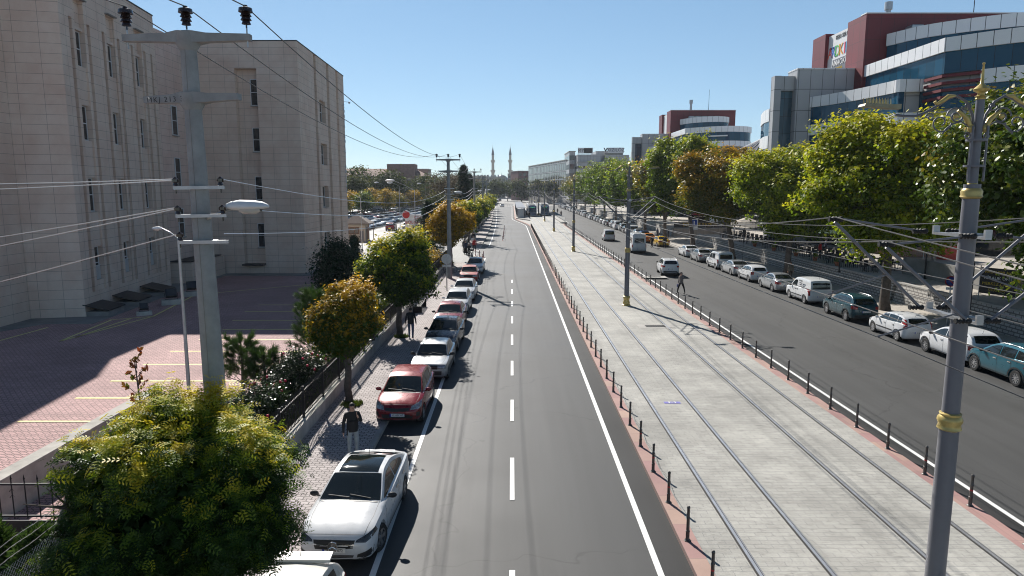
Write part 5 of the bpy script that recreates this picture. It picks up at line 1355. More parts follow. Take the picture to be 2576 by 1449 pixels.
mkcar('suv', 'dark red crossover driving into the left car park', 'car', 'darkred', -24.6, 139.5, pi, '42 LS 09', name='moving_car')
farcar('hatch', 'white', -22.0, 143.5, 0, 'white hatchback facing the red crossover in the car park lane', 'cars in the car park lane')
farcar('sedan', 'white', -23.6, 160, 0, 'white saloon waiting in the car park lane behind', 'cars in the car park lane')
farcar('suv', 'white', -20.9, 150, 0, 'white crossover half hidden by the grey cabin', 'cars in the car park lane')
# box truck body / cabin behind the conifer
cb = empty('site_cabin', (-19.5, 128, 0), label='grey box cabin half hidden behind the dark conifer', cat='cabin')
b = MB(); b.bevbox(0, 4.6, 0, 6, .3, 3.0, .08); b.build('wall', M_alug, cb); b = MB(); b.box(-.05, 4.65, -.05, 6.05, 3.0, 3.1); b.build('roof', M_galv, cb)
bs = empty('coach', (-19.5, 222, 0), R(75), 'white coach parked at the back of the left car park', 'coach')
b = MB(); b.bevbox(-1.25, 1.25, -5.5, 5.5, .35, 3.3, .2); b.build('body', PAINT['white'], bs)
b = MB(); [b.box(sx*1.255-.01, sx*1.255+.01, -5.0, 5.0, 1.7, 2.8) for sx in (-1, 1)]; b.box(-1.1, 1.1, -5.52, -5.49, 1.5, 2.9); b.build('window', M_carglass, bs)
for sx in (-1, 1):
    for yy in (-3.6, 3.2): b = MB(); b.lathe([(.5,-.14),(.5,.14),(.02,.14)], (sx*1.1, yy, .5), 16, axis='X'); b.build('wheel', M_tyre, bs)
# ================================================================== VEGETATION
def rotmats(n, rs, upbias=0.0, dirs=None, flat=0.0):
    """random orthonormal frames; z axis = leaf normal, biased towards dirs/up"""
    z = rs.normal(size=(n,3)); z /= np.linalg.norm(z, axis=1)[:,None]
    if dirs is not None: z = z*(1-flat) + dirs*flat*1.6
    z[:,2] += upbias; z /= np.linalg.norm(z, axis=1)[:,None]
    a = rs.normal(size=(n,3)); x = a - (a*z).sum(1)[:,None]*z; x /= np.linalg.norm(x, axis=1)[:,None]
    return x, np.cross(z, x), z
def leaves(P, size, rs, dirs=None, upbias=.5, tmpl='leaf', flat=.35, jit=.35):
    """arrays of leaf meshes at points P"""
    n = len(P); x, y, z = rotmats(n, rs, upbias, dirs, flat)
    if tmpl == 'leaf':
        T = np.array([[-.5,0,0],[0,-.28,.06],[.5,0,-.05],[0,.28,.06]]); F = [[0,1,2,3]]
    elif tmpl == 'lobed':   # plane / maple like leaf of three lobes
        T = np.array([[0,0,0],[.5,-.16,.03],[.62,0,-.03],[.5,.16,.03],[.28,-.46,.04],[.02,-.36,0],[.28,.46,.04],[.02,.36,0]]) - np.array([.25,0,0])
        F = [[0,1,2,3],[0,5,4,1],[0,3,6,7]]
    elif tmpl == 'frond':   # compound leaf: stalk with paired leaflets
        T = []; F = []
        for k in range(4):
            t = .14+.24*k; w = .34*(1-.45*abs(t-.5)); dz = -.22*t*t
            for s in (-1, 1):
                b = len(T); T += [[t-.03,0,dz],[t+.03,s*w*.6,dz+.03],[t+.15,s*w,dz-.01],[t+.14,s*w*.4,dz+.02]]; F.append([b,b+1,b+2,b+3] if s < 0 else [b,b+3,b+2,b+1])
        T = np.array(T) - np.array([.4,0,0]); 
    elif tmpl == 'needle':
        T = []; F = []
        for k in range(6):
            a = k*math.pi/3; b = len(T); T += [[0,0,0],[.55,.32*math.cos(a)-.02,.32*math.sin(a)],[1,.5*math.cos(a),.5*math.sin(a)],[.55,.32*math.cos(a)+.03,.32*math.sin(a)+.03]]; F.append([b,b+1,b+2,b+3])
        T = np.array(T)
    T = np.asarray(T, float); k = len(T)
    s = size*(1+rs.uniform(-jit, jit, n))
    V = P[:,None,:] + s[:,None,None]*(T[None,:,0:1]*x[:,None,:] + T[None,:,1:2]*y[:,None,:] + T[None,:,2:3]*z[:,None,:])
    F = np.asarray(F); FF = (F[None] + (np.arange(n)*k)[:,None,None]).reshape(-1, 4)
    return V.reshape(-1,3), FF, len(F)
def crown_points(rs, blobs, nclump, per, spread, shell=.75, sprig=.07):
    """clump centres near the surface of ellipsoid blobs, leaves gathered around each"""
    vol = np.array([b[3]*b[4]*b[5] for b in blobs]); pr = vol**.67/np.sum(vol**.67)
    C = []; D = []
    idx = rs.choice(len(blobs), nclump, p=pr)
    for i in idx:
        b = blobs[i]; d = rs.normal(size=3); d /= np.linalg.norm(d); r = 1-(1-shell)*rs.uniform()**.8*2.2*rs.uniform()
        C.append([b[0]+d[0]*b[3]*r, b[1]+d[1]*b[4]*r, b[2]+d[2]*b[5]*r]); D.append(d)
    C = np.array(C); D = np.array(D)
    out = rs.uniform(size=nclump) < sprig; cc = np.array(blobs[0][:3]); C[out] = cc+(C[out]-cc)*rs.uniform(1.06, 1.26, out.sum())[:,None]
    sp = spread*rs.uniform(.6, 1.35, nclump)
    P = np.repeat(C, per, 0) + rs.normal(size=(nclump*per, 3))*np.repeat(sp, per)[:,None]*np.array([1,1,.72])
    Dd = np.repeat(D, per, 0); cid = np.repeat(np.arange(nclump), per)
    return P, Dd, cid, C
def make_crown(name, parent, seed, blobs, nclump, per, spread, size, m, tmpl='leaf', tint=(.1,.9), top=.3, shell=.75, upbias=.5, flat=.35, core=0):
    rs = np.random.RandomState(seed)
    P, D, cid, C = crown_points(rs, blobs, nclump, per, spread, shell)
    core_v = None
    if core:   # fill leaves inside the crown, tinted dark to paint its inner shade
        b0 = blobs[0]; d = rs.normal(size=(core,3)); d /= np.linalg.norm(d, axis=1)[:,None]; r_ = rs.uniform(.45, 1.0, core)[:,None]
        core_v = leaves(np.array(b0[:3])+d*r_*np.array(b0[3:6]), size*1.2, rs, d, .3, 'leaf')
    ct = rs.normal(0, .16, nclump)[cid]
    zz = P[:,2]; z0, z1 = zz.min(), zz.max()
    # leaves at the branch tips and on the top have turned yellow first
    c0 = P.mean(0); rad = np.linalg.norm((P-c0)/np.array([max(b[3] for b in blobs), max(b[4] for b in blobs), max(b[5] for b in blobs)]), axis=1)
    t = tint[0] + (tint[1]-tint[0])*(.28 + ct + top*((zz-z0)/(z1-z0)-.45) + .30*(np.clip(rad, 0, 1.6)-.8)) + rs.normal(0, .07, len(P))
    t += .20*np.clip((P[:,2]-C[cid][:,2])/spread, -1.5, 1.5)  # light and shade painted per clump: upper leaves tinted brighter, lower ones darker
    V, F, k = leaves(P, size, rs, D, upbias, tmpl, flat)
    T_ = np.repeat(np.clip(t, 0, 1), k)
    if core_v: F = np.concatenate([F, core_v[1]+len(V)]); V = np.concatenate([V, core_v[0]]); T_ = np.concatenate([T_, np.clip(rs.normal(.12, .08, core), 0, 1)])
    return npmesh(name, V, F, m, parent, tint=T_)
def trunk_mesh(parent, h, r0, r1, limbs, seed, lean=(0,0), m=None, name='trunk', reach=1.6, rise=1.6):
    rs = random.Random(seed); b = MB(); n = 7
    pts = [(lean[0]*h*(i/n)**1.3+rs.uniform(-.04,.04)*min(1,i), lean[1]*h*(i/n)+rs.uniform(-.04,.04)*min(1,i), h*i/n-.05) for i in range(n+1)]
    b.tube(pts, [r0*1.25]+[r0+(r1-r0)*i/n for i in range(1, n+1)], 9)
    top = Vector(pts[-1])
    for k in range(limbs):
        a = 2*math.pi*k/limbs+rs.uniform(-.4,.4); s = Vector(pts[-1-rs.randint(0,2)]); e = s+Vector((math.cos(a)*reach*rs.uniform(.7,1.1), math.sin(a)*reach*rs.uniform(.7,1.1), rise*rs.uniform(.6,1.3)))
        mid = s.lerp(e, .5)+Vector((0,0,-.15*reach)); b.tube([s, mid, e], [r1*.8, r1*.55, r1*.22], 6)
        for q in range(3):
            a2 = a+rs.uniform(-1,1); e2 = mid.lerp(e, rs.uniform(.2,.9)); f = e2+Vector((math.cos(a2)*reach*.5, math.sin(a2)*reach*.5, rise*.45*rs.uniform(.4,1.2))); b.tube([e2, f], [r1*.35, r1*.1], 5)
    return b.build(name, m or M_bark, parent, smooth=50)
def blobset(rs, c, r, n, k=.5):
    out = [(c[0], c[1], c[2], r[0]*.78, r[1]*.78, r[2]*.78)]
    for _ in range(n):
        d = rs.normal(size=3); d /= np.linalg.norm(d); q = rs.uniform(k*.7, k*1.15)
        out.append((c[0]+d[0]*r[0]*(1-q*.8), c[1]+d[1]*r[1]*(1-q*.8), c[2]+d[2]*r[2]*(1-q*.8), r[0]*q, r[1]*q, r[2]*q))
    return out
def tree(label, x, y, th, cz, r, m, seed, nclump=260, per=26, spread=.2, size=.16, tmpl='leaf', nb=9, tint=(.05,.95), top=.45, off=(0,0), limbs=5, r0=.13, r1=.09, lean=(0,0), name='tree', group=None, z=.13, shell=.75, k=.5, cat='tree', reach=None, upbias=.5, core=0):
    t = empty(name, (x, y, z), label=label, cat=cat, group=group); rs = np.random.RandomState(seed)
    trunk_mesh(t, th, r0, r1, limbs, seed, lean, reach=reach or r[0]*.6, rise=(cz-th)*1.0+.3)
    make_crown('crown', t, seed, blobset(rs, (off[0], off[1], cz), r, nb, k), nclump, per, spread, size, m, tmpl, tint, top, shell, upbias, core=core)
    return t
GT = 'small round street trees on the left pavement'
# nearest street tree: compound leaves, clipped round crown
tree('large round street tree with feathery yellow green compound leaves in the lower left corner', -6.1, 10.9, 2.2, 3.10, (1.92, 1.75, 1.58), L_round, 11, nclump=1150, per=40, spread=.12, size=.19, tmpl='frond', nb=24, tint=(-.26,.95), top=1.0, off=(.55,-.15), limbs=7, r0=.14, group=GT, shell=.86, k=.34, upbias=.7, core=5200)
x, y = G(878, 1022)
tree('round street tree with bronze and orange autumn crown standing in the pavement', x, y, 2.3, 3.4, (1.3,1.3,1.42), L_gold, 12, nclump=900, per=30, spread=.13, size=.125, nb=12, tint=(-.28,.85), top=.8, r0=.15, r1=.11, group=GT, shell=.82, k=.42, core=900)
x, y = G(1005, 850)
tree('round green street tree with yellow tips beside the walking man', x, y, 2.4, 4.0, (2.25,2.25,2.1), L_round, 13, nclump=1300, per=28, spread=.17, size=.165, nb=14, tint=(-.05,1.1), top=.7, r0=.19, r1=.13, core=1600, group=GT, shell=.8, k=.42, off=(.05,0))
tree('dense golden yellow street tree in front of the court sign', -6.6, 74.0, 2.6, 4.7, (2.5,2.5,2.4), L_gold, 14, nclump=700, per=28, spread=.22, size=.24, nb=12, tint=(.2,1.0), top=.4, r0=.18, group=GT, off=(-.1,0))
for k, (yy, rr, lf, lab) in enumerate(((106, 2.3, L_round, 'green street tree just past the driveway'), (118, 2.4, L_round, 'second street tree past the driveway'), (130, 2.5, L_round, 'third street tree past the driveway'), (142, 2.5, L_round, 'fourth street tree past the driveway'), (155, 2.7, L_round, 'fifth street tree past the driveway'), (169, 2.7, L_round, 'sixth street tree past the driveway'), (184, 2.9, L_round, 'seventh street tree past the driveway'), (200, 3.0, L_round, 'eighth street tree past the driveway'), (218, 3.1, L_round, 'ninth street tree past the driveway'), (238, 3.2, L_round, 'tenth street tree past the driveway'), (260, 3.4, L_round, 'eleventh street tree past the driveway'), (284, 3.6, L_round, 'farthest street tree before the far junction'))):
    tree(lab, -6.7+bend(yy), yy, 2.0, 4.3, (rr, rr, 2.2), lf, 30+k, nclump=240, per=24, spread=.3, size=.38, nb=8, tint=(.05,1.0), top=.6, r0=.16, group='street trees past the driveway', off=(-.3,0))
# large plane trees on the right pavement: (x, y, crown centre z, radii, leaf material, label)
GP = 'big plane trees along the right pavement'
planes = [
 (27.2, 31.0, 9.6, (6.6,6.6,6.2), L_dark, 21, 'dark sparse plane tree behind the foreground lamp pole at the right edge', (.1,.95), 2300, (-.2,.2)),
 (25.7, 46.4, 8.7, (5.6,5.8,4.5), L_plane, 22, 'broad bright yellow green plane tree behind the dark teal crossover', (.25,1.1), 2900, (-.1,.3)),
 (26.3, 65.0, 8.6, (5.8,5.9,4.7), L_plane, 23, 'bright green plane tree with a straight trunk behind the white panel van', (.22,1.05), 2600, (.5,0)),
 (26.0, 80.0, 9.4, (5.0,5.4,4.5), L_autumn, 24, 'brown and orange autumn plane tree with a leaning trunk', (.1,.95), 2100, (-1.9,0)),
 (26.0, 98.0, 10.8, (5.0,5.8,5.7), L_plane, 25, 'green plane tree behind the near tram pole and the yellow taxi', (.0,.85), 1700, (-1.6,0)),
 (26.0, 116.0, 9.4, (4.9,5.8,4.9), L_autumn, 26, 'olive and orange plane tree beyond the taxi', (.0,.75), 1200, (-.6,0)),
 (26.0, 134.0, 9.2, (5.2,6.0,5.0), L_plane, 27, 'green plane tree, seventh of the row on the right', (.0,.7), 700, (0,0)),
 (26.0, 153.0, 9.0, (5.2,6.2,5.2), L_plane, 28, 'green plane tree, eighth of the row on the right', (.0,.65), 600, (0,0)),
 (26.2, 173.0, 9.4, (5.6,6.6,5.4), L_plane, 29, 'green plane tree, ninth of the row on the right', (.0,.65), 520, (0,0)),
 (26.4, 196.0, 10.8, (6.0,7.0,6.2), L_plane, 40, 'tall green plane tree, tenth of the row on the right', (.0,.55), 500, (0,0)),
 (26.6, 222.0, 10.0, (6.0,8.0,6.0), L_plane, 41, 'green plane tree, eleventh of the row on the right', (.0,.6), 320, (0,0)),
 (26.6, 250.0, 8.6, (6.0,8.5,5.4), L_autumn, 42, 'orange green plane tree, twelfth of the row on the right', (.0,.6), 280, (0,0)),
 (26.8, 285.0, 8.6, (6.5,9.0,5.4), L_autumn, 43, 'farthest orange green plane tree of the row on the right', (.0,.6), 260, (0,0))]
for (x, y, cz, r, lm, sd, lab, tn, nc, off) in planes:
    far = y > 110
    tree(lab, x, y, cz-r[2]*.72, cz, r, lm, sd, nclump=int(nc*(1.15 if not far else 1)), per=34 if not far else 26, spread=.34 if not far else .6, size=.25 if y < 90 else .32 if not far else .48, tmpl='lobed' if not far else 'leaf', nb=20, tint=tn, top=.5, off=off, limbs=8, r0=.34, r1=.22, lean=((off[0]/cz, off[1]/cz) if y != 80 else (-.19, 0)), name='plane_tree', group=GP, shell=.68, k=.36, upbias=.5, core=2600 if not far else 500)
# second rank of trees on the plaza
for k, (x, y, rr) in enumerate(((36, 70, 3.2), (38, 128, 4.4), (36, 160, 4.8), (38, 190, 5.2), (40, 225, 6))):
    tree(['short green tree on the plaza by the cafe tables', 'green plaza tree right of the taxi', 'green plaza tree behind the eighth plane tree', 'green plaza tree before the farther centre block', 'green plaza tree near the dome'][k], x, y, 3, 5.5+rr*.4, (rr, rr, rr), L_plane, 50+k, nclump=300, per=24, spread=.45, size=.42, nb=10, tint=(0,.6), name='plaza_tree', group='trees standing on the plaza', z=1.4, r0=.2)
# garden strip: pines, roses, shrubs
def pine(label, x, y, h, r, seed, m=L_pine, dens=1.0, cat='pine tree', name='pine_tree', z=.05, size=.30):
    t = empty(name, (x, y, z), label=label, cat=cat); rs = np.random.RandomState(seed); b = MB()
    b.tube([(0,0,0),(.03,0,h*.5),(0,.02,h*.97)], [.05+h*.012, .04+h*.006, .012], 7)
    P = []; D = []
    for lv in range(int(h*3.0)):
        z_ = h*.16+lv*h*.84/(h*3.0); f = 1-(z_/h)**1.3; nb = 5
        for k in range(nb):
            a = 2*math.pi*k/nb+lv*.9+rs.uniform(-.3,.3); ln = r*(.35+.75*f)*rs.uniform(.75,1.15)*(.15 if z_ > h*.96 else 1); d = np.array([math.cos(a), math.sin(a), .55+.5*(1-f)])
            e = np.array([0,0,z_])+d*ln; b.tube([(0,0,z_), tuple(e*.5+np.array([0,0,z_])*.5-np.array([0,0,.04])), tuple(e)], [.018, .013, .006], 4)
            n_ = int(14*dens)
            for q in range(n_):
                t_ = .35+.65*rs.uniform(); P.append(np.array([0,0,z_])*(1-t_)+e*t_+rs.normal(size=3)*.05*r); D.append(d)
    for q in range(10): P.append(np.array([rs.normal()*.04, rs.normal()*.04, h*(.9+.1*rs.uniform())])); D.append(np.array([0,0,1.]))
    P = np.array(P); D = np.array(D); D /= np.linalg.norm(D, axis=1)[:,None]
    # needle tufts pointing along the twig
    n = len(P); x_ = D+rs.normal(size=(n,3))*.35; x_[:,2] += .25; x_ /= np.linalg.norm(x_, axis=1)[:,None]
    a = rs.normal(size=(n,3)); y_ = np.cross(x_, a); y_ /= np.linalg.norm(y_, axis=1)[:,None]; z2 = np.cross(x_, y_)
    T = []; F = []
    for k in range(9):
        an = k*2*math.pi/9; bb = len(T); cs, sn = math.cos(an), math.sin(an)
        T += [[0,0,0],[.5,.20*cs-.03*sn,.20*sn+.03*cs],[1.0,.42*cs,.42*sn],[.5,.20*cs+.03*sn,.20*sn-.03*cs]]; F.append([bb,bb+1,bb+2,bb+3])
    T = np.array(T); s = size*rs.uniform(.7,1.2,n)
    V = P[:,None,:]+s[:,None,None]*(T[None,:,0:1]*x_[:,None,:]+T[None,:,1:2]*y_[:,None,:]+T[None,:,2:3]*z2[:,None,:])
    F = np.array(F); FF = (F[None]+(np.arange(n)*len(T))[:,None,None]).reshape(-1,4)
    b.build('trunk', M_bark, t, smooth=50)
    npmesh('crown', V.reshape(-1,3), FF, m, t, tint=np.repeat(np.clip(rs.normal(.5,.2,n),0,1), len(F)))
    return t
pine('young pine with long needles standing above the rose bed', -9.3, 31.6, 3.55, 1.2, 61, dens=1.5)
pine('lower bushy young pine just right of the foreground concrete pole', *G(612, 985), 2.25, .95, 62, dens=1.6)
pine('second low bushy pine beside the rose bed', *G(668, 1000), 1.9, .8, 63, dens=1.6)
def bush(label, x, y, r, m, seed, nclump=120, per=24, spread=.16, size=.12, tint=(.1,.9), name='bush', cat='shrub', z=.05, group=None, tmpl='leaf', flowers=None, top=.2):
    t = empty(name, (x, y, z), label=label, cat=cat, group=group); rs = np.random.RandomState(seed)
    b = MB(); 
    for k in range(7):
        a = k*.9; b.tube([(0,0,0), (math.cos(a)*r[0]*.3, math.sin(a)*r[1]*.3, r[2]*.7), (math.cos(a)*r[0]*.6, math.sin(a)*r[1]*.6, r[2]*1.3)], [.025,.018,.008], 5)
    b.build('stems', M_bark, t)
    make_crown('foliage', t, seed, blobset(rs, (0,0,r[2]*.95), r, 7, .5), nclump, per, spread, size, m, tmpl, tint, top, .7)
    if flowers:
        f = MB()
        for k in range(flowers):
            d = rs.normal(size=3); d[2] = abs(d[2]); d /= np.linalg.norm(d); f.sphere((d[0]*r[0]*1.0, d[1]*r[1]*1.0, r[2]*.95+d[2]*r[2]*1.0), .055, 7, 5)
        f.build('roses', mat('rose_red', (.55,.01,.05), .5, var=0), t)
    return t
bush('dark glossy rose bush with scattered red roses behind the fence', -8.6, 26.5, (1.2,2.2,1.0), L_rose, 71, 520, 24, .16, .10, flowers=22, cat='rose bush', name='rose_bush')
bush('second dark rose bush nearer the young pines', -8.9, 22.6, (1.1,1.8,.85), L_rose, 72, 360, 24, .16, .10, flowers=9, cat='rose bush', name='rose_bush')
bush('dark shrub under the bronze street tree behind the fence', -8.4, 33.8, (.9,2.4,.9), L_rose, 73, 300, 24, .2, .12)
bush('mid green shrub between the second street tree and the court', -8.6, 40.5, (1.0,2.6,1.1), L_dark, 74, 420, 24, .2, .13)
bush('half bare straggly shrub leaning over the fence with a few yellow leaves', -7.5, 19.2, (.6,1.2,.6), L_gold, 75, 60, 10, .2, .09)
bush('dark evergreen shrub in the far part of the garden strip', -9.0, 50.5, (1.5,3.0,1.7), L_cedar, 76, 300, 24, .3, .18, name='evergreen_shrub')
bush('deep green conifer shrub left of the round green street tree', *G(850, 740), (2.0,2.0,2.3), L_cedar, 77, 340, 26, .35, .22, name='evergreen_shrub')
bush('pale tinged shrub behind the round green street tree', -9.3, 60, (1.4,2.8,1.4), L_round, 78, 220, 24, .3, .18)
bush('golden hedge behind the pavement fence by the utility pole', -8.2, 68.5, (1.2,3.0,1.3), L_gold, 79, 240, 24, .3, .18, name='hedge', cat='hedge')
# near left corner: juniper plants below the mesh fence, sapling with copper leaves
for k, (px, py, lab) in enumerate(((30, 1500, 'feathery green juniper in the bottom left corner'), (150, 1520, 'second feathery juniper beside the bent fence post'), (280, 1500, 'juniper at the foot of the white gate pillar'))):
    x, y = G(px, py, 0)
    t = empty('juniper', (x, y-.4, 0), label=lab, cat='juniper', group='junipers in the near corner'); rs = np.random.RandomState(80+k)
    n = 1500; a = rs.uniform(0, 6.28, n); hh = rs.uniform(0, 1, n); rad = (1-hh)*.75*rs.uniform(.3, 1, n)
    P = np.stack([rad*np.cos(a), rad*np.sin(a), .2+hh*1.35], 1); D = np.stack([np.cos(a)*.4, np.sin(a)*.4, np.ones(n)], 1)
    x_ = D+rs.normal(size=(n,3))*.25; x_ /= np.linalg.norm(x_, axis=1)[:,None]; y_ = np.cross(x_, rs.normal(size=(n,3))); y_ /= np.linalg.norm(y_, axis=1)[:,None]; z_ = np.cross(x_, y_)
    T = []; F = []
    for q in range(6):
        tt = q*.16; s = -1 if q % 2 else 1; b_ = len(T); T += [[tt,0,0],[tt+.12,s*.10,.02],[tt+.32,s*.16,0],[tt+.18,s*.03,-.02]]; F.append([b_,b_+1,b_+2,b_+3])
    T = np.array(T); V = P[:,None,:]+.42*(T[None,:,0:1]*x_[:,None,:]+T[None,:,1:2]*y_[:,None,:]+T[None,:,2:3]*z_[:,None,:]); F = np.array(F)
    npmesh('foliage', V.reshape(-1,3), (F[None]+(np.arange(n)*len(T))[:,None,None]).reshape(-1,4), L_pine, t, tint=np.repeat(np.clip(rs.normal(.6,.22,n),0,1), len(F)))
    b = MB(); b.tube([(0,0,0),(0,0,1.5)], [.05,.01], 6); b.build('trunk', M_bark, t)
sx_, sy_ = (-9.9, 17.0)
t = empty('sapling', (sx_+.3, sy_, .02), label='thin sapling with a few copper leaves rising above the foreground tree', cat='sapling'); b = MB(); b.tube([(0,0,0),(.05,0,2.2),(-.05,0,4.1)], [.04,.03,.012], 6); P = []
rr_ = random.Random(5)
for k in range(12):
    z_ = 2.6+k*.125; a = k*2.4; e = (math.cos(a)*.42*(1-k/20), math.sin(a)*.42*(1-k/20), z_+.35); b.tube([(0,0,z_), e], [.012,.005], 4)
    for q in range(6): f = rr_.uniform(.4,1.05); P.append([e[0]*f+rr_.uniform(-.05,.05), e[1]*f+rr_.uniform(-.05,.05), z_+(e[2]-z_)*f-rr_.uniform(0,.08)])
b.build('trunk', M_bark, t); rs = np.random.RandomState(9); V, F, k = leaves(np.array(P), .17, rs, upbias=.2)
npmesh('crown', V, F, leafmat('copper_leaf', [(0, (.10,.13,.02)), (.5, (.28,.12,.03)), (1, (.30,.07,.03))]), t, tint=rs.uniform(0,1,len(F)))
# conifers by the court sign
def conifer(label, x, y, h, r, seed, m=L_cedar, n=5200, size=.42, group=None):
    t = empty('conifer', (x, y, .05), label=label, cat='conifer', group=group); rs = np.random.RandomState(seed); b = MB(); b.tube([(0,0,0),(0,0,h*.95)], [.22,.03], 8); b.build('trunk', M_bark, t)
    nb = 60; P = []; D = []
    for k in range(nb*3):
        z_ = h*(.10+.88*(k/(nb*3))); a = rs.uniform(0, 6.28); ln = r*(1-(z_/h))**.75*rs.uniform(.7,1.15)+.1
        for q in range(n//(nb*3)):
            f = rs.uniform(.25,1); P.append([math.cos(a)*ln*f+rs.normal()*.12, math.sin(a)*ln*f+rs.normal()*.12, z_-.18*ln*f+rs.normal()*.08]); D.append([math.cos(a), math.sin(a), -.1])
    V, F, k = leaves(np.array(P), size, rs, np.array(D), .4, 'frond')
    npmesh('crown', V, F, m, t, tint=np.repeat(np.clip(rs.normal(.45,.25,len(P)),0,1), k)); return t
conifer('dark conifer in front of the court sign', -10.2, 83.5, 6.9, 3.0, 91)
conifer('smaller mid green conifer left of the dark one', -13.2, 80.0, 3.6, 2.2, 92, m=L_pine, n=2600)
conifer('small young conifer at the foot of the dark conifer', -8.6, 73.0, 2.6, 1.0, 93, m=L_pine, n=1300)
conifer('young blue green conifer left of the round street tree', *G(893, 700), 4.0, 1.1, 94, m=L_cedar, n=1600)
conifer('tall dark spruce behind the third utility pole', -10.5, 150, 13.5, 4.2, 95, n=4200, size=.8)
conifer('tall dark spruce beyond the first, nearer the far junction', -13.2, 215, 13.0, 5.5, 96, n=4200, size=1.0)
# background trees, left of the road
bgs = [(-66,150,5,L_far),(-58,168,4.6,L_far),(-72,190,6.5,L_far),(-60,205,7.5,L_far),(-50,215,5.5,L_far),(-84,205,7,L_far),(-44,245,7.5,L_far),(-34,262,7,L_far),(-28,250,6,L_far),(-56,250,8,L_far),(-70,262,8,L_far),(-86,262,8,L_far),(-22,275,6,L_bare),(-18,250,5,L_bare),(-15.5,190,4.4,L_bare),(-14.6,165,4.2,L_bare),(-13.6,140,4.0,L_bare),(-17.5,215,4.8,L_bare),(-24,235,5,L_bare),(-30,285,7,L_far),(-20,300,6,L_far),(-12.5,180,3.6,L_far),(-13,128,3.2,L_far)]
gbs = [(-46,150,3.2,L_gold),(-42,168,3.0,L_gold),(-40,186,3.2,L_round),(-38,205,3.4,L_gold),(-55,140,3.6,L_round),(-52,158,3.5,L_gold),(-50,182,3.4,L_round),(-47,200,3.2,L_gold),(-45,222,3.6,L_gold),(-37,225,3.0,L_autumn),(-34,238,3.0,L_gold)]
words = {'leaf_far': 'grey green', 'bare_twigs': 'nearly bare', 'leaf_gold': 'golden', 'leaf_round': 'yellow green', 'leaf_autumn': 'orange'}
bgc = {}
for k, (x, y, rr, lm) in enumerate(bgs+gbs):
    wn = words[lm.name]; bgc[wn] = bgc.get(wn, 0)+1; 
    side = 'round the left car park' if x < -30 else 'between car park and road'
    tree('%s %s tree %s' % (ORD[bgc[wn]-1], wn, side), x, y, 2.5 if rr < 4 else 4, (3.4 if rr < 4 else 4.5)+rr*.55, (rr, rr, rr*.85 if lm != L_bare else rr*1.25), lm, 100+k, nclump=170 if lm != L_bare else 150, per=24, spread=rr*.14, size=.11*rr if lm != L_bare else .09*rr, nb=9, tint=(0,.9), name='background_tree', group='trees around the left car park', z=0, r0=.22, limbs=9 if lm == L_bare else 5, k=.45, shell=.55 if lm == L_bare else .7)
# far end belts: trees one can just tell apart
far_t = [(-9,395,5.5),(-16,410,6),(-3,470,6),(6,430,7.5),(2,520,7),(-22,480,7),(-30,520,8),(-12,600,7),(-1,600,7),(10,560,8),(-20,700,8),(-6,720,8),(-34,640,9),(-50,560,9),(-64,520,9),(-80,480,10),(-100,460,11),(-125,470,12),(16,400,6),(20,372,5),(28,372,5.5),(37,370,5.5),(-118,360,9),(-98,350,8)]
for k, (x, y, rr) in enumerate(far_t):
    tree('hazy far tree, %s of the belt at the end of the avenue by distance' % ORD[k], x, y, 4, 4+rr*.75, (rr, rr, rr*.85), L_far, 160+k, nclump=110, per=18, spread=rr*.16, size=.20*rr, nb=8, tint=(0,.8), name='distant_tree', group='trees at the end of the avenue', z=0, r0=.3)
# grass tufts at tree feet and in the garden strip: too many to count
rs = np.random.RandomState(4); n = 9000
P = np.stack([rs.uniform(-9.5, -7.3, n), rs.uniform(14, 74, n), np.full(n, .05)], 1)
for (cx_, cy_) in (G(885, 1025), G(1010, 852)):
    a = rs.uniform(0, 6.28, 420); r_ = rs.uniform(.05, .42, 420); P = np.concatenate([P, np.stack([cx_+r_*np.cos(a), cy_+r_*np.sin(a)-.05, np.full(420, .13)], 1)])
n = len(P); a = rs.uniform(0, 6.28, n); hh = rs.uniform(.06, .20, n); w = .03
V = np.stack([P+np.stack([np.cos(a)*w, np.sin(a)*w, 0*a], 1), P-np.stack([np.cos(a)*w, np.sin(a)*w, 0*a], 1), P+np.stack([rs.normal(0,.05,n), rs.normal(0,.05,n), hh], 1)], 1).reshape(-1,3)
o = npmesh('grass', V, np.arange(n*3).reshape(-1,3), L_grass, tint=rs.uniform(0,1,n)); tag(o, 'thin grass tufts in the garden strip and round the street tree pits', 'grass', kind='stuff')
# fallen leaves on the court and under the fence
rs = np.random.RandomState(14); n = 700
P = np.concatenate([np.stack([rs.uniform(-19,-10.5,n), 66-np.abs(rs.normal(0,3.2,n)), np.full(n,.035)],1), np.stack([rs.uniform(24.2,28,260), rs.uniform(30,100,260), np.full(260,.145)],1)])
V, F, k = leaves(P, .13, rs, upbias=6, flat=0)
o = npmesh('fallen_leaves', V, F, L_autumn, tint=rs.uniform(0,.8,len(F))); tag(o, 'dry fallen leaves scattered at the far side of the red court', 'fallen leaves', kind='stuff')
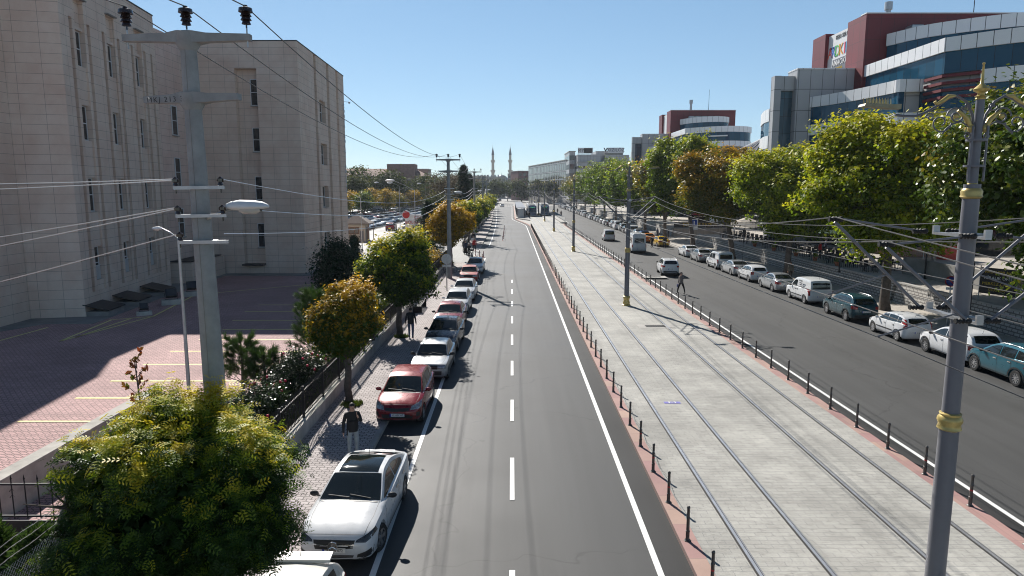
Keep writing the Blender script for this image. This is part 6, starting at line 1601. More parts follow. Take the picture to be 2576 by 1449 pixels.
# ================================================================== WALLS AND FENCES
def ironfence(name, p0, p1, z0, h_, label, cat='fence', step=.14, post=2.4, panel=None, diamonds=False, parent=None):
    p0 = Vector((*p0, z0)); p1 = Vector((*p1, z0)); L_ = (p1-p0).length; u = (p1-p0).normalized(); rz = math.atan2(u.y, u.x)
    r = empty(name, tuple(p0), rz, label, cat); b = MB(); n = int(L_/step)
    for k in range(n+1):
        x = k*L_/n; b.box(x-.009, x+.009, -.009, .009, .04, h_); b.cyl((x, 0, h_), (x, 0, h_+.10), .022, .002, 4); b.cyl((x, 0, h_-.01), (x, 0, h_+.015), .02, .02, 5)
        if diamonds and k % 6 == 3:
            for dz in (-.07, .07): b.tube([(x-.06,0,h_*.62+dz),(x,0,h_*.62+dz+.07),(x+.06,0,h_*.62+dz),(x,0,h_*.62+dz-.07),(x-.06,0,h_*.62+dz)], .008, 4)
    b.build('bars', M_black, r)
    b = MB(); b.box(0, L_, -.02, .02, .08, .12); b.box(0, L_, -.02, .02, h_-.14, h_-.10); b.build('rail', M_black, r)
    k = 0
    while k*post <= L_+.01:
        b = MB(); b.box(k*post-.035, k*post+.035, -.035, .035, -.05, h_+.06); b.build('post', M_black, r); k += 1
    if panel: b = MB(); b.box(0, L_, -.012, .012, -panel, .0); b.build('panel', M_hatch, r)
    return r
def lowwall(label, x0, x1, y0, y1, h_, m=M_concwall):
    b = MB(); b.box(x0, x1, y0, y1, -.02, h_); o = b.build('garden_wall', m, label=label, cat='wall')
    b = MB(); b.box(x0-.05, x1+.05, y0-.02, y1+.02, h_, h_+.07); b.build('coping', M_concwall, o); return o
lowwall('low weathered concrete wall carrying the iron fence along the left pavement', -7.24, -7.0, 15.2, 77.0, .58)
ironfence('iron_fence', (-7.12, 15.3), (-7.12, 76.8), .65, 1.05, 'long black iron fence with spear tips on the pavement wall')
lowwall('farther weathered wall along the left pavement beyond the driveway', -7.3, -7.06, 103, 200, .58)
ironfence('iron_fence', (-7.18, 103), (-7.18, 200), .65, 1.05, 'farther black iron fence beyond the car park driveway', step=.3)
lowwall('pale concrete wall running back from the iron gate beside the red court', -13.3, -12.95, 14.6, 24.5, 1.05)
ironfence('gate', (-13.4, 14.0), (-9.4, 14.0), 1.25, .95, 'black iron gate with spear tips and diamond ornament above a solid lower panel', 'gate', step=.27, post=2.0, panel=1.2, diamonds=True)
b = MB(); b.bevbox(-9.35, -8.95, 13.8, 14.2, 0, 2.25, .03); b.bevbox(-9.42, -8.88, 13.73, 14.27, 2.25, 2.36, .03); b.build('gate_pillar', M_concwall, label='square pale concrete pillar at the end of the iron gate', cat='pillar')
# chain link fence with barbed wire in the near corner
cf = empty('chain_link_fence', (-7.68, 5.0, 0), label='chain link fence with three barbed strands on bent grey posts, bottom left corner', cat='fence')
def meshmat():
    t = NT('woven_wire'); t.set(Roughness=.4, Metallic=.6); t.b.inputs['Base Color'].default_value = (.5,.5,.5,1); return t.m
mw = meshmat(); b = MB(); step = .075; Y1 = 8.6; h0, h1 = .1, 2.7
k = 0
nn = int((Y1+ (h1-h0))/step)
for k in range(-int((h1-h0)/step), int(Y1/step)):
    ya = k*step; a = max(0, ya); e = min(Y1, ya+(h1-h0))
    if e > a: b.cyl((.004, a, h0+(a-ya)), (.004, e, h0+(e-ya)), .0035, .0035, 3, cap=False); b.cyl((-.004, a, h1-(a-ya)), (-.004, e, h1-(e-ya)), .0035, .0035, 3, cap=False)
b.build('wire_mesh', mw, cf)
for yy in (0.5, 5.75, 8.55):
    b = MB(); b.tube([(.06,yy,0),(.06,yy,2.75),(.0,yy,3.0),(-.02,yy+.02,3.06)] if yy != 5.75 else [(.05,yy,0),(.02,yy,2.55),(.06,yy+.05,2.8),(.20,yy+.14,3.25)], .052, 12); b.build('post', M_concdark, cf, smooth=40)
for zz, xx in ((2.85,.05),(3.03,.10),(3.2,.17)):
    b = MB(); pts = [(xx, yy, zz+.012*math.sin(yy*7)) for yy in np.linspace(0, Y1, 40)]; b.tube(pts, .006, 4)
    for q in range(60): yq = q*Y1/60; b.cyl((xx-.022, yq, zz-.02), (xx+.022, yq+.01, zz+.02), .004, .004, 3)
    b.build('barbed_strand', mw, cf)
# ribbed retaining walls on the right
def retwall(label, y0, y1, h0_, h1_, x=28.35):
    r = empty('retaining_wall', (x, y0, 0), label=label, cat='wall', group='ribbed retaining walls on the right'); L_ = y1-y0
    b = MB(); n = 8
    for k in range(n):
        z_ = lambda y: h0_+(h1_-h0_)*y/L_
        a, c = L_*k/n, L_*(k+1)/n
        b.add([(-.12,a,0),(-.12,c,0),(.12,c,z_(c)),(.12,a,z_(a)),(.42,c,z_(c)),(.42,a,z_(a)),(.42,c,0),(.42,a,0)], [(0,3,2,1),(3,5,4,2),(5,7,6,4)])
    b.add([(-.12,0,0),(.42,0,0),(.42,0,h0_),(.12,0,h0_)], [(0,1,2,3)]); b.add([(-.12,L_,0),(.42,L_,0),(.42,L_,h1_),(.12,L_,h1_)], [(3,2,1,0)])
    b.build('wall', M_retain, r); b = MB(); b.add([(.08,-.02,h0_),(.46,-.02,h0_),(.46,L_+.02,h1_),(.08,L_+.02,h1_),(.08,-.02,h0_+.1),(.46,-.02,h0_+.1),(.46,L_+.02,h1_+.1),(.08,L_+.02,h1_+.1)], [(4,5,6,7),(0,1,5,4),(1,2,6,5),(2,3,7,6),(3,0,4,7)]); b.build('coping', M_conc, r)
retwall('nearest ribbed grey block wall behind the parked cars on the right', -10, 50, 1.75, 1.5)
retwall('middle ribbed grey block wall below the cafe tables', 50.4, 104.8, 1.5, 1.5)
retwall('farther ribbed block wall beyond the paved access', 121.2, 320, 1.5, 1.5)
for (yy, lab) in ((105, 'grey ramp rail at the near side of the paved access'), (121, 'steel stair rail under the yellow banner beyond the taxi')):
    r = empty('handrail', (28.6, yy, 0), label=lab, cat='railing'); b = MB()
    for k in range(7): b.cyl((k*1.4, 0, .1+k*.2), (k*1.4, 0, 1.1+k*.2), .025, .025, 6)
    for z_ in (.4, .65, .9, 1.1): b.cyl((0, 0, z_), (8.4, 0, z_+1.2), .02, .02, 6)
    b.build('rails', M_galv, r)
# banner DILEKCE
r = empty('banner', (28.7, 121.4, 1.6), label='long black banner with yellow lettering DİLEKÇE YAZILIR on the far retaining wall', cat='banner')
b = MB(); b.box(0, 9.2, -.06, 0, 0, .95); b.build('panel', M_ink, r); textmesh('DİLEKÇE YAZILIR', .78, M_signyellow, r, (4.6, -.08, .48), (math.pi/2,0,0), ext=.01)
b = MB(); b.cyl((0.1,.05,-1),(0.1,.05,1),.04); b.cyl((9.1,.05,-1),(9.1,.05,1),.04); b.build('posts', M_galv, r)
# block sign
r = empty('sign_board', (33.5, 128, 1.45), label='black totem board reading B BLOK above the far retaining wall', cat='sign')
b = MB(); b.box(0, 3.4, 0, .2, .8, 5.2); b.build('panel', M_ink, r); textmesh('B', 1.1, M_wink, r, (1.7,-.02,4.4), (math.pi/2,0,0), ext=.01); textmesh('BLOK', .9, M_wink, r, (1.7,-.02,3.35), (math.pi/2,0,0), ext=.01)
b = MB(); [b.box(.5, 2.9, -.02, -.005, 2.5-k*.35, 2.62-k*.35) for k in range(3)]; b.build('text_lines', M_wink, r); b = MB(); b.box(.3,.5,.03,.17,0,.8); b.box(2.9,3.1,.03,.17,0,.8); b.build('posts', M_galv, r)

# near right: terrace face, car park entrance block, banner board
b = MB(); b.box(32.3, 32.42, 43.9, 56.1, 1.3, 2.86); b.box(32.3, 46, 43.8, 44.0, 1.3, 2.86); b.box(32.3,46,56.0,56.12,1.3,2.86); b.build('terrace_wall', M_concdark, label='plain grey wall of the raised terrace with red booth', cat='wall')
eb = empty('car_park_entrance', (33, 30, 0), label='low cream building with dark underground car park opening, arrow signs and chevrons', cat='building')
b = MB(); b.box(0, 13, 0, 12.8, 3.9, 5.6); b.box(0, 1.0, 11.6, 12.8, 0, 3.9); b.box(0, 1.0, -1, .8, 0, 3.9); b.box(9, 13, 0, 12.8, 0, 3.9); b.box(-.3, 0, -1, 11.6, 0, 1.75); b.build('wall', brickmat('cream_panels', (.50,.47,.40), (.47,.44,.38), (.25,.23,.2), 1.2, .8, 0, .02, rough=.7, noise=.2, nscale=.5, bump=.1), eb)
b = MB(); b.box(.4, .6, .8, 11.6, 1.75, 3.9); b.build('opening', M_ink, eb)
b = MB(); b.box(-.06, -.01, 3.0, 5.0, 4.1, 5.4); b.build('arrow_sign', M_signyellow, eb)
b = MB(); b.box(-.06, -.01, 8.5, 9.9, 4.2, 5.4); b.build('symbol_sign', M_signwhite, eb)
b = MB(); b.tube([(-.08,9.2,4.35),(-.08,8.65,4.8),(-.08,9.2,5.25),(-.08,9.75,4.8),(-.08,9.2,4.35)], .03, 5)
for k in range(4): b.tube([(-.08,10.6,4.3+k*.25),(-.08,10.9,4.45+k*.25),(-.08,11.2,4.3+k*.25)], .05, 5)
b.box(-.09,-.06,3.9,4.05,4.35,5.1); b.add([(-.09,3.6,4.6),(-.09,4.35,4.6),(-.09,3.98,4.2)], [(0,1,2)]); b.build('symbols', M_ink, eb)
textmesh('KATLI', .5, M_greypole, eb, (-.03, 7.0, 4.7), (math.pi/2,0,-math.pi/2), ext=.01)
x, y = 29.6, 41.2
r = empty('banner_board', (x, y, 1.7), -R(60), 'black and yellow notice banner on posts above the retaining wall', 'banner')
b = MB(); b.box(-1.0, 1.0, -.03, .03, .3, 1.9); b.build('panel', M_ink, r)
for k, (s_, m_) in enumerate((('PASAJ EMLAK', M_signyellow), ('KİRALIK OFİS', M_wink), ('MERKEZ ÇARŞI', M_signyellow), ('0332 350', M_signyellow))): textmesh(s_, .25, m_, r, (0, -.05, 1.65-k*.36), (math.pi/2,0,0), ext=.005)
b = MB(); [b.cyl((s*1.02,0,-.1),(s*1.02,0,2.0),.03) for s in (-1,1)]; b.build('posts', M_galv, r)
# no parking sign
x, y = 26.6, 41.0
r = empty('no_parking_sign', (x, y, .13), -R(20), 'round blue no parking sign with red ring and slash, small white plate below', 'road sign')
b = MB(); b.cyl((0,0,0),(0,0,2.95),.035,.035,8); b.build('pole', M_galv, r)
b = MB(); b.lathe([(.33,-.05),(.33,-.035),(.02,-.035)], (0,0,2.72), 28, axis='Y'); b.lathe([(.33,-.05),(.02,-.05)], (0,0,2.72), 28, axis='Y'); d_ = b.build('disc', M_signred, r)
b = MB(); b.lathe([(.26,-.056),(.26,-.052),(.02,-.052)], (0,0,2.72), 28, axis='Y'); b.lathe([(.26,-.056),(.02,-.056)], (0,0,2.72), 28, axis='Y'); b.build('blue_field', M_signblue, d_)
b = MB(); b.box(-.30,.30,-.062,-.058,-.03,.03,0,Matrix.Translation((0,0,2.72)) @ Matrix.Rotation(R(45),4,'Y')); b.build('slash', M_signred, d_)
b = MB(); b.box(-.24,.24,-.05,-.03,2.2,2.36); p_ = b.build('supplementary_plate', M_signwhite, r); textmesh('10:00', .12, M_ink, p_, (0,-.055,2.28), (math.pi/2,0,0), ext=.001)
# parking info sign further along
r = empty('parking_sign', (26.7, 100.5, .13), 0, 'square blue and white information sign on a post beside the leaning tree', 'road sign')
b = MB(); b.cyl((0,0,0),(0,0,3.2),.04); b.build('pole', M_galv, r); b = MB(); b.box(-.55,.55,-.07,-.04,2.3,3.9); q = b.build('panel', M_signwhite, r); b = MB(); b.box(-.42,.42,-.08,-.071,2.9,3.75); b.build('blue_field', M_signblue, q); b = MB(); b.box(-.07,.07,-.09,-.081,3.05,3.6); b.build('mark', M_wink, q)
# back side of round sign on left pavement
x, y = G(1124, 735)
r = empty('road_sign', (x, y, .13), 0, 'back of a round grey road sign beside the second utility pole', 'road sign')
b = MB(); b.cyl((0,0,0),(0,0,3.0),.045,.045,8); b.build('pole', M_galv, r); b = MB(); b.lathe([(.42,.0),(.42,.02),(.02,.02)], (0,0,2.6), 24, axis='Y'); b.box(-.36,.36,0,.02,1.95,2.12); b.build('disc', M_galv, r)

# ================================================================== UTILITY POLES
def insulator(b, c, s=1.0):
    x, y, z = c
    b.lathe([(.02*s,0),(.02*s,.10*s),(.11*s,.10*s),(.075*s,.20*s),(.13*s,.19*s),(.08*s,.29*s),(.135*s,.285*s),(.09*s,.37*s),(.17*s,.38*s),(.155*s,.47*s),(.06*s,.50*s),(.05*s,.54*s),(.01*s,.55*s)], (x, y, z), 14)
POLE_H = 11.05
def lamp_head(parent, c, rz, s=1.0, name='street_light', m=None):
    """cobra head with glass bowl; length along local +X"""
    r_ = parent; T = Matrix.Translation(c) @ Matrix.Rotation(rz, 4, 'Z')
    b = MB(); n = 12; vs = []
    prof = [(0,.05,.06),(.08,.10,.10),(.25,.15,.13),(.50,.17,.12),(.68,.14,.09),(.78,.06,.04)]
    for x_, w_, h_ in prof:
        for k in range(n):
            a = 2*math.pi*k/n; zz = math.sin(a)*(h_ if math.sin(a) > 0 else h_*.5); vs.append(tuple(T @ Vector((x_*s, math.cos(a)*w_*s, zz*s))))
    fs = [(i*n+k, (i+1)*n+k, (i+1)*n+(k+1) % n, i*n+(k+1) % n) for i in range(len(prof)-1) for k in range(n)] + [tuple(range(n)), tuple(range((len(prof))*n-1, (len(prof)-1)*n-1, -1))]
    b.add(vs, fs); o = b.build(name, m or M_signwhite, r_, smooth=50)
    b = MB(); vs = []
    for x_, w_, h_ in ((.22,.08,.05),(.30,.12,.10),(.5,.13,.11),(.64,.09,.07)):
        for k in range(9):
            a = math.pi+math.pi*k/8; vs.append(tuple(T @ Vector((x_*s, math.cos(a)*w_*s, (-.03+math.sin(a)*h_)*s))))
    b.add(vs, [(i*9+k, i*9+k+1, (i+1)*9+k+1, (i+1)*9+k) for i in range(3) for k in range(8)]); b.build('bowl', mat('lamp_bowl', (.45,.46,.45), .15, var=0), o, smooth=50)
    return o
def utility_pole(label):
    r = empty('utility_pole', label=label, cat='utility pole', group='concrete utility poles on the left pavement')
    b = MB(); b.tube([(0,0,0),(0,0,5),(0,0,POLE_H)], [.235,.195,.135], 14); b.build('shaft', M_pole, r, smooth=50)
    b = MB(); [b.lathe([(.235-.009*z_+.006,-.02),(.235-.009*z_+.006,.02)], (0,0,z_), 14) for z_ in (3.2,)]; b.tube([(.0,-.236,.1),(0,-.197,5),(0,-.137,POLE_H-.2)], .006, 4); b.build('seam', M_concdark, r)
    def arm(z, L_, label_, rz):
        b = MB(); T = Matrix.Translation((0,0,z)) @ Matrix.Rotation(rz, 4, 'Z')
        pts = [(-L_/2,.07,.055),(-.35,.085,.075),(-.12,.17,.10),(.12,.17,.10),(.35,.085,.075),(L_/2,.07,.055)]; vs = []
        for x_, w_, h_ in pts: vs += [tuple(T @ Vector(p)) for p in ((x_,-w_,-h_),(x_,w_,-h_),(x_,w_,h_),(x_,-w_,h_))]
        fs = [(i*4+k, i*4+(k+1) % 4, (i+1)*4+(k+1) % 4, (i+1)*4+k) for i in range(5) for k in range(4)] + [(3,2,1,0), (20,21,22,23)]
        b.add(vs, [tuple(reversed(f)) for f in fs]); b.lathe([(.14,-.22),(.21,-.1),(.21,.08),(.15,.1)], (0,0,z), 14); return b.build('crossarm', M_pole, r, smooth=35)
    arm(POLE_H-.03, 2.2, 'top', R(2)); arm(POLE_H-1.06, 1.82, 'low', R(-9))
    for x_ in (-1.05, 0, 1.05):
        b = MB(); insulator(b, (x_, 0, POLE_H+.12), .72); b.build('insulator', M_insul, r, smooth=30)
        b = MB(); b.cyl((x_,0,POLE_H-.2),(x_,0,POLE_H+.2),.014,.014,6); b.build('pin', M_galv, r)
    for z_ in (8.42, 7.92, 7.45):
        b = MB(); b.box(-.36, .55, -.23, -.19, z_-.03, z_+.03); b.box(-.2, .2, -.2, .2, z_-.012, z_+.012); b.build('bracket', M_galv, r)
        for x_ in (-.32, .48) if z_ > 7.6 else (-.32,):
            b = MB(); b.lathe([(.012,-.1),(.012,.03),(.05,.04),(.035,.09),(.06,.10),(.06,.15),(.02,.18),(.01,.19)], (x_, -.21, z_), 10); b.build('insulator', M_insul, r, smooth=30)
    b = MB(); b.tube([(.15,-.1,7.86),(.35,-.12,7.95),(.6,-.12,8.04)], .022, 6); b.build('lamp_bracket', M_galv, r)
    lamp_head(r, (.52,-.12,8.07), R(3), .95)
    return r
UP = [(-5.56, 12.5), G(1131, 703), (-5.95, 109), (-6.7, 158), (-7.6, 207), (-9.4, 256), (-11.4, 305)]
labs = ['big grey concrete utility pole with two cross arms in the left foreground', 'second concrete utility pole beside the row of parked cars', 'third utility pole in front of the far tree tops', 'fourth utility pole, small, near the end of the left pavement', 'fifth utility pole in the distance', 'sixth utility pole, tiny, in the distance', 'seventh and farthest utility pole before the junction']
p0_ = utility_pole(labs[0]); poles = [p0_]
textmesh('MKJ 213 35', .13, M_ink, p0_, (-.38, -.13, POLE_H-1.09), (math.pi/2, 0, R(-9)), 'cast_lettering', .002, spacing=1.3)
for k in range(1, len(UP)): c = copy_tree(p0_); c['label'] = labs[k]; poles.append(c)
for c in poles[1:]:
    for ch in list(c.children):
        if ch.name.startswith('cast_lettering'): bpy.data.objects.remove(ch)
for c, (x, y) in zip(poles, UP): c.location = (x, y, 0)
p0_.rotation_euler = (0, -.0127, 0)
def sagwire(name, p, q, sag, r, m, label, group, n=24):
    p = Vector(p); q = Vector(q); b = MB()
    pts = [p.lerp(q, t)-Vector((0,0,sag*4*t*(1-t))) for t in np.linspace(0, 1, n)]
    b.tube(pts, r, 5); return b.build(name, m, label=label, cat='cable', group=group, smooth=60, uv=False)
spans = [((-5.56, -34), UP[0])] + [(UP[k], UP[k+1]) for k in range(len(UP)-1)]
sn = ['over the foreground', 'between the first and second poles', 'between the second and third poles', 'between the third and fourth poles', 'between the fourth and fifth poles', 'between the fifth and sixth poles', 'between the last two poles']
for k, (a, c) in enumerate(spans):
    for x_, nm in ((-1.05, 'left'), (0, 'middle'), (1.05, 'right')):
        l0 = -.14 if a == UP[0] else 0; l1 = -.14 if c == UP[0] else 0
        sagwire('overhead_line', (a[0]+x_+l0, a[1], POLE_H+.5), (c[0]+x_+l1, c[1], POLE_H+.5), 1.15 if k else .9, .011, M_wired, '%s dark high voltage wire %s' % (nm, sn[k]), 'high voltage wires on the utility poles')
# low voltage wires: leave the first pole towards the left foreground and to the building side
for z_, x_, zz, sg_ in ((8.55,-.32,8.47,.10), (8.50,-.32,8.30,.12), (8.05,-.32,7.35,.12), (8.0,-.32,7.0,.14), (7.6,-.32,6.0,.16)):
    pass
lv = [(457, 458, 8.57), (470, 462, 8.55), (590, 523, 8.07), (612, 528, 8.05), (702, 600, 7.6)]
for k, (yl_, yr_, hh) in enumerate(lv):
    # wire from the pole insulator towards an off-frame neighbour pole on the left; direction read at the picture edge
    xp, yp = UP[0][0]-.42, UP[0][1]-.21; zf = ZOF(14.5, hh); xf = (0-CX)/FPX*zf*1.0; hf = H-(yl_-YH)*zf*CP/FPX
    d_ = Vector((xf-xp, 14.5-yp, hf-hh)); e_ = Vector((xp, yp, hh))+d_*2.6
    sagwire('low_voltage_wire', (xp, yp, hh), tuple(e_), .05, .010, M_wire, '%s from the top of the bright wires running left from the foreground pole' % ORD[k], 'bare low voltage wires')
for k, hh in enumerate((8.57, 8.07, 7.6)):
    sagwire('low_voltage_wire', (UP[0][0]+.38, UP[0][1]-.2, hh), (UP[1][0]-.3, UP[1][1], hh-.3+.0), .75, .009, M_wire, '%s low voltage wire between the first two utility poles' % ['upper','middle','lower'][k], 'bare low voltage wires')
    for j in range(1, 4): sagwire('low_voltage_wire', (UP[j][0]-.3, UP[j][1], hh-.1), (UP[j+1][0]-.3, UP[j+1][1], hh-.1), .7, .012, M_wire, '%s low voltage wire, %s span beyond the second pole' % (['upper','middle','lower'][k], ORD[j-1]), 'bare low voltage wires')
# thin steel lamp posts (court and car park)
def lamp_post(label, x, y, h_, dr, group='thin steel lamp posts', s=1.0, arm=1.2):
    r = empty('lamp_post', (x, y, 0), dr, label, 'lamp post', group); b = MB(); b.tube([(0,0,0),(0,0,h_)], [.07,.042], 10); b.build('post', M_galv, r, smooth=50)
    b = MB(); b.tube([(0,0,h_-.05),(arm*.5,0,h_+.25*arm),(arm,0,h_+.45*arm)], .025, 6); b.build('arm', M_galv, r)
    lamp_head(r, (arm*.95,0,h_+.44*arm), 0, s); return r
lamp_post('thin grey lamp post directly left of the foreground concrete pole', -10.75, 22.0, 6.85, R(165), arm=.62, s=.5)
lamp_post('lamp post with white head just right of the stone building', -20.0, 91, 7.2, R(175), arm=3.0, s=1.9)
lamp_post('lamp post beside the dark conifer', -13.7, 97, 8.2, R(175), arm=3.0, s=1.7)
lamp_post('straight lamp post left of the court sign', -24.5, 150, 9, R(180), arm=1.5, s=1.6)
lamp_post('lamp post above the bare trees behind the court sign', -19, 170, 11.5, R(10), arm=2.0, s=1.6)
for k, (x, y) in enumerate(((-62,150),(-55,190),(-38,205),(-48,235),(-30,240))): lamp_post('distant lamp post over the left car park, %s from the camera' % ORD[k], x, y, 9.5, R(180), s=1.8, arm=1.6)

# ================================================================== TRAM POLES WITH ORNATE DOUBLE LAMPS
def tram_pole(label, cant=True):
    r = empty('tram_pole', label=label, cat='tram pole', group='grey tram poles with gilded rings and double lanterns')
    b = MB(); b.tube([(0,0,0),(0,0,4.1)], [.175,.168], 20); b.tube([(0,0,4.1),(0,0,8.35)], [.150,.135], 20); b.build('lower_shaft', M_greypole, r, smooth=50)
    b = MB(); b.box(-.035,.035,-.178,-.172,.62,1.0); b.build('access_hatch', M_greypole, r)
    b = MB(); b.tube([(0,0,8.35),(0,0,10.15)], [.082,.068], 14)
    for a in (90, 210, 330):
        ca, sa = .15*math.cos(R(a)), .15*math.sin(R(a)); b.cyl((ca,sa,8.55),(ca,sa,9.62),.020,.020,7)
    for z_ in (8.85, 9.35): b.lathe([(.17,-.02),(.17,.02),(.06,.02),(.06,-.02)], (0,0,z_), 12)
    b.build('upper_shaft', M_greypole, r, smooth=40)
    b = MB(); b.lathe([(.30,0),(.30,.05),(.24,.09),(.26,.22),(.20,.36),(.23,.50),(.27,.58),(.25,.66),(.19,.70),(.17,.70)], (0,0,0), 20); b.build('gilded_base', M_gold, r, smooth=40)
    b = MB(); b.lathe([(.17,-.03),(.21,0),(.195,.04),(.185,.08),(.215,.15),(.205,.21),(.175,.25),(.19,.29),(.16,.31)], (0,0,3.95), 20); b.build('gilded_ring', M_gold, r, smooth=50)
    b = MB(); b.lathe([(.14,-.04),(.18,0),(.165,.04),(.175,.10),(.15,.15),(.10,.20),(.075,.28)], (0,0,8.25), 20); b.build('gilded_collar', M_gold, r, smooth=50)
    b = MB(); b.lathe([(.075,0),(.085,.03),(.07,.06),(.10,.08),(.055,.11),(.06,.16),(.12,.21),(.13,.25),(.085,.31),(.045,.36),(.03,.38),(.022,.60),(.014,.82),(.025,.84),(.02,.87),(.002,.88)], (0,0,10.12), 16); b.build('finial', M_gold, r, smooth=40)
    # scrolled arms and lamp heads
    for s in (-1, 1):
        b = MB()
        def cv(pts, rr=.017): b.tube([(s*x_, 0, z_) for x_, z_ in pts], rr, 6)
        cv([(.07,9.45),(.12,9.75),(.25,9.98),(.42,10.08),(.58,10.02),(.70,9.93),(.82,9.86),(.95,9.78),(1.12,9.72),(1.3,9.72),(1.48,9.74)], .024)
        cv([(.12,9.50),(.30,9.62),(.45,9.58),(.55,9.50),(.62,9.40)], .015)
        def spiral(cx_, cz_, r0_, a0, a1, turns=1): cv([(cx_+r0_*(1-.75*t)*math.cos(a0+(a1-a0)*t), cz_+r0_*(1-.75*t)*math.sin(a0+(a1-a0)*t)) for t in np.linspace(0,1,18)], .014)
        spiral(.40, 9.72, .17, 0, 8.5); spiral(.66, 9.60, .19, math.pi, math.pi+7.5); spiral(.22, 9.9, .09, 0, -7); spiral(.86, 9.70, .08, 0, 7); spiral(.18, 9.36, .07, 1, 8)
        b.build('scroll_arm', M_greypole, r, smooth=60)
        b = MB()
        b.tube([(s*x_, 0, z_) for x_, z_ in ((.44,10.08),(.56,10.07),(.66,9.99),(.76,9.93),(.80,9.98))], [.022,.045,.04,.03,.03], 8)
        b.tube([(s*x_, 0, z_) for x_, z_ in ((.15,9.55),(.20,9.66),(.30,9.76),(.38,9.82))], [.045,.05,.035,.02], 8)
        b.sphere((s*.40,0,9.72), .05, 10, 6, 0, (1,.6,1)); b.sphere((s*.12,0,9.50), .06, 10, 6, 0, (1,1,1.3)); b.build('gilded_leaf', M_gold, r, smooth=60)
        h_ = MB(); T = Matrix.Rotation(R(-4)*s, 4, 'Y')
        h_.add([tuple(Matrix.Translation((s*1.2,0,9.81)) @ Vector(p)) for p in ((0,-.05,-.04),(0,.05,-.04),(0,.05,.05),(0,-.05,.05),(s*.16,-.11,-.035),(s*.16,.11,-.035),(s*.16,.11,.04),(s*.16,-.11,.04),(s*.68,-.12,.01),(s*.68,.12,.01),(s*.66,.12,.055),(s*.66,-.12,.055))], [(0,4,5,1),(1,5,6,2),(2,6,7,3),(3,7,4,0),(4,8,9,5),(5,9,10,6),(6,10,11,7),(7,11,8,4),(8,11,10,9),(0,1,2,3)])
        lh = h_.build('lamp_head', mat('lamp_grey_gold', (.26,.235,.15), .5, .3, var=.15, scale=8), r)
        h_ = MB()
        for k in range(9):
            for q in (-1, 1): h_.cyl((s*(1.40+k*.05), q*.07, 9.85+k*.004), (s*(1.41+k*.05), q*.075, 9.95+k*.004), .009, .005, 4)
        h_.build('spikes', M_gold, lh)
    for o in r.children_recursive:
        nm = o.name.split('.')[0]
        if nm in ('upper_shaft', 'gilded_collar', 'finial', 'scroll_arm', 'gilded_leaf', 'lamp_head', 'spikes') and o.type == 'MESH':
            for v in o.data.vertices:
                z_ = v.co.z
                if nm == 'finial': z_ = 10.12+(z_-10.12)*.80
                if nm in ('lamp_head', 'spikes'): z_ += .07; v.co.x += math.copysign(.20, v.co.x)
                v.co.z = 8.13+(z_-8.25)*(.90 if nm in ('finial','upper_shaft','gilded_collar') else .955)
        elif nm == 'gilded_ring':
            for v in o.data.vertices: v.co.z -= .12
    # catenary cantilevers
    if cant:
        for z_ in (7.45, 5.95):
            b = MB(); b.box(.0-.06, .06, -.55, .95, z_-.05, z_+.0); b.box(-.19,.19,-.25,.25,z_-.03,z_+.03); b.box(-.06,.06,-.55,-.5,z_,z_+.12); b.box(-.06,.06,.9,.95,z_,z_+.12); b.build('bracket_plate', M_galv, r)
        for s, tag_ in ((-1,'left'), (1,'right')):
            for yy, dx in ((-.5, -1.72), (.9, -1.98)):
                dx = abs(dx)*s; za = 7.72 if yy > 0 else 7.35
                f = empty('cantilever', parent_loc := (0,0,0)); bpy.data.objects.remove(f)
                b = MB(); b.tube([(s*.28,yy,7.46),(dx*.92,yy,za-.03)], .020, 8); b.tube([(s*.20,yy,5.97),(dx,yy,za-.08)], .030, 10)
                zt = 6.55 if yy > 0 else 6.02
                t = (zt+.1-5.97)/(za-5.97); b.tube([(s*.20+(dx-s*.2)*t,yy,5.97+(za-.08-5.97)*t),(dx*1.02,yy,zt-.33)], .016, 7)
                o = b.build('cantilever', M_greypole, r, smooth=50)
                b = MB()
                for c_ in ((s*.22,yy,7.46),(s*.17,yy,5.97),(dx*.94,yy,za-.03)):
                    b.sphere(c_, .055, 8, 5); b.lathe([(.045,-.12),(.055,-.1),(.03,-.07),(.055,-.04),(.03,-.01),(.055,.02),(.03,.05),(.05,.08)], (c_[0]+s*.12, c_[1], c_[2]), 10, axis='X')
                b.build('insulator', M_black, o, smooth=40)
    return r
TPX = 8.2
TY = [12.3, 48.3, 91.0, 134.0, 176.0, 216, 252, 288, 322]
tl = ['grey tram pole with gilded rings in the right foreground', 'second tram pole with a gilded base on the tram bed', 'third tram pole between the tracks', 'fourth tram pole between the tracks', 'fifth tram pole in front of the tram stop', 'sixth tram pole between the standing trams', 'seventh tram pole in the distance', 'eighth tram pole in the distance', 'farthest tram pole by the junction']
tp0 = tram_pole(tl[0]); tps = [tp0]
for k in range(1, len(TY)): c = copy_tree(tp0); c['label'] = tl[k]; tps.append(c)
for k, (c, y) in enumerate(zip(tps, TY)): c.location = (TPX if k < 4 else 8.35, y, .13)
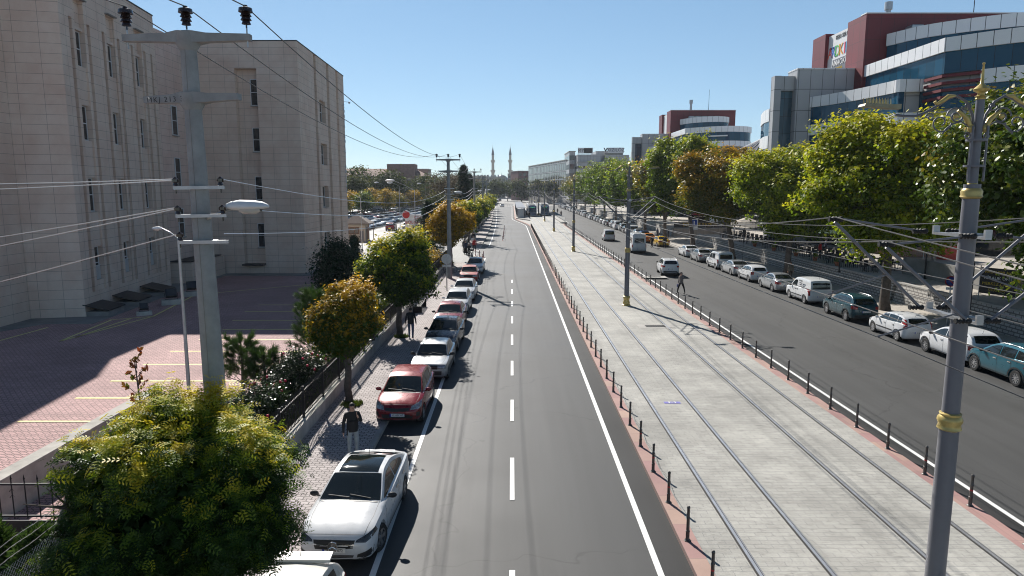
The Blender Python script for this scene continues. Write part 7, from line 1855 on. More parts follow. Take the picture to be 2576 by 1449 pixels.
for (x_, nm) in ((6.16, 'left'), (10.2, 'right')):
    ys = [-26]+TY
    for k in range(len(ys)-1):
        a, c = ys[k], ys[k+1]; gm = 'contact line wires over the tram tracks'
        sn_ = 'reaching over the camera' if k == 0 else 'in span %s along the %s track' % (ORD[k-1], nm)
        s = -1 if x_ < 8 else 1; xa = TPX+s*1.98; xb = TPX+s*1.72
        sagwire('messenger_wire', (xa, a+.9, 7.86), (xa, c+.9, 7.86), .85, .011, M_wirec, 'upper messenger wire of the %s track %s' % (nm, sn_), gm)
        sagwire('contact_wire', (xa, a+.9, 6.32), (xa, c+.9, 6.32), .06, .010, M_wirec, 'lower contact wire of the %s track %s' % (nm, sn_), gm)
        if k < 4:
            sagwire('messenger_wire', (xb, a-.5, 7.5), (xb, c-.5, 7.5), .8, .011, M_wirec, 'second messenger wire of the %s track %s' % (nm, sn_), gm)
            sagwire('contact_wire', (xb, a-.5, 5.8), (xb, c-.5, 5.8), .06, .010, M_wirec, 'second contact wire of the %s track %s' % (nm, sn_), gm)
            b = MB()
            for q in range(1, 7):
                t = q/7; y = a+.9+(c-a)*t; b.cyl((xa, y, 7.86-.85*4*t*(1-t)), (xa, y, 6.32-.06*4*t*(1-t)), .005, .005, 4)
            b.build('dropper_wires', M_wired, label='thin vertical droppers of the %s track %s' % (nm, sn_), cat='cable', group=gm)

# ================================================================== BOLLARDS
def bollard(label, group):
    r = empty('bollard', label=label, cat='bollard', group=group)
    b = MB(); b.lathe([(.085,0),(.085,.012),(.06,.03),(.05,.05),(.046,.06),(.046,.22),(.052,.23),(.052,.25),(.040,.26),(.038,.55),(.046,.56),(.046,.585),(.036,.60),(.034,.80),(.040,.81),(.040,.84),(.034,.85),(.030,.86),(.002,.875)], (0,0,0), 10); b.build('shaft', mat('brown_grey_steel', (.085,.078,.075), .45, .5, var=.2, scale=9), r, smooth=40)
    return r
red_mat = M_signred
def bollards(xf, y0, y1, step, label, group, reds=(), skip=()):
    p = bollard(label, group); y = y0; k = 0; allb = []
    while y < y1:
        o = p if k == 0 else copy_tree(p)
        o.location = (xf(y), y, .126)
        allb.append(o); k += 1; y += step
    for k in reds:
        o = allb[k]; b = MB(); b.lathe([(.041,0),(.041,.035),(.02,.035)], (0,0,.42), 10); b.build('red_band', red_mat, o); o['label'] = 'steel bollard with a red band on the %s platform kerb, %s from the camera' % ('left' if 'left' in label else 'right', ORD[k])
bollards(lambda y: platx(y)+.17, 13.2, 152, 2.0, 'slim dark steel bollard on the left pink kerb of the tram bed', 'steel bollards on the left platform kerb', reds=(0, 2, 3, 4))
bollards(lambda y: platr(y)-.17, 13.0, 158, 2.0, 'slim dark steel bollard on the right pink kerb of the tram bed', 'steel bollards on the right platform kerb', reds=(1, 2, 3))
# rope strung low between the left bollards
for k in range(2, 20):
    y = 13.2+2*k; b = MB(); b.tube([(4.17, y, .80), (4.17, y+1, .66), (4.17, y+2, .80)], .006, 4); b.build('rope', M_wired, label='thin cord between left kerb bollards, %s from the camera' % ORD[k-2], cat='cord', group='cords between the left bollards')
# red and white marker posts (delineators)
def marker(x, y, label):
    r = empty('marker_post', (x, y, .0), 0, label, 'marker post', 'red and white flexible marker posts'); b = MB(); b.lathe([(.14,0),(.14,.03),(.06,.06),(.045,.08),(.045,.75),(.03,.78)], (0,0,0), 10); b.build('post', M_redpl, r, smooth=40)
    b = MB(); b.lathe([(.048,.3),(.048,.40)], (0,0,0), 10); b.lathe([(.048,.52),(.048,.62)], (0,0,0), 10); b.build('reflective_band', M_plate, r)
for k, (px, py) in enumerate(((1195.6,644),(1205.7,645.5),(1216,648),(1214,655),(1212,662),(1210,668),(1209,673))): x, y = G(px, py); marker(x, y, 'red and white marker post by the last white saloon, %s from the left' % ORD[k])
for k, (px, py) in enumerate(((1264,606),(1265.5,601),(1266,596),(1266.5,592),(1267,588),(1267.3,584.5),(1267.6,581.5),(1268,578.5),(1268.2,576))): x, y = G(px, py); marker(x, y, 'dark marker post in the middle of the far left road, %s from the camera' % ORD[k])

# ================================================================== TRAM STOP AND TRAMS
def tram(label, x, y0, nsec=3):
    r = empty('tram', (x, y0, .14), label=label, cat='tram', group='blue fronted trams at the stop'); W, Hh = 1.28, 3.3
    b = MB(); st = [(0,.86,.55,.62),(.12,.94,.75,.85),(.5,1.0,.92,.97),(1.1,1.0,1.0,1.0),(29,1,1,1)]; vs = []
    for y, sw, st_, _ in st:
        w = W*sw; zt = .35+(Hh-.35)*(.93 if y < .3 else 1.0)
        if y == 0: zt = 2.9
        ring = [(-w*.94,.30),(-w,.45),(-w,zt-.35),(-w*.93,zt-.12),(-w*.75,zt),(w*.75,zt),(w*.93,zt-.12),(w,zt-.35),(w,.45),(w*.94,.30)]
        vs += [(p, y-(.0 if z_ < 1.3 else -.22*(z_-1.3) if y < .3 else 0), z_) for p, z_ in ring]
    n = 10; fs = [(i*n+k, i*n+(k+1) % n, (i+1)*n+(k+1) % n, (i+1)*n+k) for i in range(len(st)-1) for k in range(n)] + [tuple(range(n-1,-1,-1)), tuple(range(4*n, 5*n))]
    b.add(vs, fs); b.build('body', PAINT['white'], r, smooth=40)
    b = MB(); b.box(-1.10,1.10,-.03,.02,.50,1.25); b.build('lower_front', PAINT['tramblue'], r); b = MB(); b.add([(-1.08,-.02,1.28),(1.08,-.02,1.28),(1.03,.30,2.75),(-1.03,.30,2.75)], [(0,1,2,3)]); b.build('windscreen', M_carglass, r)
    b = MB(); b.add([(-1.15,-.0,1.26),(-1.08,-.015,1.26),(-1.03,.31,2.8),(-1.12,.34,2.8)], [(0,1,2,3)]); b.add([(1.15,-.0,1.26),(1.08,-.015,1.26),(1.03,.31,2.8),(1.12,.34,2.8)], [(3,2,1,0)]); b.add([(-1.12,.33,2.78),(1.12,.33,2.78),(1.08,.42,3.12),(-1.08,.42,3.12)], [(0,1,2,3)]); b.build('front_surround', PAINT['tramblue'], r)
    for s in (-1, 1): b = MB(); b.lathe([(.12,-.05),(.12,.02),(.02,.02)], (s*.82,0,.78), 12, axis='Y'); b.lathe([(.12,-.05),(.01,-.05)], (s*.82,0,.78), 12, axis='Y'); b.build('headlight', M_lampglass, r)
    textmesh('2 ALAADDİN', .20, mat('green_led', (.05,.9,.35), .5, var=0, emit=.5), r, (0, .27, 2.66), (math.pi/2-.22,0,0), 'destination_display', .005)
    for s in (-1, 1):
        b = MB(); 
        for k in range(9): b.box(s*1.285-.01, s*1.285+.01, .9+k*3.1, 3.7+k*3.1, 1.35, 2.55)
        b.build('side_windows', M_carglass, r)
        b = MB(); b.box(s*1.29-.01, s*1.29+.01, 1.0, 28.8, .5, .95); b.build('side_stripe', PAINT['tramblue'], r)
        b = MB(); b.box(s*1.15-.08, s*1.15+.08, .6, 28.5, 3.3, 3.62); b.build('roof_rail_cover', M_signwhite, r)
    b = MB()
    for k in range(9): b.bevbox(-.85, .85, 1.0+k*3.1, 3.2+k*3.1, 3.3, 3.55, .05)
    b.build('roof_equipment', M_concdark, r)
    b = MB(); b.tube([(0,13,3.5),(0,12,4.4),(0,13,5.3)], .03, 6); b.cyl((-.8,13,5.32),(.8,13,5.32),.03); b.build('pantograph', M_black, r)
    b = MB(); b.box(-1.15,1.15,.15,28.8,.12,.32); b.build('bogies', M_trim, r)
    return r
tram('blue and white tram standing at the left platform of the stop', 6.16, 206)
tram('blue and white tram standing on the right track of the stop', 10.2, 212)
st = empty('tram_stop', (0,0,0), label='tram stop with raised platforms, glass shelter and railings', cat='tram stop')
b = MB(); b.prism([(1.1,190),(4.7,178),(4.7,300),(1.1,300)], .1, .42); b.prism([(11.9,165),(13.1,165),(13.1,300),(11.9,300)], .1, .42); b.build('platform', M_conc, st)
b = MB()
for k in range(14): y = 198+k*6.5; b.box(1.25,1.35,y,y+.1,.42,2.9); b.box(3.6,3.7,y,y+.1,.42,2.9); b.box(1.2,3.9,y-.1,y+.3,2.9,3.0)
b.box(1.2,3.9,196,286,2.95,3.08); b.build('shelter_frame', M_greypole, st)
b = MB(); b.box(1.28,1.32,198,286,.9,2.5); b.build('shelter_glass', M_dglass, st)
b = MB(); b.bevbox(1.6,3.3,190.5,193.5,.42,2.9,.1); b.build('ticket_booth', M_galv, st)
b = MB()
for k in range(46): b.box(13.12,13.18,170+k*2.8,170.06+k*2.8,.3,1.5)
b.box(13.12,13.18,170,298,1.42,1.5); b.box(13.12,13.18,170,298,.5,.56); b.build('railing', M_greypole, st)
b = MB()
b.box(13.13,13.17,170,298,.56,1.42); b.build('railing_panel', M_bglass, st)
# railings across the far junction
r = empty('barrier', (0,0,0), label='low railing across the far end of the left road', cat='railing'); b = MB()
for k in range(12): b.box(-8.5+k*.8,-8.44+k*.8,329,329.06,0,1.1)
b.box(-8.5,.4,329,329.06,1.04,1.1); b.box(-8.5,.4,329,329.06,.5,.55); b.build('rails', M_greypole, r)

# ================================================================== BIKES AND BITS
def motorcycle(x, y, rz):
    r = empty('motorcycle', (x, y, .0), rz, 'black motorcycle parked on the pavement edge beyond the last white saloon', 'motorcycle')
    for yy in (-.62, .62):
        b = MB(); b.lathe([(.22,-.05),(.30,-.05),(.31,0),(.30,.05),(.22,.05),(.22,-.05)], (0,yy,.31), 18, axis='X'); w = b.build('wheel', M_tyre, r); b = MB(); b.lathe([(.06,-.04),(.06,.04)], (0,yy,.31), 10, axis='X'); [b.cyl((0,yy,.31),(0,yy+.24*math.cos(a),.31+.24*math.sin(a)),.008,.008,4) for a in np.linspace(0,5.6,9)]; b.build('rim', M_chrome, w)
    b = MB(); b.sphere((0,-.12,.78),.2,10,7,0,(.75,1.4,.7)); b.build('tank', PAINT['black'], r, smooth=60)
    b = MB(); b.bevbox(-.13,.13,.1,.75,.72,.84,.04); b.build('seat', M_trim, r)
    b = MB(); b.bevbox(-.15,.15,-.25,.25,.3,.6,.05); b.tube([(0,-.62,.31),(0,-.42,.9),(0,-.38,1.02)],.03,6); b.tube([(-.36,-.25,1.05),(-.2,-.38,1.05),(.2,-.38,1.05),(.36,-.25,1.05)],.014,6); b.cyl((0,.62,.31),(0,.1,.6),.025); b.cyl((.14,.0,.35),(.16,.85,.42),.04); b.build('frame', M_galv, r, smooth=50)
    b = MB(); b.sphere((0,-.52,.88),.09,8,6); b.build('headlight', M_lampglass, r); b = MB(); b.box(-.2,.2,-.5,-.46,1.0,1.25); b.build('windshield', M_dglass, r)
x, y = G(1186, 652); motorcycle(x, y, R(10))
def bicycle(x, y, rz, label, m=M_black):
    r = empty('bicycle', (x, y, .13), rz, label, 'bicycle', 'bicycles leaning by the rack')
    for yy in (-.52, .52): b = MB(); pts = [(0, yy+.32*math.cos(a), .33+.32*math.sin(a)) for a in np.linspace(0, 6.283, 21)]; b.tube(pts, .018, 5, cap=False); b.build('wheel', M_tyre, r)
    b = MB(); b.tube([(0,-.52,.33),(0,-.36,.88),(0,.15,.86),(0,.05,.33),(0,.52,.33),(0,.15,.8)], .016, 5); b.tube([(0,-.36,.85),(0,.05,.33)],.016,5); b.cyl((0,.15,.8),(0,.17,.98),.014); b.tube([(-.28,-.3,1.0),(0,-.4,1.0),(.28,-.3,1.0)],.012,5); b.cyl((0,-.37,.85),(0,-.4,1.0),.014); b.build('frame', m, r)
    b = MB(); b.bevbox(-.07,.07,.05,.3,.97,1.02,.02); b.build('saddle', M_trim, r)
bicycle(-6.4, 64.5, R(30), 'bicycle leaning against the second utility pole'); bicycle(-6.2, 68.0, R(60), 'bicycle in the rack behind the second utility pole'); bicycle(-5.4, 86.5, R(40), 'white bicycle among the group of people past the driveway', M_signwhite)
rk = empty('bike_rack', (-6.3, 66.5, .13), label='tubular steel bicycle rack on the left pavement', cat='bike rack'); b = MB()
for k in range(6): b.tube([(-.4,k*.55-1,0),(-.4,k*.55-1,.7),(.5,k*.55-1,.7),(.5,k*.55-1,0)], .02, 6)
b.build('tubes', M_greypole, rk)
bn = empty('bench', (-6.35, 46.5, .13), 0, 'dark slatted metal bench by the wall behind the walking man', 'bench')
b = MB(); [b.box(-.25+k*.1,-.19+k*.1,-1.4,1.4,.44,.47) for k in range(5)]; b.build('seat', M_concdark, bn); b = MB(); [b.box(-.34,-.31,-1.4,1.4,.55+k*.12,.63+k*.12) for k in range(3)]; b.build('backrest', M_concdark, bn); b = MB(); [b.box(-.34,.28,s*1.2-.03,s*1.2+.03,0,.44) for s in (-1,1)]; b.build('legs', M_black, bn)

# ================================================================== CAFE ON THE PLAZA
def table_set(x, y, rz, label, m=M_black, z=1.45):
    r = empty('cafe_table', (x, y, z), rz, label, 'table', 'cafe tables on the plaza'); b = MB(); b.bevbox(-.4,.4,-.4,.4,.70,.74,.02); b.build('tabletop', m, r)
    for sx in (-.34,.34):
        for sy in (-.34,.34): b = MB(); b.box(sx-.02,sx+.02,sy-.02,sy+.02,0,.7); b.build('leg', m, r)
    return r
def chair_(x, y, rz, label, m=M_black, z=1.45):
    r = empty('cafe_chair', (x, y, z), rz, label, 'chair', 'cafe chairs on the plaza'); b = MB(); b.bevbox(-.21,.21,-.21,.21,.43,.46,.01); b.build('seat', m, r); b = MB(); b.box(-.21,.21,.19,.22,.46,.9); b.build('backrest', m, r)
    for sx in (-.18,.18):
        for sy in (-.18,.18): b = MB(); b.box(sx-.015,sx+.015,sy-.015,sy+.015,0,.43); b.build('leg', m, r)
    return r
T0 = table_set(0,0,0,'t'); C0 = chair_(0,0,0,'c'); first = True; cnt = 0
for i in range(13):
    for j in range(2):
        tx_, ty_ = 30.4+j*2.6, 57.5+i*3.3+j*.8
        t = T0 if first else copy_tree(T0); t.location = (tx_, ty_, 1.45); t['label'] = 'black cafe table under the plane trees, %s from the near end of the %s row' % (ORD[i], 'front' if j == 0 else 'rear')
        for q, a in enumerate((0, 90, 180, 270)):
            if (i*7+j*3+q) % 6 == 5: continue
            c = C0 if first and q == 0 else copy_tree(C0); c.location = (tx_+.62*math.sin(R(-a)), ty_+.62*math.cos(R(-a)), 1.45); c.rotation_euler = (0,0,R(a)); c['label'] = 'black chair on the %s side of the %s cafe table of the %s row' % (['far','right','near','left'][q], ORD[i], 'front' if j == 0 else 'rear')
        first = False
def planter(x, y, label, z=1.5, seed=0):
    r = empty('flower_pot', (x, y, z), 0, label, 'flower pot', 'terracotta pots on the retaining wall'); b = MB(); b.lathe([(.16,0),(.24,.36),(.27,.36),(.27,.42),(.22,.42),(.02,.38)], (0,0,0), 14); b.build('pot', M_terra, r, smooth=40)
    rs = np.random.RandomState(seed); P = rs.normal(size=(70,3))*.14+np.array([0,0,.6]); V, F, k = leaves(P, .15, rs); npmesh('plant', V, F, L_plane, r, tint=rs.uniform(.1,.8,len(F)))
for k, (x, y) in enumerate(((29.2,61),(29.2,65.5),(29.2,70),(29.2,76),(29.2,82),(38.5,66),(36.6,62))): planter(x, y, 'terracotta flower pot on the plaza, %s from the camera' % ORD[k], seed=k)
r = empty('red_booth', (34.9, 54.6, 2.8), 0, 'red booth on the raised terrace beside the stools', 'booth'); b = MB(); b.bevbox(-.55,.55,-.5,.5,0,2.0,.06); b.build('body', M_redpl, r); b = MB(); b.box(-.4,.4,-.52,-.5,1.1,1.7); b.build('window', M_dglass, r)
def stooltable(x, y, label, m=M_beige):
    r = empty('terrace_table', (x, y, 2.8), 0, label, 'table', 'terrace tables with stools'); b = MB(); b.cyl((0,0,.72),(0,0,.76),.45,.45,16); b.build('tabletop', m, r); b = MB(); [b.cyl((.3*math.cos(a),.3*math.sin(a),0),(.1*math.cos(a),.1*math.sin(a),.72),.02) for a in (0,1.57,3.14,4.71)]; b.build('legs', m, r)
stooltable(33.0, 53.4, 'left pale round table on the raised terrace'); stooltable(33.8, 54.8, 'right pale round table next to the red booth')
r = empty('parasol', (33.2, 54.9, 2.8), 0, 'orange parasol on the raised terrace', 'parasol'); b = MB(); b.cyl((0,0,0),(0,0,2.2),.03); b.build('pole', M_signwhite, r); b = MB(); b.lathe([(1.2,1.75),(.6,2.02),(.02,2.2),(.01,2.2)], (0,0,0), 10); b.build('canopy', M_orange, r)
# shop kiosk with brick front, LED panel
r = empty('plaza_kiosk', (39.5, 70, 1.45), 0, 'low plaza kiosk with brick base and dark awning behind the flower pots', 'kiosk'); b = MB(); b.box(0,6,0,8,0,1.0); b.build('brick_base', brickmat('kiosk_brick', (.32,.14,.08), (.27,.12,.07), (.3,.28,.25), .4, .12, .5, .012), r); b = MB(); b.box(.1,5.9,.1,7.9,1.0,2.6); b.build('glazing', M_dglass, r); b = MB(); b.box(-.6,6.2,-.6,8.2,2.6,2.8); b.build('roof', M_black, r)
r = empty('led_clock', (33.2, 66.5, 3.3), R(-25), 'small black panel with green lit digits in the tree shade', 'display'); b = MB(); b.box(-.9,.9,0,.12,0,.9); b.build('case', M_ink, r); gl = bpy.data.materials['green_led']; textmesh('11/2020', .33, gl, r, (0,-.02,.62), (math.pi/2,0,0), ext=.005); textmesh('4:20', .36, gl, r, (-.2,-.02,.25), (math.pi/2,0,0), ext=.005); b = MB(); b.cyl((0,.06,-1.85),(0,.06,0),.05); b.build('post', M_greypole, r)
for k, (px, py) in enumerate(((2110, 683), (2325, 700), (2437, 790))):
    x, y = G(px, py, 1.5); r = empty('plaza_lamp_post', (x, y, 1.45 if k < 2 else .13), 0, ['slim black post on the retaining wall beside the straight trunked plane tree', 'slim black post near the no parking sign', 'slim dark post in front of the car park entrance'][k], 'post', 'slim posts above the retaining wall'); b = MB(); b.lathe([(.14,0),(.14,.06),(.06,.1),(.055,4.2),(.02,4.3)], (0,0,0), 10); b.build('shaft', M_black, r, smooth=40)
for k in range(5):
    y = 70+k*13; r = empty('parasol', (34.5+(k % 2)*1.5, y+5, 1.45), 0, ['dark green','crimson','cream','dark','crimson and white'][k]+' parasol among the cafe tables, %s from the camera' % ORD[k], 'parasol', 'cafe parasols'); b = MB(); b.cyl((0,0,0),(0,0,2.6),.03); b.build('pole', M_greypole, r); b = MB(); b.lathe([(1.7,2.2),(.9,2.5),(.02,2.8),(.01,2.8)], (0,0,0), 8); b.build('canopy', [M_cedar_cloth := mat('green_cloth', (.02,.07,.04), .8), M_signred, M_beige, M_hatch, M_signred][k], r)
# ================================================================== PEOPLE
SK = mat('skin', (.42,.25,.18), .5, var=.05)
HAIR = mat('dark_hair', (.02,.015,.012), .6, var=.1)
def cloth(n, c): return mat('cloth_'+n, c, .85, var=.15, scale=9)
def person(label, x, y, rz, top, legs, z=0.0, h=1.75, pose=None, hat=None, hair=HAIR, prop=None, skirt=False, group=None):
    """faces local -Y. one continuous skinned body, hair as a child"""
    P = dict(la=(-.10,.0), ra=(.10,.0), lh=None, rh=None, stride=0.0, headturn=0.0)
    P.update(pose or {})
    s = h/1.75; st = P['stride']
    J = {'pel':(0,0,.95),'waist':(0,.0,1.10),'chest':(0,.01,1.30),'neck':(0,.0,1.47),'head0':(0,-.01,1.56),'head1':(0,-.015,1.64),'head2':(0,-.005,1.70),
         'ls':(.19,.01,1.40),'rs':(-.19,.01,1.40),'le':(.26,.03,1.12),'re':(-.26,.03,1.12),'lw':(.28,-.03,.88),'rw':(-.28,-.03,.88),'lp':(.285,-.045,.80),'rp':(-.285,-.045,.80),
         'lhp':(.10,0,.90),'rhp':(-.10,0,.90),'lk':(.11,-.02-st*.30,.50+abs(st)*.03),'rk':(-.11,-.02+st*.25,.50),'lf':(.115,-st*.42+.02,.09),'rf':(-.115,st*.42+.03,.09+.05*abs(st)),'lt':(.125,-st*.42-.15,.035),'rt':(-.125,st*.42-.13,.035+.02*abs(st))}
    if P.get('le'): J['le'] = P['le']; J['lw'] = P['lw']; J['lp'] = P['lp']
    if P.get('re'): J['re'] = P['re']; J['rw'] = P['rw']; J['rp'] = P['rp']
    Rd = {'pel':(.155,.11),'waist':(.145,.105),'chest':(.175,.12),'neck':(.06,.06),'head0':(.075,.085),'head1':(.082,.10),'head2':(.065,.08),'ls':(.075,.07),'rs':(.075,.07),'le':(.052,.052),'re':(.052,.052),'lw':(.036,.036),'rw':(.036,.036),'lp':(.042,.025),'rp':(.042,.025),'lhp':(.10,.10),'rhp':(.10,.10),'lk':(.068,.07),'rk':(.068,.07),'lf':(.048,.05),'rf':(.048,.05),'lt':(.045,.03),'rt':(.045,.03)}
    E = [('pel','waist'),('waist','chest'),('chest','neck'),('neck','head0'),('head0','head1'),('head1','head2'),('chest','ls'),('chest','rs'),('ls','le'),('rs','re'),('le','lw'),('re','rw'),('lw','lp'),('rw','rp'),('pel','lhp'),('pel','rhp'),('lhp','lk'),('rhp','rk'),('lk','lf'),('rk','rf'),('lf','lt'),('rf','rt')]
    names = list(J); me = bpy.data.meshes.new('p'); me.from_pydata([tuple(c*s for c in J[n]) for n in names], [(names.index(a), names.index(b_)) for a, b_ in E], [])
    ob = bpy.data.objects.new('p', me); COL.objects.link(ob); md = ob.modifiers.new('s', 'SKIN'); md.use_smooth_shade = True
    for i, n in enumerate(names):
        v = me.skin_vertices[0].data[i]; v.radius = (Rd[n][0]*s, Rd[n][1]*s); v.use_root = (n == 'pel')
    sb_ = ob.modifiers.new('d', 'SUBSURF'); sb_.levels = 1; sb_.render_levels = 1
    dg = bpy.context.evaluated_depsgraph_get(); bm_ = bpy.data.meshes.new_from_object(ob.evaluated_get(dg)); bpy.data.objects.remove(ob)
    root = empty('person', (x, y, z), rz, label, 'person', group)
    b = MB(); vs = [tuple(v.co) for v in bm_.vertices]; b.add(vs, [tuple(p.vertices) for p in bm_.polygons])
    def region(c):
        cz = c[2]/s
        for w in ('lw','rw'):
            wv = Vector(J[w])*s; pv = Vector(J[w[0]+'p'])*s
            if (Vector(c)-pv).length < .075*s or (Vector(c)-wv).length < .028*s: return 0
        for t_ in ('lf','rf','lt','rt'):
            if (Vector(c)-Vector(J[t_])*s).length < .10*s and cz < .12+.1*abs(st): return 3
        if cz > 1.485 and abs(c[0]) < .15*s: return 0
        if cz > 1.485 and abs(c[0]) < .15*s: return 0
        dl = min((Vector(c)-Vector(J[k])*s).length for k in ('le','re','lw','rw'))
        if cz < .90 and dl > .16*s: return 2
        return 1
    cen = [sum((Vector(vs[i]) for i in f), Vector())/len(f) for f in b.f]
    b.m = [region(c) for c in cen]
    # fingers and thumb
    for sd in ('l', 'r'):
        w = Vector(J[sd+'w'])*s; p = Vector(J[sd+'p'])*s; d = (p-w).normalized(); side = Vector((0,1,0)).cross(d); side = side.normalized() if side.length > .1 else Vector((1,0,0)); fw = d.cross(side)
        for k, (ln, o_) in enumerate(((.062,-.026),(.070,-.009),(.066,.009),(.052,.025))):
            a = p+fw*o_*s+d*.02*s; m_ = a+d*ln*.55*s+side*(.006 if sd == 'l' else -.006); e = a+d*ln*s*.92+side*(.022 if sd == 'l' else -.022)*s
            b.tube([a, m_, e], [.0095*s, .0085*s, .006*s], 5, 0)
        a = p-fw*.028*s-d*.025*s; b.tube([a, a-fw*.028*s+d*.02*s, a-fw*.034*s+d*.05*s], [.012*s,.010*s,.007*s], 5, 0)
    # face: nose, ears, eyes, mouth
    hx = Vector(J['head1'])*s; b.add([tuple(hx+Vector(q)*s) for q in ((-.014,-.088,-.015),(.014,-.088,-.015),(0,-.118,-.02),(0,-.09,.03))], [(0,1,2),(1,3,2),(3,0,2)], 0)
    for sx in (-1, 1): b.sphere(tuple(hx+Vector((sx*.082,.0,-.01))*s), .024*s, 6, 5, 0, (.4,.8,1.2)); b.sphere(tuple(hx+Vector((sx*.03,-.085,.022))*s), .009*s, 5, 4, 4)
    b.box(hx.x-.022*s, hx.x+.022*s, hx.y-.098*s, hx.y-.09*s, hx.z-.05*s, hx.z-.044*s, 4)
    body = b.build('body', [SK, top, legs, M_trim, M_ink], root, smooth=70)
    hb = MB(); vs = []; n = 12
    for i in range(6):
        t = math.pi*.5*i/5
        for k in range(n):
            a = 2*math.pi*k/n; fr = .35 if math.sin(a) < -.3 else 1.0
            zz = .105*math.sin(t) if i else (.03 if math.sin(a) < -.2 else -.05)
            vs.append(tuple(hx+Vector((.088*math.cos(t)*math.cos(a)*1.02, .104*math.cos(t)*math.sin(a)+.004, zz+.0))*s))
    hb.add(vs, [(i*n+k, i*n+(k+1) % n, (i+1)*n+(k+1) % n, (i+1)*n+k) for i in range(5) for k in range(n)])
    if hat: hb.tube([tuple(hx+Vector((0,-.09,.045))*s), tuple(hx+Vector((0,-.16,.035))*s)], [.06*s,.045*s], 8)
    hb.build('hair' if not hat else 'cap', hat or hair, root, smooth=70)
    jk = MB(); jk.lathe([(.172*s,.86*s),(.178*s,.95*s),(.170*s,1.08*s),(.178*s,1.2*s)], (0,0,0), 14, squash=.74); jk.build('jacket_hem', top, root, smooth=60)
    if skirt: b = MB(); b.lathe([(.30*s,.15*s),(.24*s,.6*s),(.17*s,.98*s)], (0,0,0), 14, squash=.8); b.build('coat', top, root, smooth=60)
    if prop == 'papers': b = MB(); q = Vector(J['rp'])*s; b.box(q.x-.02,q.x+.03,q.y-.12,q.y+.10,q.z-.26,q.z-.02); b.build('paper_sheaf', mat('pale_blue_paper', (.45,.45,.75), .6, var=0), root)
    return root
bk = cloth('black', (.012,.012,.014)); jean = cloth('blue_denim', (.075,.11,.19)); gre = cloth('grey', (.17,.15,.145)); dk = cloth('charcoal', (.035,.035,.04)); nv = cloth('navy', (.02,.03,.07)); ljean = cloth('faded_denim', (.25,.30,.33)); redc = cloth('red', (.45,.03,.03)); wh = cloth('white', (.6,.6,.6)); brn = cloth('brown', (.10,.05,.04))
bent = dict(le=(.24,-.10,1.14), lw=(.13,-.24,1.32), lp=(.09,-.25,1.39))
x, y = G(888, 1163)
person('man in black jacket and pale jeans standing on the pavement, hand at his collar', x+.02, y, R(25), bk, ljean, .13, 1.80, dict(le=(.25,-.08,1.15), lw=(.13,-.22,1.33), lp=(.10,-.22,1.41)))
x, y = G(1034, 858)
person('man in a black jacket and blue jeans walking away past the round green tree', x, y, R(180), bk, jean, .13, 1.78, dict(stride=.30))
x, y = G(1171, 641)
person('dark clothed man walking towards the camera near the second utility pole', x, y, R(0), nv, bk, .02, 1.8, dict(stride=.35))
x, y = G(1712, 740)
person('man in a grey jacket and cap crossing the right road with a sheaf of papers', x, y, R(-55), gre, bk, .0, 1.80, dict(stride=-.75, le=(.22,-.12,1.15), lw=(.10,-.26,1.36), lp=(.07,-.26,1.44)), hat=cloth('cap', (.05,.045,.04)), prop='papers')
person('dark haired man in an olive jacket on the pavement below the slatted wall', 25.4, 61.8, R(190), cloth('olive', (.08,.075,.06)), bk, .13, 1.75)
person('man in black standing behind the yellow taxi', 20.2, 98.4, R(20), bk, bk, 0, 1.78); person('second man in dark clothes standing right behind the taxi boot', 21.7, 97.0, R(-30), dk, bk, 0, 1.78)
person('person in dark clothing standing between parked cars and the wall past the taxi', 25.6, 112, R(90), dk, bk, .13, 1.75); person('person with a camera leaning at the wall past the taxi', 24.9, 117, R(120), nv, bk, .13, 1.7)
for k, (px, py, tp_, lg, lab, dr) in enumerate(((1331, 549, bk, dk, 'person in black walking on the tram bed before the left tram', 0), (1324, 543, dk, bk, 'person in dark coat at the left platform end', 30), (1343, 543, gre, bk, 'person striding across the track in front of the left tram', 90), (1391, 542, wh, gre, 'person in pale trousers on the right platform', 180), (1402, 540, dk, bk, 'taller dark clothed person beside the fourth tram pole', 150), (1411, 547, brn, bk, 'person in a dark coat on the right platform near the railing', 200), (1378, 512, bk, bk, 'person crossing behind the right tram', 90), (1297, 520, bk, dk, 'person at the left edge of the tram stop shelter', 0), (1500, 552, bk, jean, 'left one of two people beside the parked cars far right', 0), (1506, 552, dk, jean, 'right one of two people beside the parked cars far right', 0))):
    x, y = G(px, py, .14); person(lab, x, y, R(dr), tp_, lg, .42 if 3 <= k <= 5 else .14 if k < 8 else 0, 1.75, dict(stride=.5 if k in (0,2,6) else .1), skirt=(k in (1,5)))
for k, (x, y, tp_, lg, lab, dr) in enumerate(((-6.0, 88.0, bk, bk, 'person in a long dark coat in the group past the driveway', 10), (-5.3, 84.0, bk, dk, 'person in black standing by the bicycle past the driveway', -20), (-5.1, 92.5, redc, bk, 'person in a red top in the group past the driveway', 0), (-6.4, 91.0, dk, bk, 'dark figure in the tree shade past the driveway', 40), (-5.5, 97.0, wh, dk, 'person in a white shirt near the third utility pole', 0), (-5.9, 104, bk, bk, 'dark figure beyond the third utility pole', 0))): person(lab, x, y, R(dr), tp_, lg, .02 if y < 103 else .13, 1.75, dict(stride=.2), skirt=(k == 0))
person('man in a white shirt walking towards the car park behind the round tree', -18.2, 93.0, R(180), wh, dk, 0, 1.75); person('person with a bag in the car park lane left of the red crossover', -29.6, 130.0, R(0), brn, bk, 0, 1.75)
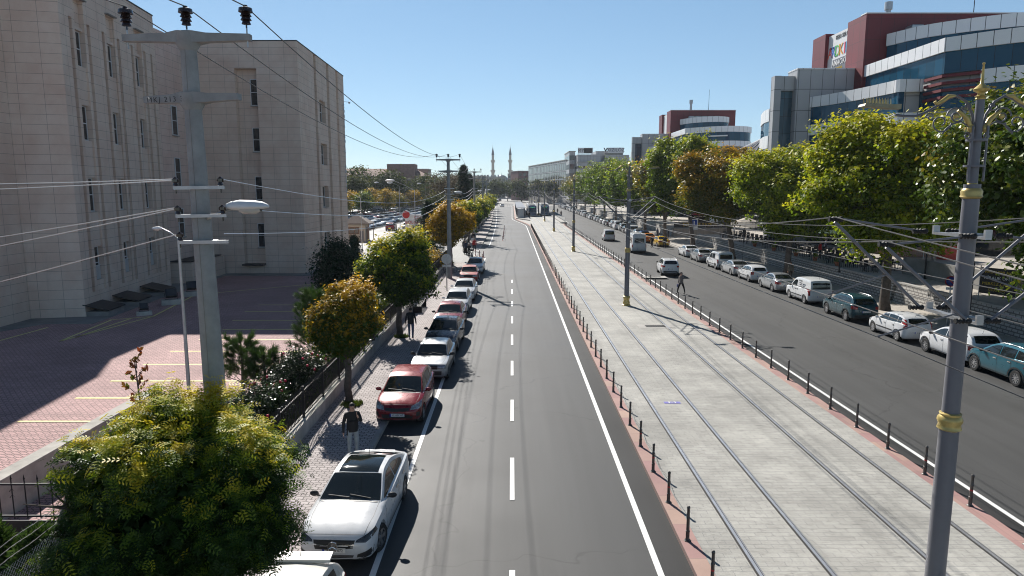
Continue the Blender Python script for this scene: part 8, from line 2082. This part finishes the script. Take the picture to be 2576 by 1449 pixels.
for k, (x, y, tp_) in enumerate(((31.5,63,wh),(31.2,69,redc),(33.6,73,nv),(31.8,80,bk),(33.5,87,brn),(31.6,93,bk),(32.5,100,wh))): person('customer standing among the cafe tables, %s from the camera' % ORD[k], x, y, R(40*k), tp_, bk, 1.45, 1.7)

# ================================================================== LIGHT, SKY, CAMERA
AZ = math.atan2(-.355, .935)   # sun stands ahead and to the left of the camera
EL = R(36.0)
sun_dir = Vector((math.sin(AZ)*math.cos(EL), math.cos(AZ)*math.cos(EL), math.sin(EL)))
sl_ = bpy.data.lights.new('sun', 'SUN'); sl_.energy = 4.9; sl_.angle = R(.53); sl_.color = (1.0, .955, .89)
so = bpy.data.objects.new('sun', sl_); COL.objects.link(so); so.rotation_euler = sun_dir.to_track_quat('Z', 'Y').to_euler(); so.location = (-20, 40, 60)
w = bpy.data.worlds.new('World'); sc.world = w; w.use_nodes = True; nt = w.node_tree; nt.nodes.clear()
sky = nt.nodes.new('ShaderNodeTexSky'); sky.sky_type = 'NISHITA'; sky.sun_disc = False; sky.sun_elevation = EL; sky.sun_rotation = AZ % (2*math.pi); sky.altitude = 1000; sky.air_density = 1.0; sky.dust_density = .2; sky.ozone_density = 1.0
bg = nt.nodes.new('ShaderNodeBackground'); bg.inputs[1].default_value = .10; ou = nt.nodes.new('ShaderNodeOutputWorld'); gmn = nt.nodes.new('ShaderNodeGamma'); gmn.inputs[1].default_value = .6; nt.links.new(sky.outputs[0], gmn.inputs[0]); mxn = nt.nodes.new('ShaderNodeMix'); mxn.data_type = 'RGBA'; mxn.blend_type = 'MULTIPLY'; mxn.inputs[0].default_value = 1; mxn.inputs[7].default_value = (.93,1.26,1.52,1); nt.links.new(gmn.outputs[0], mxn.inputs[6]); tcn = nt.nodes.new('ShaderNodeTexCoord'); spn = nt.nodes.new('ShaderNodeSeparateXYZ'); nt.links.new(tcn.outputs['Generated'], spn.inputs[0]); rpn = nt.nodes.new('ShaderNodeValToRGB'); nt.links.new(spn.outputs[2], rpn.inputs[0]); e_ = rpn.color_ramp.elements; e_[0].position = .27; e_[0].color = (1,1,1,1); e2_ = rpn.color_ramp.elements.new(.0); e2_.color = (1.16,1.07,1.05,1); e_ = rpn.color_ramp.elements; e_ = [None, e_[2]]; e_[1].position = .62; e_[1].color = (.36,.36,.40,1); mzn = nt.nodes.new('ShaderNodeMix'); mzn.data_type = 'RGBA'; mzn.blend_type = 'MULTIPLY'; mzn.inputs[0].default_value = 1; nt.links.new(mxn.outputs[2], mzn.inputs[6]); nt.links.new(rpn.outputs[0], mzn.inputs[7]); nt.links.new(mzn.outputs[2], bg.inputs[0]); nt.links.new(bg.outputs[0], ou.inputs[0])
# thin autumn haze
hz = MB(); hz.box(-420, 420, -60, 1500, -4, 62)
HZ = bpy.data.materials.new('haze_volume'); HZ.use_nodes = True; ht = HZ.node_tree; ht.nodes.clear(); ho = ht.nodes.new('ShaderNodeOutputMaterial'); pv = ht.nodes.new('ShaderNodeVolumePrincipled'); pv.inputs['Color'].default_value = (.80,.88,1.0,1); pv.inputs['Density'].default_value = .00012; pv.inputs['Anisotropy'].default_value = .3; ht.links.new(pv.outputs[0], ho.inputs['Volume'])
USE_HAZE = True
if USE_HAZE: hz.build('haze', HZ, kind='stuff', uv=False)
cam = bpy.data.cameras.new('camera'); cam.sensor_width = 36; cam.lens = 36*FPX/2575.0; cam.clip_end = 9000; cam.clip_start = .1
co_ = bpy.data.objects.new('camera', cam); COL.objects.link(co_); co_.location = (0, 0, H); co_.rotation_euler = (math.pi/2-PIT, 0, 0); sc.camera = co_
sc.view_settings.view_transform = 'Standard'; sc.view_settings.look = 'None'; sc.view_settings.exposure = 0.62; sc.view_settings.gamma = 1.0
sc.cycles.use_denoising = True; sc.cycles.filter_width = 1.05; sc.cycles.max_bounces = 6; sc.cycles.diffuse_bounces = 3; sc.cycles.glossy_bounces = 3; sc.cycles.transmission_bounces = 2; sc.cycles.transparent_max_bounces = 4; sc.cycles.volume_bounces = 0
sc.cycles.use_adaptive_sampling = True; sc.cycles.adaptive_threshold = .02; sc.cycles.caustics_reflective = False; sc.cycles.caustics_refractive = False; sc.cycles.sample_clamp_indirect = 6
